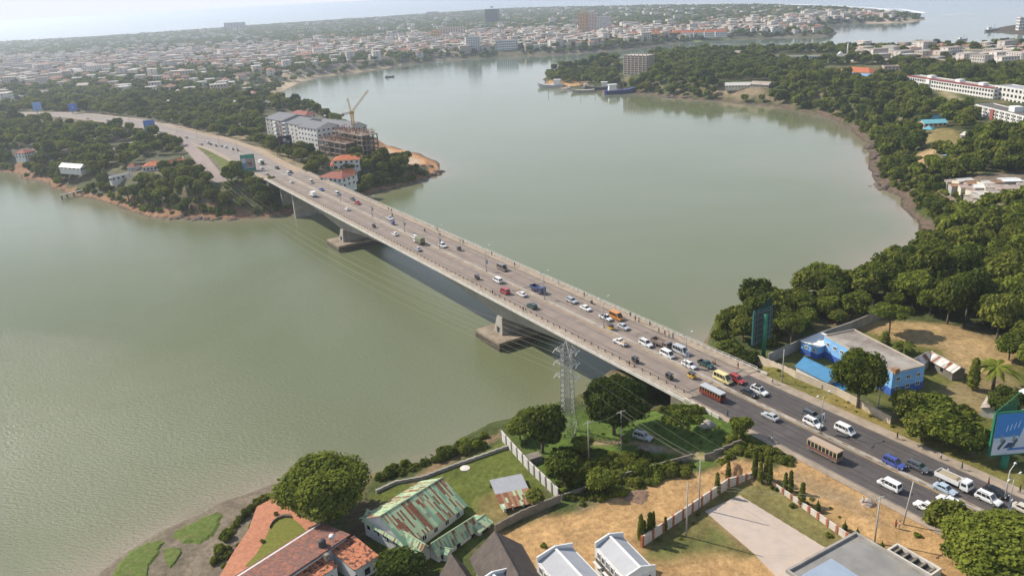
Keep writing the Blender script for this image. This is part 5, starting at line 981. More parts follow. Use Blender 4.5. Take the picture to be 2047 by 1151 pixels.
poly(pn, [(-3.6, Hh*.17), (-1.2, Hh*.20), (-1.0, Hh*.29), (-2.6, Hh*.30)], fm((.04, .07, .20)), .024); poly(pn, [(-2.6, Hh*.12), (1.6, Hh*.12), (1.6, Hh*.17), (-2.6, Hh*.17)], fm((.10, .22, .55)), .022)
poly(pn, [(2.2, Hh*.38), (2.8, Hh*.32), (3.4, Hh*.38), (3.0, Hh*.45), (2.5, Hh*.45)], fm((.30, .55, .12)), .022)
for k in range(4): poly(pn, [(1.8, Hh*(.72-.055*k)), (Wd/2-1, Hh*(.72-.055*k)), (Wd/2-1, Hh*(.735-.055*k)), (1.8, Hh*(.735-.055*k))], fm((.35, .42, .55)), .022)
s = MB(); s.tube((-Wd/2, .3, Hh+.1), (Wd/2-4, 5.5, Hh+1.3), .1, n=5); s.add([(-Wd/2, .5, 0), (Wd/2-4, 5.5, 0), (Wd/2-4, 5.5, Hh), (-Wd/2, .5, Hh)], [(0, 1, 2, 3)]); s.build('rear_panel', BGREEN, pn)
# dark billboard seen from behind, by the bridge end
b_ = W(1526, 712, 15.4); dd = np.hypot(b_[0], b_[1]); pl = zat((1505, 690), dd-1.2); pr_ = zat((1531, 684), dd+3); zl = pl[2]; zt = zat((1507, 623), dd-1.2)[2]
u_ = (pr_-pl)[:2]; u_ /= np.linalg.norm(u_); t, pn, Wd, Hh = billboard('tall dark billboard seen from behind with green post and steel ribs', b_, pl[:2], pl[:2]+u_*7.5, zl, zt, 15.4, .6, fm((.03, .06, .06)), frame=fm((.03, .12, .11)), post=BGREEN)
s = MB()
for k in range(6): s.tube((-Wd/2, -.1, Hh*(k+.5)/6), (Wd/2, -.1, Hh*(k+.5)/6), .04, n=4)
for x in (-Wd/2+1.4, -Wd/2+.2, Wd/2-1): s.tube((x, -.1, 0), (x, -.1, Hh), .05, n=4)
s.build('rib', STEEL, pn); s = MB()
for k in range(5): s.tube((Wd/2, .3, Hh*(.9-.1*k)), (Wd/2+2.6-.4*k, 2.5, Hh*(1.0-.12*k)), .05, n=4)
s.build('floodlight_arm', LAT, pn); s = MB(); s.add([(-Wd/2, .2, Hh), (Wd/2, .2, Hh), (Wd/2, .5, Hh+2.6)], [(0, 1, 2), (2, 1, 0)]); s.build('top_sheet', BBACK, pn)
# far side billboards
def small_board(label, base, zb, l, r, top, paint, wr=.4, post=BGREEN, wm=None, frame=BGREEN):
    b_ = W(base[0], base[1], zb); dd = np.hypot(b_[0], b_[1]); pl = zat(l, dd); pr_ = zat(r, dd); zt = zat((l[0], top), dd)[2]
    t, pn, Wd, Hh = billboard(label, b_, pl[:2], pr_[:2], (pl[2]+pr_[2])/2, zt, zb, wr, fm((.6, .62, .64)), frame=frame, post=post)
    for pts, c in paint: poly(pn, [((x-.5)*(Wd-.7), .35+z*(Hh-.7)) for x, z in pts], fm(c), .02+.001*len(pts))
    return pn, Wd, Hh
small_board('green framed billboard with a crowd picture at the far end of the bridge', (497, 352), 14, (485, 343), (512, 340), 310, [([(0, 0), (1, 0), (1, .16), (0, .1)], (.03, .28, .18)), ([(0, .12), (.3, .12), (.3, .5), (0, .5)], (.12, .32, .55)), ([(.3, .15), (1, .18), (1, .75), (.3, .8)], (.40, .30, .26)), ([(0, .8), (1, .75), (1, 1), (0, 1)], (.04, .30, .20)), ([(.4, .3), (.8, .3), (.8, .55), (.4, .5)], (.45, .38, .50))])
small_board('black and red billboard with white lettering blocks beside the pale apartments', (577, 318), 15, (560, 303), (586, 300), 272, [([(0, 0), (1, 0), (1, 1), (0, 1)], (.02, .02, .03)), ([(0, 0), (.27, 0), (.22, 1), (0, 1)], (.40, .03, .05)), ([(.32, .62), (.6, .56), (.62, .82), (.32, .86)], (.75, .75, .76)), ([(.5, .50), (.85, .46), (.86, .68), (.5, .72)], (.7, .7, .72)), ([(.08, .1), (.2, .1), (.2, .45), (.08, .45)], (.7, .6, .6))], post=CONCD, frame=DARKM)
small_board('blue and green billboard above the far approach road', (302, 278), 15, (290, 264), (312, 262), 241, [([(0, .5), (1, .5), (1, 1), (0, 1)], (.08, .20, .58)), ([(0, 0), (1, 0), (1, .5), (0, .5)], (.14, .32, .34)), ([(.1, .7), (.9, .68), (.9, .76), (.1, .78)], (.5, .6, .8))], post=CONCD, frame=fm((.2, .3, .5)))
small_board('pale blue billboard on the far road, farthest to the left', (76, 232), 15, (67, 222), (85, 221), 205, [([(0, 0), (1, 0), (1, 1), (0, 1)], (.22, .38, .70)), ([(.1, .2), (.9, .2), (.9, .4), (.1, .4)], (.5, .55, .65))], post=CONCD, frame=fm((.2, .3, .5)))
small_board('deep blue billboard on the far road, second from the left', (147, 232), 15, (139, 223), (155, 222), 208, [([(0, 0), (1, 0), (1, 1), (0, 1)], (.07, .16, .55)), ([(.3, .3), (.6, .3), (.6, .7), (.3, .7)], (.3, .5, .8))], post=CONCD, frame=fm((.1, .2, .5)))
# ------------------------------------------------------------------ apartments, building site and crane on the far point
def front_px(p0, p1, yb, wd, zb):
    """front top corners p0, p1, the row of the ground under p0, real depth wd"""
    g = W(p0[0], yb, zb); zt = zb+topz(g, p0[1], zb); a = W(p0[0], p0[1], zt)[:2]; b_ = W(p1[0], p1[1], zt)[:2]; d = b_-a; L_ = np.linalg.norm(d); d /= L_; n = np.array([-d[1], d[0]]); n = n if n@a > 0 else -n
    ctr = a+d*L_/2+n*wd/2; return ctr, math.atan2(d[1], d[0]), L_, zt
def slab(label, p0, p1, yb, wd, name='apartment_block', floors=5, wall='white', nx=8, ny=3, roof=None, zb=13, cat='building', group=None, par_h=.6, kind='flat', zr=2.5, sides=(0, 1, 3), ww=1.5, wh=1.3, roofm=None):
    ctr, rz, L_, zt = front_px(p0, p1, yb, wd, zb); w_ = wd; h = zt-zb; TAKEN.append((ctr[0], ctr[1], max(L_, w_)/2)); CLR.append((ctr[0], ctr[1], L_/2, w_/2, rz)); t = thing(name, label, cat, (ctr[0], ctr[1], zb), rz, group); block(t, L_, w_, h, wl(wall), z0=-3)
    if kind == 'flat': flat_roof(t, L_, w_, h, roofm or CONC, wl(wall), par_h)
    else: gable(t, L_, w_, h, h+zr, roofm or R_ORANGE, over=.5, gm=wl(wall), hip=(w_*.45 if kind == 'hip' else 0))
    fh = h/floors; win_strip(t, sides, L_, w_, nx, ny, [fh*(i+.55) for i in range(floors)], min(ww, L_/nx*.6), min(wh, fh*.5), .08)
    return t, L_, w_, zb, h
CLR = []
z = 32
t, L_, w_, g, h = slab('left grey and white apartment wing with stacked white balconies', (530, 236), (562, 242), 284, 26, floors=6, wall='grey', nx=4, ny=6, zb=13.5, kind='gable', zr=3.2, roofm=R_SLATE)
s = MB(); [s.box((L_*.12, -w_/2-.8, 2.6+i*3.0), (4.6, 1.6, 1.0)) for i in range(6)]; s.build('balcony', WHITE, t); s = MB(); s.box((L_*.40, -w_/2-.06, h/2), (1.6, .12, h)); s.build('brown_column', R_RED, t)
t, L_, w_, g, h = slab('second grey and white apartment wing with stacked white balconies', (563, 244), (594, 250), 290, 26, floors=6, wall='offw', nx=4, ny=6, zb=13.5, kind='gable', zr=3.2, roofm=R_SLATE)
s = MB(); [s.box((-L_*.3, -w_/2-.8, 2.6+i*3.0), (4.6, 1.6, 1.0)) for i in range(6)]; s.build('balcony', WHITE, t)
t, L_, w_, g, h = slab('white apartment wing with square windows behind the black billboard', (594, 252), (632, 258), 298, 20, floors=5, wall='white', nx=6, ny=5, zb=13.5, kind='gable', zr=3.2, roofm=R_SLATE)
t, L_, w_, g, h = slab('slate roofed apartment wing stretching towards the crane', (634, 248), (702, 256), 292, 14, floors=5, wall='offw', nx=8, ny=3, zb=13.5, kind='gable', zr=3.2, roofm=R_SLATE)
t, L_, w_, g, h = slab('red roofed house among the trees behind the apartments', (578, 227), (610, 231), 243, 12, name='villa', floors=2, wall='cream', nx=4, ny=2, zb=14, kind='hip', zr=2.6, roofm=R_RED)
SITEM = mat('raw_concrete', (.27, .22, .18), .95, .3, .3, col2=(.17, .13, .10))
def site(label, p0, p1, yb, wd, floors, zb=13.5, nx=7, ny=4, poles=True, cat='building', SITEM=SITEM, CONCD=CONCD):
    ctr, rz, L_, ztop = front_px(p0, p1, yb, wd, zb); w_ = wd; h = ztop-zb; TAKEN.append((ctr[0], ctr[1], L_/2)); CLR.append((ctr[0], ctr[1], L_/2, w_/2, rz)); t = thing('unfinished_building', label, cat, (ctr[0], ctr[1], zb), rz); g = zb; fh = h/floors
    for i in range(floors+1):
        s = MB(); s.box((0, 0, fh*i), (L_, w_, .45)); s.build('floor_slab', SITEM, t)
    s = MB()
    for i in range(nx+1):
        for j in range(ny+1): s.box((-L_/2+.4+(L_-.8)*i/nx, -w_/2+.4+(w_-.8)*j/ny, h/2), (.6, .6, h))
    s.build('columns', SITEM, t, 'stuff'); s = MB(); r = random.Random(3)
    for f_ in range(floors):
        for i in range(nx):
            if r.random() < .45: s.box((-L_/2+(i+.5)*L_/nx, -w_/2+w_*.12, fh*(f_+.45)), (L_/nx*.9, .2, fh*.7))
    s.build('infill_wall', CONCD, t)
    s = MB(); s.box((0, 0, h*.46), (L_*.55, w_*.5, h*.9)); s.build('inner_core', CONCD, t)
    if poles:
        s = MB()
        for i in range(150): x, y = r.uniform(-L_/2, L_/2), r.uniform(-w_/2, w_/2); s.tube((x, y, h), (x+r.uniform(-.2, .2), y, h+r.uniform(1.5, 4)), .12, n=4)
        s.build('formwork_props', R_RUST, t, 'stuff')
    return t, L_, w_, g, h
site('large concrete building frame under construction below the yellow crane', (662, 262), (722, 273), 308, 13, 5)
site('lower front wing of the concrete frame with open floors', (634, 280), (690, 289), 312, 13, 3, nx=5, ny=3, poles=True)
YC = mat('crane_yellow', (.55, .33, .06), .6, .15, 1)
cb = W(712, 300, 13.5); hc = topz(cb, 228, 13.5); t = thing('tower_crane', 'yellow tower crane with raised jib over the unfinished building', 'crane', tuple(cb))
def truss(s, a, b_, w_, n, r=.1):
    a, b_ = Vector(a), Vector(b_); d = (b_-a); e = d.cross(Vector((0, 1, 0))).normalized() if abs(d.normalized().y) < .9 else Vector((1, 0, 0)); f_ = d.cross(e).normalized(); cs = [(e*x+f_*y)*w_/2 for x, y in ((-1, -1), (1, -1), (1, 1), (-1, 1))]
    for k in range(4): s.tube(a+cs[k], b_+cs[k], r, n=4)
    for i in range(n):
        p, q = a.lerp(b_, i/n), a.lerp(b_, (i+1)/n)
        for k in range(4): s.tube(p+cs[k], q+cs[(k+1) % 4], r*.7, n=3); s.tube(q+cs[k], q+cs[(k+1) % 4], r*.7, n=3)
s = MB(); truss(s, (0, 0, 0), (0, 0, hc), 1.9, 18, .17); s.build('mast', YC, t); s = MB(); s.box((0, 0, hc+.8), (3.2, 3.2, 1.6)); s.build('cab', YC, t)
s = MB(); truss(s, (0, 0, hc+1.2), (13, 3, hc+15.5), 1.1, 12, .12); s.build('jib', YC, t); s = MB(); truss(s, (0, 0, hc+1.2), (-6.5, -1.5, hc+.2), 1.2, 4, .12); s.box((-6.5, -1.5, hc-.3), (1.8, 1.6, 1.8)); s.build('counter_jib', CONCD, t)
s = MB(); truss(s, (-.6, 0, hc+1.5), (-1.8, 0, hc+11), .8, 6, .09); s.tube((-1.8, 0, hc+11), (-6.5, -1.5, hc+1), .06, n=3); s.tube((-1.8, 0, hc+11), (12, 2.8, hc+14.5), .05, n=3); s.build('mast_head', YC, t)
for p0, p1, yb, wd, nm, lb, rm, fl, kd in (((665, 321), (718, 318), 340, 13, 'villa', 'large orange roofed white villa beside the crane site', R_ORANGE, 2, 'hip'), ((638, 353), (683, 357), 373, 12, 'villa', 'red roofed white villa close to the bridge railing', R_RED, 2, 'hip'), ((685, 350), (713, 343), 360, 6, 'villa', 'small red roofed outbuilding right of the villa by the bridge', R_ORANGE, 1, 'hip'),
          ((662, 331), (682, 328), 341, 7, 'villa', 'little orange roofed wing left of the large villa', R_ORANGE, 1, 'hip'), ((284, 333), (320, 330), 346, 12, 'villa', 'bungalow with orange roof in the left bank gardens', R_ORANGE, 1, 'hip'), ((336, 331), (372, 322), 341, 8, 'villa', 'long pink roofed house at the right of the left bank gardens', R_ORANGE, 1, 'gable'), ((253, 334), (269, 333), 345, 8, 'villa', 'small house with faded red roof by the left bank lawn', R_RED, 1, 'hip'),
          ((222, 356), (268, 346), 363, 3, 'garden_building', 'long low white outbuilding above the jetty gardens', R_WHITE, 1, 'flat'), ((218, 304), (250, 298), 309, 8, 'villa', 'long tan roofed house with white tower behind the gardens', R_TIN, 1, 'gable'), ((252, 289), (268, 288), 301, 7, 'villa', 'square white tower house in the left bank trees', R_WHITE, 2, 'flat'),
          ((155, 287), (203, 273), 291, 7, 'villa', 'long pale roof half hidden by trees near the far road', R_LTIN, 1, 'gable'), ((48, 306), (70, 301), 317, 10, 'villa', 'pink roofed house at the left edge shore', R_RED, 2, 'hip'), ((118, 333), (160, 336), 339, 6, 'garden_building', 'low pale shed near the shore left of the jetty', R_LTIN, 1, 'gable'), ((455, 207), (492, 206), 217, 12, 'villa', 'wide pale green and white house above the far trees', R_LTIN, 2, 'hip')):
    slab(lb, p0, p1, yb, wd, name=nm, floors=fl, wall='white', nx=5, ny=3, kind=kd, zr=2.2, roofm=rm, cat='house', zb=13.3 if yb < 350 or p0[0] > 600 else 11)
panel_wall('white garden wall running down past the left bank gardens', [(366, 320), (372, 335), (382, 352)], 2.2, [3, 3], WHITE, None); panel_wall('grey wall along the bottom of the left bank gardens', [(170, 345), (215, 353), (300, 360), (420, 358)], 2.0, [3, 5, 6], CONC, None)
# jetty on the left bank
jb = W(122, 400, 0); je = W(170, 388, 0); t = thing('jetty', 'short wooden jetty on tall legs at the left bank', 'jetty', (jb[0], jb[1], 0)); d = (je-jb)[:2]; Lj = np.linalg.norm(d); rz = math.atan2(d[1], d[0]); t.rotation_euler = (0, 0, rz)
s = MB(); s.box((Lj/2, 0, 3.2), (Lj, 1.8, .3)); s.build('deck', CONC, t)
for x in (1, 5, Lj*.55, Lj*.85): s = MB(); s.box((x, -.5, 1.1), (.5, .5, 4.2)); s.box((x, .5, 1.1), (.5, .5, 4.2)); s.build('leg', CONCD, t)
# ------------------------------------------------------------------ right bank buildings
t, L_, w_, g, h = slab('very long white three-storey building with a dark red roof strip', (1811, 153), (1987, 179), 175, 14, floors=3, wall='white', nx=34, ny=3, zb=13, par_h=.7, ww=2.4, wh=2.0, roofm=CONC)
s = MB(); s.box((0, -w_/2+1.2, h+.75), (L_-1, 3.4, .5)); s.build('red_roof_strip', mat('red_roof_strip', (.25, .035, .035), .8, .1, .1), t); s = MB(); [s.box((x, w_*.1, h+1.4), (6, 5, 2.6)) for x in (-L_*.28, L_*.05, L_*.3)]; s.box((-L_*.21, -w_/2-.5, h/2), (5.5, 1.4, h+1)); s.build('stair_tower', WHITE, t)
slab('pale block with blue-grey roof at the right end of the long white building', (1990, 172), (2062, 183), 202, 14, floors=3, wall='white', nx=9, ny=3, zb=13, ww=2.4, wh=2, roofm=R_GREY)
t, L_, w_, g, h = slab('four-storey pale slab block with rows of windows and a roof box', (1950, 210), (2090, 245), 236, 13, floors=4, wall='white', nx=24, ny=3, zb=13, ww=1.7, wh=2.0, roofm=mat('dark_roof_felt', (.13, .12, .11), .9, .1, .3))
s = MB(); [s.box((x, -w_/2-.35, h/2), (.35, .7, h)) for x in np.linspace(-L_/2, L_/2, 13)]; s.build('fin', wl('white'), t); s = MB(); s.box((-L_*.05, 1, h+1.8), (7, 6, 3.6)); s.build('roof_box', WHITE, t); s = MB(); s.box((-L_*.22, -w_/2-.4, h/2), (3.4, .3, h)); s.build('red_panel', mat('brick_panel', (.34, .09, .06), .85, .1, .4), t)
t, L_, w_, g, h = slab('house with bright blue roof in the clearing on the right bank', (1848, 247), (1894, 245), 262, 10, name='blue_roof_house', floors=2, wall='pink', nx=5, ny=2, kind='gable', zr=1.8, roofm=R_TEAL, zb=13)
slab('small blue pyramid roofed wing in the clearing', (1845, 258), (1863, 259), 266, 7, name='blue_roof_house', floors=1, wall='pink', nx=2, ny=2, kind='hip', zr=1.8, roofm=R_TEAL, zb=13)
slab('rear house with pale blue roof behind the clearing house', (1862, 236), (1892, 235), 245, 6, name='blue_roof_house', floors=2, wall='pink', nx=3, ny=2, kind='gable', zr=1.5, roofm=R_TEAL, zb=13)
slab('tiny teal roofed pavilion in the woods', (1779, 198), (1798, 198), 207, 10, name='pavilion', floors=1, wall='cream', nx=2, ny=2, kind='hip', zr=2.2, roofm=R_TEAL, zb=13)
slab('grey roofed white shed right of the clearing house', (1920, 270), (1944, 272), 281, 12, name='shed', floors=1, wall='white', nx=2, ny=2, kind='gable', zr=1.2, roofm=R_LTIN, zb=13)
slab('turquoise walled house deep in the right bank trees', (1885, 300), (1900, 303), 317, 8, name='house', floors=2, wall='sky', nx=2, ny=2, kind='gable', zr=1.4, roofm=R_TEAL, zb=13)
slab('brick red block with stepped tower near the long white building', (1768, 134), (1798, 133), 156, 12, name='brick_block', floors=5, wall='pink', nx=4, ny=3, zb=13, roofm=CONCD); slab('long hall with an orange tiled roof', (1672, 142), (1738, 146), 152, 18, name='hall', floors=1, wall='cream', nx=8, ny=2, kind='hip', zr=4, roofm=R_ORANGE, zb=13)
slab('long hall with a pale blue roof in front of the orange one', (1660, 149), (1735, 153), 158, 10, name='hall', floors=1, wall='sky', nx=8, ny=2, kind='gable', zr=2, roofm=mat('pale_blue_sheet', (.20, .34, .52), .6, .1, .3), zb=13)
# shanties
rs = random.Random(12); SH = [R_TIN, R_LTIN, R_RUST2, R_WHITE, R_TIN, mat('pinkish_tin', (.40, .30, .26), .8, .2, 1)]
for i, (px, py, a) in enumerate(((1905, 362, 12), (1925, 360, 14), (1946, 366, 13), (1965, 372, 15), (1990, 372, 16), (2010, 378, 14), (2032, 376, 17), (1970, 388, 18), (1990, 392, 20), (2012, 396, 18), (2034, 394, 18), (1950, 380, 12), (2020, 408, 20), (2044, 406, 16), (1998, 405, 15), (2040, 362, 14), (1960, 402, 13), (1938, 374, 16), (1955, 392, 18), (1978, 362, 15), (2000, 364, 14), (2018, 362, 15), (1980, 404, 20), (2046, 384, 18), (2000, 384, 20), (2026, 386, 19), (1915, 372, 13), (2060, 396, 20), (2055, 370, 16))):
    ctr = T(px, py, 3.0)+np.array([0, 0, 3.0]); t = thing('shanty', ('shanty with %s roof in the hillside cluster' % ('rusty', 'pale', 'brown', 'white', 'patchy', 'pinkish')[i % 6]), 'hut', (ctr[0], ctr[1], G1(ctr[0], ctr[1])), rs.uniform(-.5, .1), 'shanty huts on the right bank')
    k = FPX/np.linalg.norm(ctr-np.array([0, 0, CAMH])); L_ = a*1.9/k; w_ = L_*rs.uniform(.6, .9); hh = rs.uniform(2.4, 3.6); block(t, L_, w_, hh, wl(rs.choice(['conc', 'cream', 'grey']))); gable(t, L_, w_, hh, hh+rs.uniform(.3, 1.0), SH[i % 6], over=.4)
# unfinished tower on the island and boatyard
t, L_, w_, g, h = site('unfinished eleven-storey concrete tower at the tip of the wooded island', (1246, 111), (1292, 112), 150, 16, 9, 11, 6, 4, False, 'building', wm((.56, .48, .41)), wm((.42, .37, .33))); s = MB(); [s.tube((x, y, h), (x, y, h+2.6), .5, n=4) for x in np.linspace(-L_/2, L_/2, 7) for y in (-w_/2, w_/2)]; s.build('rooftop_columns', CONC, t)
win_strip(t, (0, 1, 3), L_-.6, w_-.6, 7, 4, [h/9*(i+.5) for i in range(9)], 1.6, 1.7, .1, DARKM)
t, L_, w_, g, h = slab('white school block with arcades on the island ridge', (1552, 114), (1640, 113), 127, 10, floors=3, wall='white', nx=16, ny=2, zb=12, ww=2.6, wh=1.6); t, L_, w_, g, h = slab('white mosque block with dome base and slim minaret', (1664, 111), (1695, 111), 125, 14, name='mosque', floors=2, wall='white', nx=5, ny=3, zb=12)
s = MB(); s.tube((L_*.35, 0, h), (L_*.35, 0, h+12), .9, .7, 8); s.lathe((L_*.35, 0, h+12), [(1.1, 0), (1.1, .6), (.6, .9), (.1, 3)], 8); s.build('minaret', WHITE, t); s = MB(); s.lathe((-L_*.1, 0, h+.6), [(3.2, 0), (3.0, 1.4), (1.8, 2.8), (.2, 3.6)], 12); s.build('dome', WHITE, t)
for lb, p0, p1, yb, wd, wc, fl, kd, rm in (('yellowish mansion block on the island skyline', (1712, 102), (1743, 101), 119, 14, 'yellow', 3, 'hip', R_TIN), ('long cream block on the skyline at far right', (1918, 101), (1990, 101), 112, 12, 'yellow', 3, 'flat', None), ('white low house right of the unfinished tower', (1464, 120), (1491, 119), 130, 12, 'white', 2, 'flat', None),
        ('grey white block on the island ridge behind the trees', (1436, 107), (1490, 105), 116, 14, 'cream', 2, 'gable', R_TIN), ('white house with steep gables on the skyline', (1825, 106), (1862, 108), 115, 12, 'white', 2, 'gable', R_WHITE), ('pale roofed workshops by the dirt slope on the island', (1450, 171), (1500, 170), 176, 8, 'cream', 1, 'gable', R_LTIN),
        ('brown roofed sheds below the island ridge', (1500, 168), (1536, 170), 176, 9, 'conc', 1, 'gable', R_TIN), ('small pink house among island trees', (1585, 129), (1602, 129), 135, 9, 'pink', 2, 'flat', None), ('cream house with brown roof at the skyline right of mansion', (1875, 104), (1893, 104), 115, 11, 'yellow', 2, 'hip', R_TIN)):
    slab(lb, p0, p1, yb, wd, name='island_building', floors=fl, wall=wc, nx=8, ny=2, zb=12, kind=kd, roofm=rm, zr=2.5)
# high buildings across the estuary
WALLC['dark'] = (.06, .07, .08)
for lb, x0, x1, yt, yb, wd, wc, fl, nx, zb in (('tall orange apartment tower across the estuary, left half', 1155, 1174, 28, 72, 22, 'orange', 15, 6, 8),
        ('tall pinkish apartment tower joined to the orange one', 1176, 1192, 29, 71, 20, 'peach', 15, 5, 8),
        ('white apartment tower right of the orange towers', 1194, 1221, 35, 64, 22, 'white', 12, 7, 8),
        ('white ten-storey block standing alone at the far waterline', 931, 958, 76, 112, 16, 'white', 9, 6, 3),
        ('white terraced hotel block by the far shore', 990, 1034, 83, 107, 18, 'white', 5, 10, 5),
        ('peach apartment block cluster behind the far shore', 862, 878, 62, 83, 22, 'orange', 7, 4, 8),
        ('long peach apartment block behind the white ten-storey one', 880, 925, 57, 75, 25, 'peach', 7, 9, 8),
        ('low white block left of the peach apartments', 850, 880, 77, 87, 18, 'white', 4, 6, 8),
        ('dark unfinished tower wrapped in netting on the far skyline', 969, 993, 20, 52, 30, 'dark', 14, 6, 8),
        ('hazy unfinished block on the left skyline', 447, 483, 47, 64, 30, 'grey', 7, 6, 8),
        ('pink hotel on the sea front skyline', 852, 873, 25, 36, 26, 'pink', 5, 6, 6),
        ('cream hotel pair near the sea front', 1305, 1338, 27, 35, 24, 'yellow', 4, 8, 6),
        ('pinkish apartment block left of orange towers', 1143, 1153, 41, 57, 18, 'peach', 8, 3, 8),
        ('white round-ended building at the tip of far headland', 1538, 1548, 35, 53, 12, 'yellow', 7, 3, 6),
        ('pale hotel tower on the sea spit, left one', 1700, 1715, 21, 33, 20, 'peach', 6, 5, 2),
        ('pale hotel tower on the sea spit, right one', 1728, 1752, 20, 33, 22, 'peach', 7, 7, 2),
        ('white lighthouse like block of the old fort', 2040, 2050, 36, 60, 12, 'white', 4, 3, 5),
        ('yellow apartment row on the left hillside', 591, 640, 55, 65, 24, 'yellow', 4, 9, 8),
        ('cream blocks among gardens below the sea front', 1560, 1585, 12, 23, 24, 'peach', 5, 6, 6)):
    slab(lb, (x0, yt), (x1, yt-(x1-x0)*.05), yb, wd, name='tower_block' if fl > 6 else 'apartment_block', floors=fl, wall=wc, nx=nx, ny=4, zb=zb, ww=9, wh=9, par_h=1.0); t_ = [o for o in COL.objects if o.get('label') == lb][0]
    if fl > 8: s = MB(); s.box((0, 0, 0), (8, 8, 4)); o = s.build('lift_house', wl(wc), t_); o.location = (0, 0, (yb-yt)/FPX*np.linalg.norm(W(x0, yb, zb)[:2])+1.5)
for i in range(16):                                     # white villas and red roofed rows along the far shore
    px = 1265+i*22 if i < 9 else 1425+(i-9)*21; py = (66-i*.6) if i < 9 else 56-(i-9)*.2; p = W(px, py, 20); t = thing('terrace_house', ('white house under an orange roof in the long row on the far shore' if i < 9 else 'white gabled villa in the row above the far green slope'), 'house', (p[0], p[1], 8), -.1, 'row of orange roofed houses across the estuary' if i < 9 else 'row of white gabled villas across the estuary')
    block(t, 24 if i < 9 else 17, 12, 10, wl('white')); gable(t, 24 if i < 9 else 12, 12 if i < 9 else 17, 10, 14.5, R_ORANGE if i < 9 else R_TIN, over=.6, hip=5 if i < 9 else 0, rz=0 if i < 9 else math.pi/2); win_strip(t, (0,), 24 if i < 9 else 17, 12, 6, 2, [2.5, 6.5], 2.2, 1.8, .15)
# ------------------------------------------------------------------ towns nobody could count, and their nearest houses one by one
def town_house(i, L_, w_, h, kind_, wallm, roofm, fl):
    s = MB(); s.box((0, 0, h/2-1), (L_, w_, h+2), m=0)
    if kind_ == 'flat': s.box((0, 0, h+.2), (L_+.4, w_+.4, .4), m=1)
    else:
        hp = w_*.45 if kind_ == 'hip' else 0; e = .5; X0, X1, Y0, Y1 = -L_/2-e, L_/2+e, -w_/2-e, w_/2+e; zr = h+w_*.24; s.add([(X0, Y0, h-.1), (X1, Y0, h-.1), (X1, Y1, h-.1), (X0, Y1, h-.1), (X0+hp+.01, 0, zr), (X1-hp-.01, 0, zr)], [(0, 1, 5, 4), (2, 3, 4, 5), (1, 2, 5), (3, 0, 4), (3, 2, 1, 0)], 1)
    n = max(2, int(L_/3)); 
    for f_ in range(fl):
        for k in range(n):
            x = -L_/2+(k+.5)*L_/n; z_ = h*(f_+.55)/fl
            for sg in (-1, 1): s.box((x, sg*(w_/2+.02), z_), (1.3, .12, min(1.4, h/fl*.5)), m=2)
        for sg in (-1, 1): s.box((sg*(L_/2+.02), 0, h*(f_+.55)/fl), (.12, 1.3, min(1.4, h/fl*.5)), m=2)
    return s.mesh('house', [wallm, roofm, GLASSD])
FW = [mat('town_wall_%d' % i, c, .85, .1, .2, rnd=.2) for i, c in enumerate(((.54, .47, .39), (.62, .58, .53), (.46, .36, .28), (.54, .46, .38)))]
FR = [mat('town_roof_%d' % i, c, .85, .15, .3, rnd=.3) for i, c in enumerate(((.32, .17, .12), (.42, .36, .31), (.50, .47, .43), (.24, .17, .14), (.32, .28, .25)))]
TH = [town_house(i, *a) for i, a in enumerate(((12, 9, 3.4, 'gable', FW[0], FR[1], 1), (14, 9, 3.2, 'gable', FW[2], FR[4], 1), (11, 10, 6.2, 'hip', FW[0], FR[0], 2), (13, 11, 6.4, 'flat', FW[1], FR[2], 2), (16, 12, 9.5, 'flat', FW[3], FR[2], 3), (15, 10, 6.4, 'hip', FW[1], FR[0], 2), (20, 12, 12.5, 'flat', FW[1], FR[1], 4), (18, 9, 3.6, 'gable', FW[2], FR[3], 1)))]
HL = ['low house with a pale sheet roof in the far bank town', 'low house with a dull brown sheet roof in the far bank town', 'two-storey house with a red hipped roof in the far bank town', 'white flat-roofed two-storey house in the far bank town', 'cream three-storey flat-roofed block in the far bank town', 'white two-storey house with red hipped roof in the far bank town', 'pale four-storey block in the far bank town', 'long low house with dark rusty roof in the far bank town']
X, Y, r = scatter(120000, 850, 5200, -38, 30, 21); dB = inside_dist(PB, X, Y); z1 = np.maximum(inside_dist(HOUSEZ[0], X, Y), inside_dist(HOUSEZ[1], X, Y)) > 0
bg_ = in_px(B_GREEN, X, Y, 13) > 0; keep = (dB > 32) & clear_of(X, Y, 6) & (seg_dist(np.array(FARL), X, Y) > 26); keep &= r.uniform(size=X.shape) < np.where(bg_, .05, 1)*np.where(z1, 1.0, np.where(np.hypot(X, Y) > 2600, .07, .13))
for tx, ty, tr in TAKEN:
    if ty > 800: keep &= (X-tx)**2+(Y-ty)**2 > (tr+10)**2
idx_ = thin(X, Y, keep, 15.0); idx_ = idx_[np.argsort(np.hypot(X[idx_], Y[idx_]))]; zz = H(X[idx_], Y[idx_]); print('houses', len(idx_))
pk = r.choice(8, len(idx_), p=[.16, .11, .13, .18, .15, .13, .08, .06]); rzs = r.choice([.3, 1.87, .1, 1.7], len(idx_))+r.normal(size=len(idx_))*.12; sc_ = r.uniform(.75, 1.35, len(idx_)); NI = 150
for j in range(NI):
    i = idx_[j]; ob('town_house', TH[pk[j]], label=HL[pk[j]], cat='house', group='houses of the far bank town', loc=(X[i], Y[i], zz[j]), rz=rzs[j]).scale = (sc_[j],)*3
for j in range(NI): CLR.append((X[idx_[j]], Y[idx_[j]], 7, 5, 0))
k = slice(NI, None); gn_scatter('distant_town', X[idx_][k], Y[idx_][k], zz[k], np.repeat(sc_[k][:, None], 3, 1), TH, 41, extra=pk[k], rz=rzs[k])
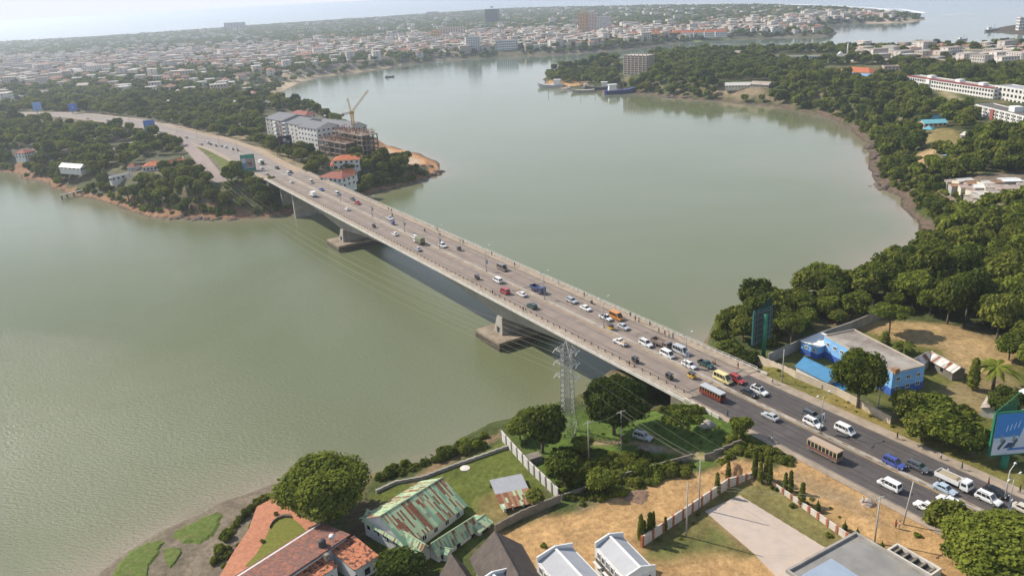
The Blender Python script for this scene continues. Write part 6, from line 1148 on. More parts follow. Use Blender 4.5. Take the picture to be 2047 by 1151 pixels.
X, Y, r = scatter(30000, 700, 1800, 8, 42, 22); dA = inside_dist(PA, X, Y); keep = (dA > 40) & (inside_dist(HOUSEZ[2], X, Y) > 0) & clear_of(X, Y, 2)
for tx, ty, tr in TAKEN:
    if ty > 600: keep &= (X-tx)**2+(Y-ty)**2 > (tr+8)**2
idx_ = thin(X, Y, keep, 14.5); zz = H(X[idx_], Y[idx_]); pk = r.choice(8, len(idx_)); print('island houses', len(idx_))
idx_ = idx_[np.argsort(np.hypot(X[idx_], Y[idx_]))]; zz = H(X[idx_], Y[idx_])
for j, i in enumerate(idx_[:120]): ob('town_house', TH[pk[j]], label=HL[pk[j]].replace('in the far bank town', 'in the old town at right'), cat='house', group='houses of the old town at right', loc=(X[i], Y[i], zz[j]), rz=r.choice([.2, 1.8])+r.normal()*.1); CLR.append((X[i], Y[i], 7, 5, 0))
len(idx_) > 130 and gn_scatter('old_town', X[idx_[120:]], Y[idx_[120:]], zz[120:], np.ones((max(0, len(idx_)-120), 3)), TH, 42, extra=pk[120:], rz=r.choice([.2, 1.8], max(0, len(idx_)-120)))
# ------------------------------------------------------------------ boats
def boat(label, px, py, L_, hullc, cabin=True, rz=0.0, kind_='boat', beached=0):
    p = W(px, py, 0); t = thing(kind_, label, 'boat', (p[0], p[1], beached), rz); s = MB(); secs = []
    for x, hw_, z0, z1 in ((-.5, .10, .0, .13), (-.42, .13, -.03, .115), (-.1, .15, -.04, .10), (.25, .13, -.03, .12), (.42, .06, 0, .16), (.5, .005, .06, .19)): secs.append([(x*L_, -hw_*L_, z1*L_), (x*L_, -hw_*.6*L_, z0*L_), (x*L_, hw_*.6*L_, z0*L_), (x*L_, hw_*L_, z1*L_)])
    vs = [q for sec in secs for q in sec]; fs = [(4*k+i, 4*k+4+i, 4*k+5+i, 4*k+1+i) for k in range(5) for i in range(3)]+[(4*k+3, 4*k+7, 4*k+4, 4*k) for k in range(5)]+[(0, 1, 2, 3), (20, 23, 22, 21)]
    s.add(vs, fs); s.build('hull', fm(hullc, .7), t)
    if cabin: s = MB(); s.box((-.25*L_, 0, .19*L_), (.24*L_, .18*L_, .16*L_), top=.9); s.box((-.25*L_, 0, .28*L_), (.27*L_, .2*L_, .02*L_)); s.build('cabin', WHITE, t)
    s = MB(); s.tube((.1*L_, 0, .1*L_), (.1*L_, 0, .45*L_), .01*L_, n=5); s.build('mast', CONCD, t); return t
boat('small dark fishing boat afloat on the middle of the estuary', 779, 155, 15, (.03, .04, .035), rz=.1); boat('thin grey dhow on the water near the far shore', 810, 137, 13, (.09, .09, .08), False, .2); boat('little white boat moored off the far shore', 879, 128, 13, (.6, .6, .58), rz=.1)
for lb, px, py, L_, c, cab, rz in (('pale ship with blue deck moored at the tip of the boatyard', 1101, 175, 34, (.50, .50, .52), True, 2.9), ('small white launch between the moored ships', 1132, 179, 13, (.62, .62, .62), True, 2.9), ('cream coloured hulk in front of the boatyard', 1165, 185, 28, (.38, .37, .31), False, 3.0), ('dark ship moored behind the cream hulk', 1195, 180, 32, (.06, .07, .07), True, 3.0),
        ('blue and rust red ship beached at the boatyard', 1240, 187, 38, (.06, .07, .22), True, .1), ('rusty barge drawn up on the boatyard mud', 1150, 176, 22, (.20, .12, .08), False, .2), ('dark tug close to the sandy tip', 1178, 176, 18, (.05, .08, .12), True, .1), ('rust coloured hull lying on the boatyard slip', 1222, 184, 20, (.40, .13, .07), False, .2),
        ('small boat with white wake near the fort', 1924, 81, 20, (.35, .36, .36), True, .2), ('dark boat on the water right of the island skyline', 2008, 79, 16, (.05, .06, .07), False, .1), ('grey ship at the fort pier', 1984, 63, 30, (.15, .14, .14), True, .1)):
    boat(lb, px, py, L_, c, cab, rz)
slab('green tin shed over the boatyard slip', (1254, 160), (1276, 159), 167, 9, name='boat_shed', floors=1, wall='grey', nx=2, ny=2, kind='gable', zr=1.5, roofm=R_GREEN2, zb=3); slab('pale long roofed shed at the boatyard', (1160, 160), (1188, 155), 163, 6, name='boat_shed', floors=1, wall='conc', nx=2, ny=2, kind='gable', zr=1.2, roofm=R_LTIN, zb=3)
# ------------------------------------------------------------------ rocks, heaps, algae
ALG = mat('bright_green_algae', (.095, .135, .022), .9, .3, 1.2, col2=(.15, .145, .05), thr=(.5, .7))
ALGP = (((218, 1160), (232, 1130), (258, 1102), (290, 1085), (320, 1077), (330, 1082), (318, 1105), (300, 1130), (290, 1165)), ((342, 1072), (352, 1058), (385, 1045), (405, 1032), (435, 1022), (446, 1026), (440, 1050), (428, 1070), (400, 1088), (362, 1086)), ((322, 1098), (345, 1092), (368, 1098), (358, 1118), (338, 1138), (330, 1120)))
for i, pts in enumerate(ALGP):
    P = [W(x, y, .25)[:2] for x, y in pts]; c = np.mean(P, 0); s = MB(); rng_ = random.Random(i); Q = []
    for a, b_ in zip(P, P[1:]+P[:1]):
        for k in range(5): t_ = k/5; q = a+(b_-a)*t_; Q.append(q+np.array([rng_.uniform(-.35, .35), rng_.uniform(-.35, .35)]))
    n = len(Q); s.add([(q[0], q[1], .16) for q in Q]+[((q[0]*.8+c[0]*.2), (q[1]*.8+c[1]*.2), .52) for q in Q]+[(c[0], c[1], .60)], [(k, (k+1) % n, n+(k+1) % n, n+k) for k in range(n)]+[(n+k, n+(k+1) % n, 2*n) for k in range(n)]); s.build('algae_patch', ALG, kind='stuff')
ROCK = mat('dark_shore_rock', (.13, .10, .08), .95, .3, 1.5, bump=.1)
def rock_mesh(seed):
    r = random.Random(seed); s = MB(); n = 9; rows = [(0, 1), (.3, .95), (.6, .6), (.75, .1)]; vs = [(math.cos(6.283*i/n)*q*r.uniform(.7, 1.1), math.sin(6.283*i/n)*q*r.uniform(.7, 1.1), h+r.uniform(-.06, .06)) for h, q in rows for i in range(n)]
    s.add(vs, [(j*n+i, j*n+(i+1) % n, (j+1)*n+(i+1) % n, (j+1)*n+i) for j in range(3) for i in range(n)]+[tuple(range(3*n, 4*n))]); return s.mesh('rock', ROCK)
RK = [rock_mesh(i) for i in range(4)]; rr_ = random.Random(5)
for cx_, cy_, sx, sy, n, lb, g_ in ((1618, 598, 22, 8, 14, 'dark rock on the mud below the right bank woods', 'rocks on the right bank mud'), (1490, 658, 14, 4, 5, 'dark rock in the water by the bridge end bushes', 'rocks at the bridge end'), (1745, 374, 34, 5, 14, 'dark rock on the low spit of the right bank', 'rocks of the low spit'), (1750, 330, 12, 22, 10, 'brown boulder under the right bank cliff', 'boulders under the cliff'),
        (300, 440, 50, 5, 22, 'dark rock along the left bank waterline', 'rocks of the left bank'), (420, 438, 60, 4, 16, 'dark rock ledge below the left bank scrub', 'rock ledges of the left bank'), (1330, 194, 60, 3, 12, 'dark rock at the waterline of the island', 'rocks of the island shore'), (870, 345, 14, 6, 8, 'rock at the tip of the sandy point', 'rocks of the sandy point'), (350, 1090, 60, 30, 7, 'small dark stone on the mud flat', 'stones on the mud flat')):
    for k in range(n):
        p = W(cx_+rr_.gauss(0, sx*.6), cy_+rr_.gauss(0, sy*.6), .2); q = rr_.uniform(.5, 1.6)*(np.hypot(p[0], p[1])/300 if cy_ < 700 else .25); ob('rock', RK[k % 4], label=lb, cat='rock', group=g_, loc=(p[0], p[1], G1(p[0], p[1])-.1), rz=rr_.uniform(0, 6)).scale = (q*rr_.uniform(1, 2.2), q, q*.8)
def heap(label, px, py, R, h, m, name='heap', cat='heap'):
    p = T(px, py); s = MB(); r = random.Random(px); n = 14; s.add([(math.cos(6.283*i/n)*R*q*r.uniform(.8, 1.2), math.sin(6.283*i/n)*R*q*r.uniform(.8, 1.2), h*zq+r.uniform(-.05, .05)) for q, zq in ((1, -.1), (.7, .45), (.35, .85), (.05, 1)) for i in range(n)], [(j*n+i, j*n+(i+1) % n, (j+1)*n+(i+1) % n, (j+1)*n+i) for j in range(3) for i in range(n)]); s.build(name, m, label=label, cat=cat, loc=tuple(p))
heap('heap of orange earth at the bend of the pillared wall', 1465, 940, 2.6, 1.6, mat('orange_earth', (.40, .23, .11), .95, .2, 1.5)); heap('stack of pale brushwood on the roadside dirt', 1735, 1006, 1.6, 1.0, R_TIN)
heap('heap of brown rubble on the edge of the dirt lane', 1270, 990, 3.2, .6, mat('brown_rubble', (.24, .155, .10), .95, .4, 2.5, bump=.1), 'rubble_heap'); heap('grey rubble heap beside the kerb below the bridge end', 1415, 850, 1.9, 1.4, CONC, 'rubble_heap')
p = T(930, 937); s = MB(); s.lathe((0, 0, 0), [(1.2, 0), (1.2, .18), (1.1, .2)], 16); s.build('stone_circle', PALE, label='pale round stone base on the shore lawn', cat='stone base', loc=tuple(p))
p = T(1066, 922); s = MB(); s.box((0, 0, .8), (3.6, 2.4, 1.6)); o = s.build('small_hut', CONCD, label='low grey lean-to behind the top of white wall', cat='hut', loc=tuple(p), rz=.4)
# ------------------------------------------------------------------ woods round the buildings
_cof = clear_of
def clear_of(X, Y, pad=0):
    ok = _cof(X, Y, pad)
    for cx_, cy_, hl, hw_, rz in CLR:
        ux, uy = -cx_/math.hypot(cx_, cy_), -cy_/math.hypot(cx_, cy_)
        for k in (0, 9) if hl < 9 else (0, 13) if hl < 18 or cx_ < 0 else (0, 13, 28, 44):
            dx, dy, e = ux, uy, 4 if k == 0 else 0; ax, ay = X-cx_-dx*k, Y-cy_-dy*k; lx = ax*math.cos(rz)+ay*math.sin(rz); ly = -ax*math.sin(rz)+ay*math.cos(rz); ok &= ~((np.abs(lx) < hl+e) & (np.abs(ly) < hw_+e))
    return ok
# --- right bank, near: individuals first
X, Y, r = scatter(16000, 175, 560, 12, 42, 11); dA = inside_dist(PA, X, Y); d2 = in_px(WOODS_NEAR, X, Y, 12)
keep = (d2 > 0) & (dA > 9) & clear_of(X, Y, 1.0)
for tx, ty, tr in TAKEN: keep &= (X-tx)**2+(Y-ty)**2 > (tr*.8)**2
idx_ = thin(X, Y, keep, 6.0); D = np.hypot(X[idx_], Y[idx_]); idx_ = idx_[np.argsort(D)]; zz = H(X[idx_], Y[idx_]); dd = dA[idx_]
LR = ['bushy green tree in the woods on the right bank', 'yellow-green leafy tree in the woods on the right bank', 'tall dark tree in the woods on the right bank']
NR_IND = 175; rest = []
for j, i in enumerate(idx_):
    R = r.uniform(3.2, 6.6)*(.72 if dd[j] < 18 else 1); hz = R*r.uniform(.85, 1.35)*(1.15 if dd[j] > 40 else .9)
    if j < NR_IND and np.arctan2(X[i], Y[i]) < math.radians(36):
        k = r.choice(['mid0', 'mid1', 'mid2', 'mid1', 'mid3', 'mid1' if dd[j] < 30 else 'mid0']); c = LR[1] if k == 'mid1' else LR[2] if k == 'mid3' else LR[0]
        plant(k, X[i], Y[i], zz[j], R, hz, c, 'trees of the right bank woods')
    else: rest.append((X[i], Y[i], zz[j], R, R, hz))
# --- right bank, far and the island
X, Y, r = scatter(120000, 480, 1750, -1, 42, 12); dA = inside_dist(PA, X, Y); keep = (dA > 7) & clear_of(X, Y, 1)
d2 = in_px(WOODS_NEAR, X, Y, 12); keep &= ~((d2 > 0) & (np.hypot(X, Y) < 560)); gz = inside_dist(HOUSEZ[2], X, Y) > 0; keep &= ~(gz & (r.uniform(size=X.shape) < .72)); 
idx_ = thin(X, Y, keep, 7.6); R_ = r.uniform(3.2, 6.4, len(idx_)); zz = H(X[idx_], Y[idx_])
allp = np.array(rest+[(X[i], Y[i], zz[j], R_[j], R_[j], R_[j]*r.uniform(.8, 1.3)) for j, i in enumerate(idx_)])
gn_scatter('woodland', allp[:, 0], allp[:, 1], allp[:, 2]-.3, allp[:, 3:6], FARK, 31); RIGHT_TREES = len(allp)
# shrubs at the mud edge of the right bank
X, Y, r = scatter(22000, 200, 900, 8, 34, 13); dA = inside_dist(PA, X, Y); keep = (dA > 7) & (dA < 26) & (in_px(WOODS_NEAR, X, Y, 6) > -12)
idx_ = thin(X, Y, keep, 3.2); R_ = r.uniform(1.6, 3.4, len(idx_)); gn_scatter('waterside_scrub', X[idx_], Y[idx_], H(X[idx_], Y[idx_])-.5, np.stack([R_, R_, R_*1.2], 1), [KINDS['bush0'][0], KINDS['bush1'][0]], 32)
# --- far bank green quarter near the bridge head
X, Y, r = scatter(60000, 440, 1150, -38, 4, 14); dB = inside_dist(PB, X, Y); d2 = in_px(B_GREEN, X, Y, 13); keep = (dB > 8) & (d2 > 0) & clear_of(X, Y, 1) & (seg_dist(np.array(FARL), X, Y) > 19)
idx_ = thin(X, Y, keep, 8.2); idx_ = idx_[np.argsort(np.hypot(X[idx_], Y[idx_]))]; zz = H(X[idx_], Y[idx_]); rest = []; n = 0
for j, i in enumerate(idx_):
    R = r.uniform(2.8, 6.4); hz = R*r.uniform(.75, 1.2)
    if n < 75 and X[i] > -420: k = r.choice(['mid0', 'mid2', 'mid3', 'mid1', 'mid1']) if dB[i] > 35 else r.choice(['mid1', 'mid1', 'mid0']); plant(k, X[i], Y[i], zz[j], R, hz, {'mid1': 'light green tree among the gardens of the far bank', 'mid3': 'dark tree among the gardens of the far bank'}.get(k, 'rounded green tree among the gardens of the far bank'), 'trees of the far bank'); n += 1
    else: rest.append((X[i], Y[i], zz[j], R, R, hz))
allp = np.array(rest); gn_scatter('garden_woodland', allp[:, 0], allp[:, 1], allp[:, 2]-.3, allp[:, 3:6], FARK, 33)
X, Y, r = scatter(30000, 440, 1000, -38, 2, 15); dB = inside_dist(PB, X, Y); keep = (dB > 5) & (dB < 30) & (in_px([(0, 300), (560, 380), (700, 330), (740, 300), (860, 340), (860, 400), (300, 460), (0, 400)], X, Y, 3) > 0) & clear_of(X, Y, 0)
idx_ = thin(X, Y, keep, 3.6); R_ = r.uniform(1.8, 3.6, len(idx_)); gn_scatter('waterside_scrub', X[idx_], Y[idx_], H(X[idx_], Y[idx_])-.5, np.stack([R_, R_, R_*1.15], 1), [KINDS['bush0'][0], KINDS['bush1'][0], DISTK[0]], 34)
X, Y, r = scatter(9000, 440, 800, -20, 2, 17); dB = inside_dist(PB, X, Y); keep = (dB > 4) & (in_px([(703, 350), (716, 330), (765, 326), (850, 335), (872, 345), (845, 362), (790, 380), (740, 392), (700, 402), (688, 378)], X, Y, 6) > 0)
idx_ = thin(X, Y, keep, 4.6); R_ = r.uniform(2.6, 5.0, len(idx_)); gn_scatter('point_mangrove', X[idx_], Y[idx_], H(X[idx_], Y[idx_])-.3, np.stack([R_, R_, R_*1.1], 1), [KINDS['bush1'][0], FARK[1], FARK[0], KINDS['bush0'][0]], 37)
def scrub(polys, name, d0, r0, r1, seed, kinds, z=15):
    X, Y, r = scatter(60000, 120, 260, -25, 42, seed); k = np.zeros(X.shape, bool)
    for P in polys: k |= in_px(P, X, Y, z) > 0
    u_ = X*DN[0]+Y*DN[1]-C0; k &= (u_ < -1.8) | (u_ > 27.5); i = thin(X, Y, k, d0); R_ = r.uniform(r0, r1, len(i)); gn_scatter(name, X[i], Y[i], H(X[i], Y[i])-.15, np.stack([R_, R_, R_*r.uniform(.6, 1.2, len(i))], 1), kinds, seed+1)
BK = [KINDS['bush0'][0], KINDS['bush1'][0], KINDS['bush1'][0]]
scrub([[(1120, 985), (1110, 930), (1160, 895), (1240, 905), (1330, 912), (1392, 930), (1330, 955), (1260, 985), (1190, 1005)], [(1440, 905), (1480, 885), (1520, 880), (1580, 905), (1600, 935), (1560, 940), (1500, 925), (1450, 925)], [(1300, 812), (1400, 800), (1440, 840), (1400, 850), (1330, 838)], [(1800, 838), (1880, 800), (1960, 830), (1965, 900), (1930, 920), (1830, 870)]], 'scrub', 1.75, .8, 2.2, 51, BK)
scrub([[(1030, 870), (1130, 840), (1210, 868), (1180, 892), (1080, 905)], [(1300, 850), (1420, 845), (1480, 880), (1440, 905), (1310, 880)], [(1520, 745), (1600, 790), (1700, 835), (1800, 885), (1790, 862), (1700, 812), (1600, 768)], [(1590, 985), (1690, 1040), (1700, 1062), (1600, 1010)], [(1310, 1085), (1420, 1000), (1400, 1050), (1330, 1100)]], 'weeds', 2.6, .25, .75, 53, BK)
scrub([[(770, 955), (900, 905), (1000, 868), (995, 850), (900, 880), (770, 935)], [(425, 1150), (470, 1065), (500, 1020), (560, 985), (550, 975), (490, 1005), (440, 1070)]], 'bank_scrub', 2.2, .8, 1.7, 55, BK, 7)
# --- far town: trees
X, Y, r = scatter(150000, 800, 6000, -38, 30, 16); dB = inside_dist(PB, X, Y); dC = inside_dist(PC, X, Y); inB = (dB > 10)
keep = inB & ~((in_px(B_GREEN, X, Y, 13) > 0) & (np.hypot(X, Y) < 1150)) & clear_of(X, Y, 4) & (seg_dist(np.array(FARL), X, Y) > 22)
hz1 = np.maximum(inside_dist(HOUSEZ[0], X, Y), inside_dist(HOUSEZ[1], X, Y)); Pk = np.where(hz1 > 0, .24, 1.0); keep &= (r.uniform(size=X.shape) < Pk) | (dB < 60)
idx_ = thin(X, Y, keep, 9.0); R_ = r.uniform(3.8, 7.4, len(idx_))*(1+.25*(np.hypot(X[idx_], Y[idx_]) > 2500))
gn_scatter('far_woodland', X[idx_], Y[idx_], H(X[idx_], Y[idx_])-.4, np.stack([R_, R_, R_*.95], 1), DISTK, 35); print('far trees', len(idx_), 'right', RIGHT_TREES)
FTX, FTY = X[idx_], Y[idx_]
# ------------------------------------------------------------------ vehicles
TYRE = mat('tyre', (.025, .025, .025), .9, 0); RIM = mat('wheel_rim', (.45, .45, .46), .35, 0, metal=.6); HEADL = mat('headlamp', (.75, .76, .75), .2, 0); TAILL = mat('tail_lamp', (.35, .02, .02), .3, 0); PLASTIC = mat('black_plastic', (.03, .03, .03), .6, 0)
PAINTC = {'white': (.78, .78, .76), 'silver': (.46, .48, .49), 'black': (.02, .022, .025), 'darkgrey': (.09, .10, .11), 'blue': (.05, .08, .32), 'red': (.40, .03, .03), 'green': (.02, .07, .06), 'orange': (.62, .24, .03), 'yellow': (.72, .62, .28), 'paleblue': (.42, .52, .60), 'brown': (.22, .17, .14), 'olive': (.16, .17, .11), 'tuk_yellow': (.60, .36, .05), 'tuk_black': (.05, .045, .04), 'cream': (.60, .56, .46), 'maroon': (.20, .04, .03), 'navy': (.03, .05, .14), 'tan': (.45, .33, .22)}
PAINT = {k: mat('paint_'+k, c, .32, 0, spec=.5, coat=.6) for k, c in PAINTC.items()}
def wheel_mesh(r, w_):
    s = MB(); n = 12; prof = [(r*.62, -w_/2), (r*.94, -w_/2), (r, -w_/4), (r, w_/4), (r*.94, w_/2), (r*.62, w_/2)]; vs = [(p[0]*math.cos(6.283*i/n), p[1], p[0]*math.sin(6.283*i/n)) for p in prof for i in range(n)]
    s.add(vs, [(j*n+i, j*n+(i+1) % n, (j+1)*n+(i+1) % n, (j+1)*n+i) for j in range(5) for i in range(n)], 0, True); a = s.mesh('wheel', TYRE)
    s = MB(); vs = [(r*.62*math.cos(6.283*i/n), sg*w_*.42, r*.62*math.sin(6.283*i/n)) for sg in (-1, 1) for i in range(n)]; s.add(vs, [tuple(range(n)), tuple(range(n, 2*n))[::-1]]); return a, s.mesh('rim', RIM)
WH = {}
def wheels(t, pos, r=.33, w_=.22):
    k = (r, w_); WH.setdefault(k, wheel_mesh(r, w_))
    for x, y in pos: o = ob('wheel', WH[k][0], t); o.location = (x, y, r); ob('rim', WH[k][1], o)
def hull(s, st, hw, m=0):
    """stations (x, z_low, z_top, width factor) -> closed car body with soft shoulders"""
    n = 8; vs = []
    for x, zl, zt, k in st:
        w_ = hw*k; h = zt-zl
        vs += [(x, -w_*.9, zl), (x, -w_, zl+h*.25), (x, -w_, zl+h*.75), (x, -w_*.9, zt), (x, w_*.9, zt), (x, w_, zl+h*.75), (x, w_, zl+h*.25), (x, w_*.9, zl)]
    q = len(st); s.add(vs, [(j*n+i, j*n+(i+1) % n, (j+1)*n+(i+1) % n, (j+1)*n+i) for j in range(q-1) for i in range(n)]+[tuple(range(n))[::-1], tuple(range((q-1)*n, q*n))], m)
def cabin(s, x0, x1, t0, t1, zb, zt, hw, m=0, tum=.86):
    s.add([(x0, -hw, zb), (x1, -hw, zb), (x1, hw, zb), (x0, hw, zb), (t0, -hw*tum, zt), (t1, -hw*tum, zt), (t1, hw*tum, zt), (t0, hw*tum, zt)], [(4, 5, 6, 7), (0, 1, 5, 4), (1, 2, 6, 5), (2, 3, 7, 6), (3, 0, 4, 7)], m)
    return x0, x1, t0, t1, zb, zt, hw, tum
def glass(t, c, bands=((.06, .96),), lo=.12, hi=.88):
    x0, x1, t0, t1, zb, zt, hw, tum = c; L3 = lambda a, b_, k: tuple(a[i]+(b_[i]-a[i])*k for i in range(3)); e = .012
    P = {(0, 0): (x0, -hw, zb), (1, 0): (x1, -hw, zb), (0, 1): (t0, -hw*tum, zt), (1, 1): (t1, -hw*tum, zt)}
    for sg in (1, -1):
        for a, b_ in bands:
            s = MB(); f = lambda u, v: L3(L3(P[(0, 0)], P[(1, 0)], u), L3(P[(0, 1)], P[(1, 1)], u), v); q = [f(a, lo), f(b_, lo), f(b_, hi), f(a, hi)]; q = [(p[0], sg*p[1]-sg*e*(1), p[2]) for p in q] if sg > 0 else [(p[0], -p[1]+e, p[2]) for p in q]
            s.add(q, [(0, 1, 2, 3) if sg > 0 else (3, 2, 1, 0)]); s.build('side_window', GLASSD, t)
    for nm, xb, xt, d in (('windscreen', x1, t1, e), ('rear_window', x0, t0, -e)):
        s = MB(); g = lambda u, v: (xb+(xt-xb)*v+d, (-hw+(hw-hw*tum)*v)*(1-2*u), zb+(zt-zb)*v); q = [g(.08, .1), g(.92, .1), g(.92, .92), g(.08, .92)]; s.add(q, [(0, 1, 2, 3) if d < 0 else (3, 2, 1, 0)]); s.build(nm, GLASSD, t)
def lights(t, L_, hw, z, zt=None):
    for sg in (-1, 1):
        s = MB(); s.box((L_/2-.03, sg*hw*.72, z), (.1, .32, .16)); s.build('headlight', HEADL, t); s = MB(); s.box((-L_/2+.03, sg*hw*.78, zt or z+.1), (.1, .22, .2)); s.build('tail_light', TAILL, t)
def vehicle(kind_):
    t = thing(kind_, 'x', 'car'); s = MB(); P = PAINT['white']
    if kind_ == 'sedan':
        L_, hw = 4.5, .87; hull(s, [(-2.25, .35, .85, .86), (-2.1, .22, .98, .95), (-1.3, .2, 1.0, 1), (0, .2, .97, 1), (.9, .2, .93, 1), (1.7, .22, .84, .97), (2.15, .25, .74, .9), (2.25, .35, .65, .8)], hw); c = cabin(s, -1.75, 1.05, -1.15, .35, .93, 1.46, hw*.92); s.build('body', P, t); glass(t, c, ((.12, .5), (.53, .9))); wheels(t, [(x, y) for x in (-1.4, 1.4) for y in (-.78, .78)], .31, .2)
    elif kind_ in ('suv', 'estate'):
        hh = 1.86 if kind_ == 'suv' else 1.62; L_, hw = 4.75, .93; hull(s, [(-2.37, .4, 1.0, .9), (-2.25, .28, 1.08, .97), (-1, .26, 1.1, 1), (.8, .26, 1.08, 1), (1.0, .26, 1.05, 1), (1.9, .28, .98, .96), (2.3, .3, .86, .9), (2.37, .4, .75, .84)], hw); c = cabin(s, -2.25, 1.15, -2.0, .45, 1.06, hh, hw*.93, tum=.88); s.build('body', P, t)
        glass(t, c, ((.06, .34), (.37, .64), (.67, .93))); wheels(t, [(x, y) for x in (-1.45, 1.45) for y in (-.84, .84)], .38, .26); s = MB(); [s.box((-.8, y, hh+.05), (1.9, .06, .06)) for y in (-.6, .6)]; s.build('roof_rail', PLASTIC, t)
    elif kind_ in ('minivan', 'minibus'):
        k = 1 if kind_ == 'minivan' else 1.18; L_, hw = 4.75*k, .9*min(k, 1.1); hh = 1.98 if k == 1 else 2.35; hull(s, [(-L_/2, .35, 1.1, .93), (-L_/2+.12, .26, 1.15, .98), (0, .25, 1.15, 1), (L_*.33, .25, 1.12, 1), (L_*.42, .26, 1.0, .97), (L_*.49, .3, .85, .92), (L_/2, .4, .7, .86)], hw)
        c = cabin(s, -L_/2+.06, L_*.41, -L_/2+.3, L_*.22, 1.12, hh, hw*.97, tum=.9); s.build('body', P, t); glass(t, c, ((.05, .27), (.29, .52), (.54, .76), (.79, .94))); wheels(t, [(x, y) for x in (-L_*.31, L_*.31) for y in (-hw*.9, hw*.9)], .33, .22)
    elif kind_ == 'pickup':
        L_, hw = 5.1, .9; hull(s, [(-2.55, .42, .62, .95), (-.45, .32, .62, 1), (-.4, .3, 1.05, 1), (1.0, .3, 1.05, 1), (2.0, .3, .98, .96), (2.45, .34, .86, .9), (2.55, .45, .75, .82)], hw)
        for y in (-hw+.05, hw-.05): s.box((-1.5, y, .85), (2.1, .08, .5))
        s.box((-2.5, 0, .85), (.08, 1.7, .5)); c = cabin(s, -.5, 1.25, -.3, .65, 1.03, 1.72, hw*.93); s.build('body', P, t); glass(t, c, ((.1, .5), (.54, .9))); wheels(t, [(x, y) for x in (-1.55, 1.6) for y in (-.82, .82)], .38, .26); s = MB(); s.box((-1.5, 0, .66), (1.95, 1.6, .04)); s.build('load_bed', PLASTIC, t)
    lights(t, L_, hw, .72); s = MB(); s.box((L_/2-.02, 0, .42), (.1, hw*1.6, .16)); s.box((-L_/2+.02, 0, .42), (.1, hw*1.6, .16)); s.build('bumper', PLASTIC, t)
    for sg in (-1, 1): s = MB(); s.box((L_*.19, sg*(hw+.1), 1.12), (.12, .2, .16)); s.build('mirror', PLASTIC, t)
    return t
def truck(kind_):
    t = thing(kind_, 'x', 'lorry'); s = MB(); L_ = 7.0 if kind_ != 'box_van' else 5.8; hw = 1.12
    s.add([(L_/2-1.7, -hw, .6), (L_/2, -hw, .6), (L_/2, hw, .6), (L_/2-1.7, hw, .6), (L_/2-1.6, -hw*.94, 2.35), (L_/2-.35, -hw*.94, 2.35), (L_/2-.35, hw*.94, 2.35), (L_/2-1.6, hw*.94, 2.35), (L_/2, -hw, 1.4), (L_/2, hw, 1.4)], [(0, 8, 5, 4), (0, 1, 8), (4, 5, 6, 7), (1, 2, 9, 8), (8, 9, 6, 5), (2, 3, 9), (9, 3, 7, 6), (3, 0, 4, 7), (3, 2, 1, 0)]); s.build('cab', PAINT['white'], t)
    s = MB(); s.add([(L_/2+.01, -hw*.85, 1.45), (L_/2+.01, hw*.85, 1.45), (L_/2-.31, hw*.8, 2.22), (L_/2-.31, -hw*.8, 2.22)], [(0, 1, 2, 3)]); s.build('windscreen', GLASSD, t)
    for sg in (-1, 1): s = MB(); s.box((L_/2-.95, sg*(hw*.985), 1.75), (.95, .06, .6)); s.build('side_window', GLASSD, t)
    s = MB(); s.box((-.4, 0, .75), (L_-.8, .9, .25)); s.build('chassis', PLASTIC, t); wheels(t, [(x, y) for x in (L_/2-1.0, -L_/2+1.2) for y in (-.95, .95)]+([(-L_/2+2.2, y) for y in (-.95, .95)] if L_ > 6.5 else []), .48, .32)
    bl = L_-2.0; cx_ = -L_/2+bl/2+.05
    if kind_ == 'box_van': s = MB(); s.box((cx_, 0, 1.95), (bl, 2.25, 2.1)); s.build('box_body', PAINT['white'], t)
    elif kind_ == 'canvas_lorry':
        s = MB(); s.box((cx_, 0, 1.2), (bl, 2.3, .6)); s.build('load_bed', PAINT['olive'], t); s = MB(); s.add([(cx_+sx*bl/2, y, z) for sx in (-1, 1) for y, z in ((-1.12, 1.5), (-1.1, 2.7), (-.7, 3.05), (.7, 3.05), (1.1, 2.7), (1.12, 1.5))], [(i, i+1, i+7, i+6) for i in range(5)]+[(5, 4, 3, 2, 1, 0), (6, 7, 8, 9, 10, 11)]); s.build('canvas_cover', mat('olive_canvas', (.20, .20, .14), .9, .1, 1), t)
    else:
        s = MB()
        for c, sz in (((cx_, 0, 1.0), (bl, 2.3, .12)), ((cx_, 1.12, 1.45), (bl, .08, .9)), ((cx_, -1.12, 1.45), (bl, .08, .9)), ((cx_+bl/2, 0, 1.6), (.08, 2.3, 1.2)), ((cx_-bl/2, 0, 1.45), (.08, 2.3, .9))): s.box(c, sz)
        s.build('load_bed', PAINT['white'], t)
        if kind_ == 'loaded_lorry': s = MB(); s.box((cx_, 0, 1.75), (bl-.4, 1.9, .5), top=.7); s.build('load', mat('sand_load', (.36, .30, .20), .95, .2, 2), t)
    lights(t, L_, hw, .85); return t
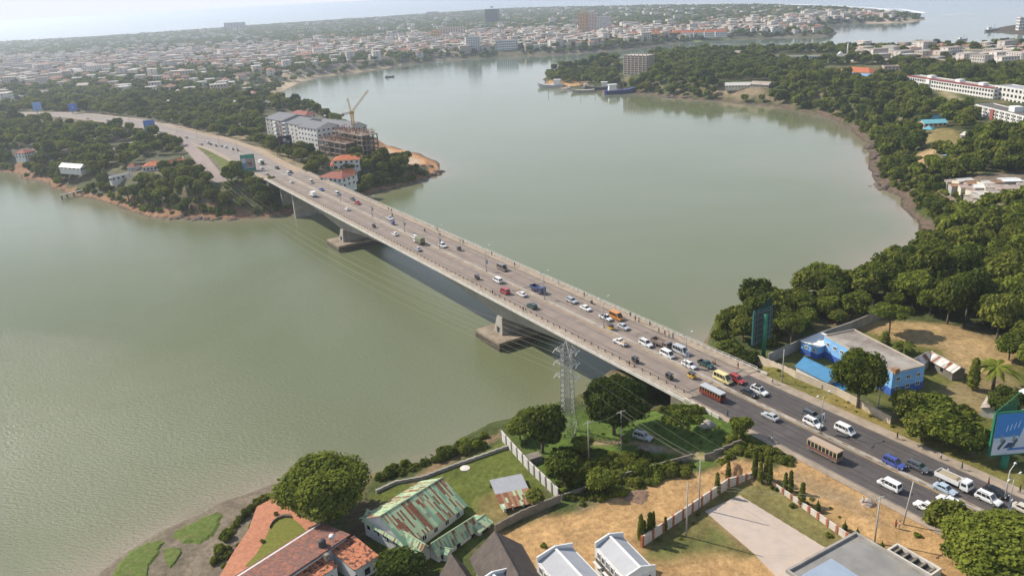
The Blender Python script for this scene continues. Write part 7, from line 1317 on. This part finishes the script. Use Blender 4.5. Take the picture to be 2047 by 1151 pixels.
def bus_():
    t = thing('bus', 'x', 'bus'); L_, hw = 9.2, 1.2; s = MB(); s.box((0, 0, .95), (L_, 2*hw, 1.1)); s.box((L_/2-.02, 0, 1.8), (.1, 2*hw-.1, .4)); s.build('body', PAINT['brown'], t)
    s = MB(); s.box((0, 0, 2.95), (L_, 2*hw, .28)); s.build('roof', PAINT['tan'], t); s = MB(); s.box((0, 0, 2.15), (L_-.12, 2*hw-.12, 1.34)); s.build('glazing', GLASSD, t)
    for x in np.linspace(-L_/2+.1, L_/2-.1, 9):
        [(lambda q: (q.box((x, y, 2.16), (.14, .08, 1.34)), q.build('pillar', PAINT['yellow'], t)))(MB()) for y in (-hw+.03, hw-.03)]
    s = MB(); [s.box((0, y, 1.25), (L_-.4, .03, .3)) for y in (-hw-.01, hw+.01)]; s.build('side_stripe', PAINT['maroon'], t); wheels(t, [(x, y) for x in (-2.9, 3.2) for y in (-1.05, 1.05)], .48, .3); lights(t, L_, hw, .85)
    s = MB(); s.box((2.2, -hw-.02, 1.7), (.9, .05, 2.1)); s.build('door', PAINT['maroon'], t); return t
def tuktuk():
    t = thing('auto_rickshaw', 'x', 'three-wheeler'); s = MB(); s.add([(-1.2, -.62, .35), (.6, -.62, .35), (.6, .62, .35), (-1.2, .62, .35), (-1.2, -.62, 1.0), (.1, -.62, .9), (.1, .62, .9), (-1.2, .62, 1.0), (1.25, -.25, .45), (1.25, .25, .45), (1.05, -.35, 1.05), (1.05, .35, 1.05)], [(3, 2, 1, 0), (0, 1, 5, 4), (2, 3, 7, 6), (3, 0, 4, 7), (1, 8, 10, 5), (9, 2, 6, 11), (8, 9, 11, 10), (1, 2, 9, 8), (4, 5, 6, 7)]); s.build('body', PAINT['tuk_black'], t)
    s = MB(); s.add([(x, y, z) for x, y, z in ((-1.25, -.62, 1.55), (.75, -.6, 1.6), (.75, .6, 1.6), (-1.25, .62, 1.55), (-1.1, -.5, 1.78), (.6, -.48, 1.8), (.6, .48, 1.8), (-1.1, .5, 1.78))], [(4, 5, 6, 7), (0, 1, 5, 4), (1, 2, 6, 5), (2, 3, 7, 6), (3, 0, 4, 7), (3, 2, 1, 0)]); s.build('roof', PAINT['tuk_black'], t)
    s = MB(); [s.tube(p, q, .035, n=4) for p, q in (((-1.2, -.6, 1.0), (-1.2, -.6, 1.6)), ((-1.2, .6, 1.0), (-1.2, .6, 1.6)), ((1.0, -.4, 1.05), (.75, -.55, 1.6)), ((1.0, .4, 1.05), (.75, .55, 1.6)))]; s.build('frame', PLASTIC, t); s = MB(); s.add([(1.06, -.36, 1.08), (1.06, .36, 1.08), (.79, .5, 1.56), (.79, -.5, 1.56)], [(0, 1, 2, 3)]); s.build('windscreen', GLASSD, t)
    s = MB(); s.box((-.7, 0, .85), (.6, 1.1, .35)); s.build('seat', PLASTIC, t); wheels(t, [(1.0, 0), (-.8, -.55), (-.8, .55)], .24, .12); return t
# ------------------------------------------------------------------ people: one skinned body per pose
SKIN = mat('skin', (.10, .055, .035), .7, 0); CL = {k: mat('cloth_'+k, c, .9, 0) for k, c in {'white': (.7, .7, .68), 'dark': (.04, .04, .05), 'blue': (.06, .12, .3), 'red': (.4, .05, .04), 'green': (.06, .18, .1), 'yellow': (.55, .42, .1), 'grey': (.25, .25, .25), 'purple': (.2, .08, .25)}.items()}
def body_mesh(pose):
    if pose == 'walk': J = [(0, 0, .95), (0, 0, 1.2), (0, 0, 1.45), (0, 0, 1.53), (.02, 0, 1.70), (0, .10, .92), (.16, .11, .50), (.05, .11, .06), (.18, .11, .03), (0, -.10, .92), (.02, -.11, .50), (-.30, -.11, .10), (-.20, -.11, .02), (0, .2, 1.43), (-.10, .25, 1.15), (.05, .25, .92), (0, -.2, 1.43), (.08, -.25, 1.15), (.22, -.24, .95)]
    elif pose == 'stand': J = [(0, 0, .95), (0, 0, 1.2), (0, 0, 1.45), (0, 0, 1.53), (.02, 0, 1.70), (0, .09, .92), (0, .11, .50), (0, .12, .06), (.14, .12, .03), (0, -.09, .92), (0, -.11, .50), (0, -.12, .06), (.14, -.12, .03), (0, .2, 1.43), (-.03, .25, 1.15), (.08, .24, .92), (0, -.2, 1.43), (-.03, -.25, 1.15), (.08, -.24, .92)]
    else: J = [(-.1, 0, .80), (-.02, 0, 1.03), (.08, 0, 1.26), (.1, 0, 1.34), (.14, 0, 1.50), (-.08, .12, .80), (.32, .18, .72), (.22, .18, .35), (.36, .18, .32), (-.08, -.12, .80), (.32, -.18, .72), (.22, -.18, .35), (.36, -.18, .32), (.08, .2, 1.24), (.25, .27, 1.05), (.5, .25, 1.05), (.08, -.2, 1.24), (.25, -.27, 1.05), (.5, -.25, 1.05)]
    E_ = [(0, 1), (1, 2), (2, 3), (3, 4), (0, 5), (5, 6), (6, 7), (7, 8), (0, 9), (9, 10), (10, 11), (11, 12), (2, 13), (13, 14), (14, 15), (2, 16), (16, 17), (17, 18)]
    Rd = [.15, .14, .16, .07, .11, .11, .075, .05, .04, .11, .075, .05, .04, .07, .05, .035, .07, .05, .035]
    me_ = bpy.data.meshes.new('b'); me_.from_pydata(J, E_, []); o = bpy.data.objects.new('b', me_); COL.objects.link(o); m = o.modifiers.new('s', 'SKIN')
    for i, r in enumerate(Rd): me_.skin_vertices[0].data[i].radius = (r, r)
    me_.skin_vertices[0].data[0].use_root = True; m2 = o.modifiers.new('u', 'SUBSURF'); m2.levels = 1; m2.render_levels = 1; dg = bpy.context.evaluated_depsgraph_get(); dg.update(); out = bpy.data.meshes.new_from_object(o.evaluated_get(dg)); bpy.data.objects.remove(o); out.name = 'person'
    out.materials.clear(); [out.materials.append(x) for x in (SKIN, CL['white'], CL['dark'])]; hip, neck = J[0][2], J[3][2]
    for p in out.polygons:
        z = p.center.z; arm = abs(p.center.y) > .22 and z < neck-.25
        p.material_index = 0 if (z > neck-.02 or (arm and z < neck-.42 and pose != 'ride')) else (1 if z > hip-.02 else (2 if z > .1 else 0)); p.use_smooth = True
        if pose == 'ride' and z < hip+.02 and z < .9 and not (p.center.x > .4 and z > .95): p.material_index = 2
    return out
BODY = {k: body_mesh(k) for k in ('walk', 'stand', 'ride')}
def hair_mesh(x, z): s = MB(); s.lathe((x, 0, z), [(.10, 0), (.118, .06), (.10, .13), (.04, .17)], 8); return s.mesh('hair', PLASTIC)
HAIR = {'walk': hair_mesh(.0, 1.70), 'stand': hair_mesh(.0, 1.70), 'ride': hair_mesh(.12, 1.50)}
def slot(o, i, m): o.material_slots[i].link = 'OBJECT'; o.material_slots[i].material = m
def person(label, p, rz, pose='walk', top='white', leg='dark', group=None, parent=None):
    o = ob('person', BODY[pose], parent, label=label if parent is None else None, cat='person' if parent is None else None, group=group, loc=tuple(p), rz=rz); slot(o, 1, CL[top]); slot(o, 2, CL[leg]); ob('hair', HAIR[pose], o); return o
def motorbike(paint='red', top='white', label='', p=(0, 0, 0), rz=0, two=False, bike_name='motorcycle'):
    t = thing(bike_name, label, 'motorbike', p, rz); wheels(t, [(.65, 0), (-.65, 0)], .3, .1); s = MB(); s.tube((.62, 0, .3), (.4, 0, .95), .04, n=5); s.tube((-.62, 0, .3), (0, 0, .5), .05, n=5); s.tube((0, 0, .45), (.4, 0, .8), .06, n=5); s.box((.1, 0, .42), (.45, .3, .3)); s.build('frame', PLASTIC, t); s = MB(); s.box((.2, 0, .82), (.5, .26, .24), top=.7); s.build('fuel_tank', PAINT[paint], t)
    s = MB(); s.box((-.35, 0, .78), (.8, .26, .12)); s.build('seat', PLASTIC, t); s = MB(); s.tube((.42, -.33, 1.02), (.42, .33, 1.02), .025, n=5); s.build('handlebar', STEEL, t)
    return t
VK = {}
def get(kind_):
    if kind_ not in VK:
        if kind_ in ('sedan', 'suv', 'estate', 'minivan', 'minibus', 'pickup'): t = vehicle(kind_)
        elif kind_ == 'bus': t = bus_()
        elif kind_ == 'auto_rickshaw': t = tuktuk()
        else: t = truck(kind_)
        VK[kind_] = [t, False]
    k = VK[kind_]
    if not k[1]: k[1] = True; return k[0]
    return copy_tree(k[0])
# (kind, px, py, colour, direction: +1 towards the near right corner, -1 towards the far bank, label)
CARS = [('pickup', 1240, 684, 'white', -1, 'white pickup carrying a tan load, nearer lane side of the median'), ('auto_rickshaw', 1269, 720, 'tuk_black', -1, 'dark three-wheeler alone near the left kerb, ahead of the red-flanked one'), ('auto_rickshaw', 1337, 753, 'tuk_black', -1, 'dark three-wheeler with red flanks just before the bridge joint'), ('auto_rickshaw', 1382, 751, 'tuk_yellow', -1, 'yellow three-wheeler with dark hood close to the median'),
    ('sedan', 1540, 832, 'silver', -1, 'silver saloon on dark asphalt in the left carriageway'), ('bus', 1648, 905, 'brown', -1, 'brown and yellow bus with tan roof on the left carriageway'), ('minivan', 1778, 970, 'white', -1, 'white van heading to the bridge, below the blue car'), ('suv', 1852, 1015, 'white', -1, 'white car half hidden behind the roadside tree'), ('estate', 1898, 1003, 'white', -1, 'white car showing above the roadside tree, by the median'),
    ('auto_rickshaw', 953, 555, 'tuk_black', -1, 'dark three-wheeler by the left kerb in mid bridge, behind none'), ('minivan', 995, 561, 'white', -1, 'white van close to the median, upper left of the red van'), ('minivan', 1009, 583, 'red', -1, 'red van in the left carriageway of the bridge'), ('sedan', 1043, 588, 'white', -1, 'white saloon with dark glass right of the red van'), ('estate', 1063, 612, 'green', -1, 'dark green estate car near the left kerb below the white saloon'),
    ('box_van', 626, 391, 'white', -1, 'white box lorry in the left carriageway near the far bank'), ('sedan', 694, 418, 'white', -1, 'white saloon alone in the left carriageway above the far pier'), ('auto_rickshaw', 747, 452, 'tuk_black', -1, 'dark three-wheeler by the left kerb above the far pier'), ('sedan', 789, 468, 'white', -1, 'small white saloon between far pier and the olive lorry'),
    ('canvas_lorry', 838, 484, 'white', -1, 'olive canvas covered lorry next to the median'), ('sedan', 835, 498, 'silver', -1, 'pale saloon just left of the olive lorry'), ('estate', 828, 474, 'white', -1, 'white car directly ahead of the olive lorry'),
    ('minivan', 674, 388, 'cream', 1, 'cream van far down the right carriageway'), ('sedan', 705, 398, 'darkgrey', 1, 'dark car just beyond the red car, far half of the bridge'), ('estate', 715, 406, 'red', 1, 'dull red car in the right carriageway, far half of the bridge'), ('pickup', 779, 437, 'white', 1, 'white pickup in the right carriageway, far half of the bridge'), ('auto_rickshaw', 786, 447, 'blue', 1, 'blue three-wheeler behind the white pickup, by the median'),
    ('suv', 885, 491, 'white', 1, 'white off-roader below a lamp in the right carriageway'), ('auto_rickshaw', 918, 498, 'tuk_black', 1, 'dark three-wheeler in the middle of the right carriageway'), ('minibus', 1004, 537, 'brown', 1, 'brown minibus near the right kerb in mid bridge'), ('open_lorry', 1075, 580, 'navy', 1, 'dark blue open lorry beside the median lamp'), ('estate', 1143, 601, 'silver', 1, 'silver estate car ahead of the white saloon, right carriageway'),
    ('sedan', 1171, 616, 'white', 1, 'white saloon in the right carriageway left of the white pickup'), ('pickup', 1211, 635, 'white', 1, 'white pickup passing the orange van'), ('minibus', 1232, 634, 'orange', 1, 'bright orange van by the right kerb'), ('auto_rickshaw', 1221, 655, 'tuk_yellow', 1, 'orange three-wheeler hugging the median below the white pickup'), ('sedan', 1246, 653, 'silver', 1, 'silver saloon below the orange van'),
    ('suv', 1291, 687, 'white', 1, 'white off-roader beside the dark flat lorry'), ('open_lorry', 1322, 689, 'brown', 1, 'brown open lorry near the right kerb'), ('minivan', 1334, 709, 'white', 1, 'white van by the median, left of the tall white panel'), ('minibus', 1361, 703, 'silver', 1, 'silver minibus with pale roof behind the white estate'), ('estate', 1378, 730, 'white', 1, 'white estate car at the foot of the tall white panel'),
    ('pickup', 1411, 728, 'green', 1, 'dark green pickup passing a loaded motorbike'), ('minibus', 1445, 758, 'yellow', 1, 'pale yellow minibus at the bridge joint'), ('suv', 1473, 759, 'red', 1, 'dark red off-roader beside the yellow minibus'), ('sedan', 1497, 785, 'black', 1, 'black saloon by the median beside a white off-roader'), ('suv', 1518, 782, 'white', 1, 'white off-roader with roof box right of the black saloon'),
    ('estate', 1623, 830, 'darkgrey', 1, 'dark grey estate behind the white car at the lamp'), ('suv', 1625, 846, 'white', 1, 'white car passing the median lamp with the white side panel'), ('minivan', 1689, 860, 'white', 1, 'white people carrier alone in the right carriageway'), ('suv', 1787, 926, 'blue', 1, 'bright blue off-roader by the median'), ('estate', 1835, 933, 'darkgrey', 1, 'dark grey estate right of the blue off-roader'),
    ('loaded_lorry', 1906, 964, 'white', 1, 'white tipper lorry with a sandy load'), ('sedan', 1889, 977, 'paleblue', 1, 'pale blue saloon beside the white tipper lorry'), ('suv', 1976, 997, 'white', 1, 'large white off-roader near the right edge'), ('sedan', 1990, 983, 'black', 1, 'black saloon behind the large white off-roader'), ('auto_rickshaw', 2015, 1033, 'tuk_black', 1, 'dark three-wheeler above the corner tree'), ('sedan', 2048, 1018, 'cream', 1, 'cream car cut by the right frame edge'),
    ('box_van', 523, 327, 'green', 1, 'green and white lorry beside the crowd billboard'), ('sedan', 523, 336, 'white', -1, 'white car at the far end of the bridge, below green lorry'), ('sedan', 533, 348, 'cream', -1, 'cream saloon at the far bridge end near the left parapet'), ('estate', 554, 336, 'black', 1, 'dark car at the far end beyond the white van'), ('minivan', 576, 348, 'white', 1, 'white van at the far end of the right carriageway'), ('sedan', 581, 344, 'black', 1, 'black car right behind the far white van'),
    ('sedan', 582, 364, 'white', -1, 'white saloon above the tall far bank pier'), ('minivan', 622, 364, 'cream', 1, 'cream van near the villas in the right carriageway'), ('sedan', 643, 379, 'blue', 1, 'blue saloon near the median above the white box lorry')]
for kd, px, py, col, dr, lb in CARS:
    t = get(kd); p = W(px, py, ZD+.02+.55); u, v = toUV(p); jit = random.uniform(-.02, .02); t.location = UV(u, v, ZD+.015); t.rotation_euler = (0, 0, RZ_ROAD+(0 if dr > 0 else math.pi)+jit); t['label'] = lb; t['category'] = {'auto_rickshaw': 'three-wheeler', 'minibus': 'minibus', 'minivan': 'van', 'pickup': 'pickup', 'bus': 'bus', 'box_van': 'lorry', 'canvas_lorry': 'lorry', 'open_lorry': 'lorry', 'loaded_lorry': 'lorry'}.get(kd, 'car'); t['group'] = 'traffic on the bridge road'
    for c in t.children:
        n = c.name.split('.')[0]
        if n in ('body', 'cab') and kd != 'bus': slot(c, 0, PAINT[col])
        if kd == 'auto_rickshaw' and n == 'roof': slot(c, 0, PAINT['tuk_black' if col != 'blue' else 'navy'])
        if kd == 'open_lorry' and n == 'load_bed': slot(c, 0, PAINT[col])
for o in COL.objects:
    if o.parent is None and o.name.startswith('bus'): o.scale = (.84, .9, .9)
def extra(t, name, c, sz, m, top=1.0): s = MB(); s.box(c, sz, top=top); s.build(name, m, t)
for t in [o for o in COL.objects if o.get('label', '').startswith('white pickup carrying')]: extra(t, 'load', (-1.5, 0, 1.1), (1.8, 1.4, .6), PAINT['tan'], .8)
for t in [o for o in COL.objects if o.get('label', '').startswith('white off-roader with roof box')]: extra(t, 'roof_box', (-.6, 0, 2.0), (1.4, .9, .25), PLASTIC, .9)
# decorated red bus and car parked in the grass
t = get('bus'); p = W(1424, 789, ZD+.6); t.location = UV(*toUV(p), ZD+.015); t.rotation_euler = (0, 0, RZ_ROAD+math.pi); t.scale = (.78, .85, .78); t['label'] = 'red and orange open-topped bus with black rear frame at the bridge joint'; t['category'] = 'bus'; t['group'] = 'traffic on the bridge road'
for c in t.children:
    n = c.name.split('.')[0]
    if n == 'body': slot(c, 0, PAINT['maroon'])
    if n == 'glazing': c.scale = (1, .9, .8)
    if n == 'roof': slot(c, 0, PAINT['silver'])
    if n == 'pillar': slot(c, 0, PAINT['orange'])
t = get('suv'); p = T(1285, 877); t.location = tuple(p); t.rotation_euler = (0, 0, math.radians(-38)); t['label'] = 'silver car parked in the grass under the large dark tree'; t['category'] = 'car'
for c in t.children:
    if c.name.startswith('body'): slot(c, 0, PAINT['silver'])
# far road traffic
FAR = [(360, 277), (372, 275), (319, 266), (215, 242), (264, 247), (402, 289), (415, 286), (421, 289), (432, 292), (442, 292), (451, 295), (466, 299), (475, 301), (175, 238), (240, 250), (120, 236)]
for i, (px, py) in enumerate(FAR):
    t = get(('auto_rickshaw', 'sedan', 'minivan', 'auto_rickshaw')[i % 4]); p = W(px, py, ZD+.5); t.location = (p[0], p[1], ZD+.03); j = int(np.argmin((FQ[:, 0]-p[0])**2+(FQ[:, 1]-p[1])**2)); d = FQ[min(j+1, 59)]-FQ[max(j-1, 0)]; t.rotation_euler = (0, 0, math.atan2(d[1], d[0])); t['label'] = ('tiny dark three-wheeler on the far approach road', 'tiny pale car on the far approach road', 'tiny white van on the far approach road', 'tiny black vehicle on the far approach road')[i % 4]; t['category'] = 'vehicle'; t['group'] = 'traffic on the far approach road'
    for c in t.children:
        if c.name.split('.')[0] in ('body',): slot(c, 0, PAINT[('tuk_black', 'silver', 'white', 'black')[i % 4]])
# motorbikes with riders
for px, py, pc, tc, dr, lb in ((849, 460, 'red', 'red', 1, 'motorbike with red-shirted rider by the right kerb, mid far half'), (784, 430, 'red', 'dark', 1, 'motorbike passing the white pickup, rider in dark'), (1428, 725, 'orange', 'yellow', 1, 'loaded orange motorbike right of the dark green pickup'), (1895, 941, 'black', 'white', 1, 'motorbike with white-shirted rider above the tipper lorry'), (1183, 604, 'black', 'dark', 1, 'motorbike by the right kerb above the white saloon'), (1358, 693, 'black', 'dark', 1, 'motorbike at the kerb beside the silver minibus')):
    p = W(px, py, ZD+.6); t = motorbike(pc, tc, lb, UV(*toUV(p), ZD+.01), RZ_ROAD)
    person('person in a %s shirt riding the motorbike, %s' % (tc, lb.split(' ', 2)[2][:40]) if False else {849: 'rider in red on the motorbike in the far half of the bridge', 784: 'rider in dark clothes beside the white pickup', 1428: 'rider in yellow on the loaded orange motorbike', 1895: 'rider in white above the tipper lorry', 1183: 'rider in dark above the white saloon at mid bridge', 1358: 'rider in dark at the kerb beside the silver minibus'}[px], t.location, RZ_ROAD, 'ride', tc, 'dark', 'motorbike riders on the bridge road')
p = T(1902, 1112); t = motorbike('blue', 'white', 'blue motorbike parked in the shade of the corner tree', tuple(p), .4)
# walkers
def walker(px, py, top, leg, lb, z=None, rz=None, pose='walk', grp='people walking along the bridge and road'):
    p = W(px, py, z) if z is not None else T(px, py); person(lb, p, RZ_ROAD if rz is None else rz, pose, top, leg, grp)
FW_ = ZD+.16
for px, py, top, leg, lb in ((777, 421, 'dark', 'dark', 'left one of two walkers on the right footway, far half of the bridge'), (783, 424, 'dark', 'blue', 'right one of two walkers on the right footway, far half of the bridge'), (874, 462, 'green', 'dark', 'walker in green on the right footway past the red motorbike'), (880, 473, 'dark', 'dark', 'walker in dark at the right kerb above the white off-roader'),
    (920, 485, 'white', 'dark', 'walker in white of the pair on the right footway'), (926, 487, 'blue', 'dark', 'walker in blue of the pair on the right footway'), (983, 511, 'grey', 'dark', 'walker in grey on the right footway beyond the brown minibus'), (1029, 533, 'dark', 'dark', 'lone dark walker on the right footway above the brown minibus'), (1117, 570, 'white', 'grey', 'lone pale walker on the right footway above the dark lorry'),
    (1168, 594, 'dark', 'blue', 'walker in dark at the railing above the silver estate'), (1260, 634, 'dark', 'dark', 'first of three walkers by the railing right of the orange van'), (1270, 642, 'purple', 'dark', 'second of three walkers by the railing right of orange van'), (1277, 645, 'yellow', 'dark', 'third walker, in yellow, right of the orange van'), (1299, 652, 'dark', 'dark', 'walker in dark by the railing past the trio'),
    (1317, 665, 'green', 'dark', 'walker in green on the footway above the white van'), (1329, 671, 'dark', 'red', 'walker in dark and red on the footway above white van'), (1337, 674, 'white', 'grey', 'walker in white just behind the dark and red one'), (1345, 677, 'blue', 'dark', 'walker in blue ahead of the white shirted one'), (1475, 736, 'dark', 'red', 'walker on the footway above the dark red off-roader'), (1544, 766, 'white', 'dark', 'person standing at the outer edge of the right pavement')):
    walker(px, py, top, leg, lb, FW_)
for px, py, top, leg, lb, z in ((985, 589, 'dark', 'dark', 'walker on the left footway under the white van', FW_), (1046, 623, 'dark', 'dark', 'walker on the left footway below the dark green estate', FW_), (1258, 732, 'dark', 'red', 'walker on the left footway below the lone three-wheeler', FW_), (1454, 833, 'green', 'dark', 'walker in green at the left kerb past the decorated bus', ZD), (1543, 884, 'white', 'grey', 'walker in white on the dirt verge above the cypresses', ZD), (1793, 877, 'dark', 'dark', 'dark walker with a long shadow on the right pavement', ZD),
    (1880, 918, 'white', 'dark', 'seated-looking person in white on the grass verge at right', ZD-.1), (1922, 938, 'green', 'dark', 'person in green at the right pavement above the tipper', ZD), (1975, 970, 'red', 'dark', 'striding person in red on the right pavement', ZD), (2038, 984, 'dark', 'dark', 'person at the pavement near the right frame edge', ZD)): walker(px, py, top, leg, lb, z)
walker(1790, 1056, 'red', 'dark', 'left one of two people standing by the white pole', None, .5, 'stand'); walker(1797, 1057, 'white', 'grey', 'right one of two people standing by the white pole', None, 2.5, 'stand'); walker(1725, 1008, 'white', 'grey', 'person in pale clothes beside the brushwood stack', None, 1, 'stand'); walker(1472, 868, 'white', 'grey', 'person under the small round roadside tree', None, 1, 'stand')
# red parasols of a stall under the corner tree
for px, py, lb in ((2008, 1078, 'left red parasol of the stall behind the corner tree'), (2026, 1082, 'middle red parasol of the stall behind the corner tree'), (2043, 1092, 'right red parasol of the stall at the frame edge')):
    p = W(px, py, 19.0); t = thing('parasol', lb, 'parasol', (p[0], p[1], 16.6), 0, 'red parasols at the corner stall'); s = MB(); s.tube((0, 0, 0), (0, 0, 2.4), .04, n=5); s.build('pole', STEEL, t); s = MB(); s.lathe((0, 0, 2.0), [(1.3, 0), (.7, .32), (.05, .5)], 8); s.build('canopy', CL['red'], t)
# litter and washing
p = T(1868, 730); t = thing('washing_line', 'white washing hung on a line beside the tin houses', 'washing line', tuple(p), -.6)
s = MB(); s.tube((-3, 0, 0), (-3, 0, 2), .05, n=4); s.tube((3, 0, 0), (3, 0, 2), .05, n=4); s.tube((-3, 0, 1.9), (3, 0, 1.9), .015, n=3); s.build('line', CONCD, t)
for i in range(4): s = MB(); s.box((-2.2+i*1.35, 0, 1.35), (1.0, .05, 1.1)); s.build('cloth', WHITE, t)
# ------------------------------------------------------------------ labels that tell look-alikes apart
ORD = ['', 'second ', 'third ', 'fourth ', 'fifth ', 'sixth ', 'seventh ', 'eighth ', 'ninth ', 'tenth ', 'eleventh ', 'twelfth ', 'thirteenth ', 'fourteenth ', 'fifteenth ', 'sixteenth ', 'seventeenth ', 'eighteenth ', 'nineteenth ', 'twentieth ', 'twenty-first ', 'twenty-second ', 'twenty-third ', 'twenty-fourth ', 'twenty-fifth ']
def by_rank(group, marks, short):
    """nearest landmark in the picture and side of it, ordered by distance"""
    bins = {}
    for o in [q for q in COL.objects if q.get('group') == group and q.parent is None]:
        x, y = PX(o.location); best = min(marks, key=lambda m: math.hypot(m[0]-x, m[1]-y)); dx, dy = x-best[0], y-best[1]; d = math.hypot(dx, dy)
        side = ('right of ' if dx > 0 else 'left of ') if abs(dx) > abs(dy) else ('below ' if dy > 0 else 'above '); bins.setdefault((short(o), best[2], side), []).append((d, o))
    for (k, m, side), L_ in bins.items():
        for i, (d, o) in enumerate(sorted(L_, key=lambda t: t[0])): o['label'] = '%s, %snearest %s%s' % (k, ORD[min(i, 24)], side, m)
def by_left(group, fmt, key=lambda o: o.get('label')):
    bins = {}
    for o in [q for q in COL.objects if q.get('group') == group and q.parent is None]: bins.setdefault(key(o), []).append((PX(o.location)[0], o))
    for k, L_ in bins.items():
        for i, (x, o) in enumerate(sorted(L_, key=lambda t: t[0])): o['label'] = (k if not fmt else fmt) % ((ORD[i] if i else 'first ') if i < 25 else 'far right ')
RB = [(1700, 662, 'the long grey wall'), (1520, 655, 'the dark billboard'), (1618, 598, 'the mud rocks'), (1910, 510, 'the bright grass clearing'), (1980, 395, 'the shanty huts'), (1745, 374, 'the low mud spit'), (1880, 725, 'the tin houses'), (1800, 560, 'the middle of the woods'), (1845, 455, 'the inner corner of the bay'), (1985, 600, 'the dark wood edge'), (1780, 640, 'the end of grey wall'), (1930, 640, 'the sandy yard'), (2030, 480, 'the frame edge below the shanties')]
TREE = lambda o: {'bushy': 'bushy green tree', 'yellow-green': 'yellow-green tree', 'tall': 'tall dark tree', 'light': 'light green tree', 'dark': 'dark tree', 'rounded': 'rounded green tree'}[o['label'].split(' ')[0]]
by_rank('trees of the right bank woods', RB, TREE)
by_rank('trees of the far bank', [(145, 395, 'the wooden jetty'), (495, 330, 'the crowd billboard'), (300, 340, 'the orange bungalow'), (240, 350, 'the white outbuilding'), (350, 400, 'the middle of scrubby bank'), (565, 400, 'the tall bridge pier'), (690, 330, 'the orange villa'), (800, 350, 'the sandy point'), (430, 360, 'the slip road end'), (60, 320, 'the left edge house'), (600, 280, 'the pale apartments'), (720, 290, 'the yellow crane')], TREE)
HS = lambda o: o['label'].split(' in the')[0].replace(' with a', ',').replace(' with', ',')
by_rank('houses of the far bank town', [(76, 213, 'the pale blue billboard'), (147, 217, 'the deep blue billboard'), (300, 250, 'the blue-green billboard'), (470, 150, 'the curving sandy track'), (560, 180, 'the beach'), (475, 210, 'the pale green villa'), (330, 150, 'the middle of the far town'), (150, 160, 'the left town edge'), (640, 130, 'the dark shore trees'), (800, 110, 'the low shore bluff'), (220, 130, 'the far left roofs'), (400, 110, 'the central far roofs'), (60, 110, 'the hazy left roofs'), (250, 190, 'the trees over the road')], HS)
by_rank('houses of the old town at right', [(1690, 110, 'the minaret'), (1725, 105, 'the yellow mansion'), (1783, 143, 'the brick red block'), (1900, 165, 'the long white building'), (1843, 108, 'the white steep gables'), (1955, 103, 'the long cream block'), (2030, 130, 'the upper right frame edge'), (1880, 130, 'the middle of the old town'), (1700, 145, 'the orange hall')], HS)
by_rank('shanty huts on the right bank', [(1960, 385, 'the middle of the hut cluster'), (1890, 365, 'the left end of the huts'), (2040, 385, 'the frame edge')], lambda o: o['label'].split(' in the')[0])
by_left('row of orange roofed houses across the estuary', 'white house under an orange roof, %sfrom the left in the far shore row'); by_left('row of white gabled villas across the estuary', 'white gabled villa, %sfrom the left above the far green slope')
by_left('street lamps on the far approach', 'double armed street lamp, %sfrom the left on the far approach road'); by_left('traffic on the far approach road', None, lambda o: o['label'].replace('on the far approach road', ', %sof its kind from the left on the far approach').replace(' ,', ','))
for g_ in ('rocks on the right bank mud', 'rocks at the bridge end', 'rocks of the low spit', 'boulders under the cliff', 'rocks of the left bank', 'rock ledges of the left bank', 'rocks of the island shore', 'rocks of the sandy point', 'stones on the mud flat'): by_left(g_, None, lambda o: o['label']+', %sfrom the left')
def by_height(group, key):
    L_ = [q for q in COL.objects if q.get('group') == group and q.parent is None]
    for i, o in enumerate(L_): o['label'] = key[i]
ARMN = ['lower left', 'lower right', 'middle left', 'middle right', 'upper left', 'upper right']
by_height('power lines from the pylon', ['thin power line over the water from the %s arm of the pylon' % a for a in ARMN]); by_height('power lines inland of the pylon', ['thin power line running inland from the %s arm of the pylon' % ARMN[i] for i in (1, 3, 5)])
by_height('cables between utility poles', ['%s cable between the %s' % (a, b_) for b_ in ('thicket pole and the transformer pole', 'transformer pole and pole at the paved yard', 'compound grass pole and the flat roof pole') for a in ('left', 'right')])
seen = {}
for o in COL.objects:
    if o.parent is None and o.get('label'): seen.setdefault(o['label'], []).append(o.name)
print('shared labels', {k: len(v) for k, v in seen.items() if len(v) > 1}); print('max words', max(len(k.split()) for k in seen), [k for k in seen if len(k.split()) > 16 or len(k.split()) < 4])
bad = [o.name for o in COL.objects if o.parent is None and not o.get('kind') and o.type in ('MESH', 'EMPTY') and not o.get('label')]; print('unlabelled', bad[:10], 'objects', len(COL.objects))
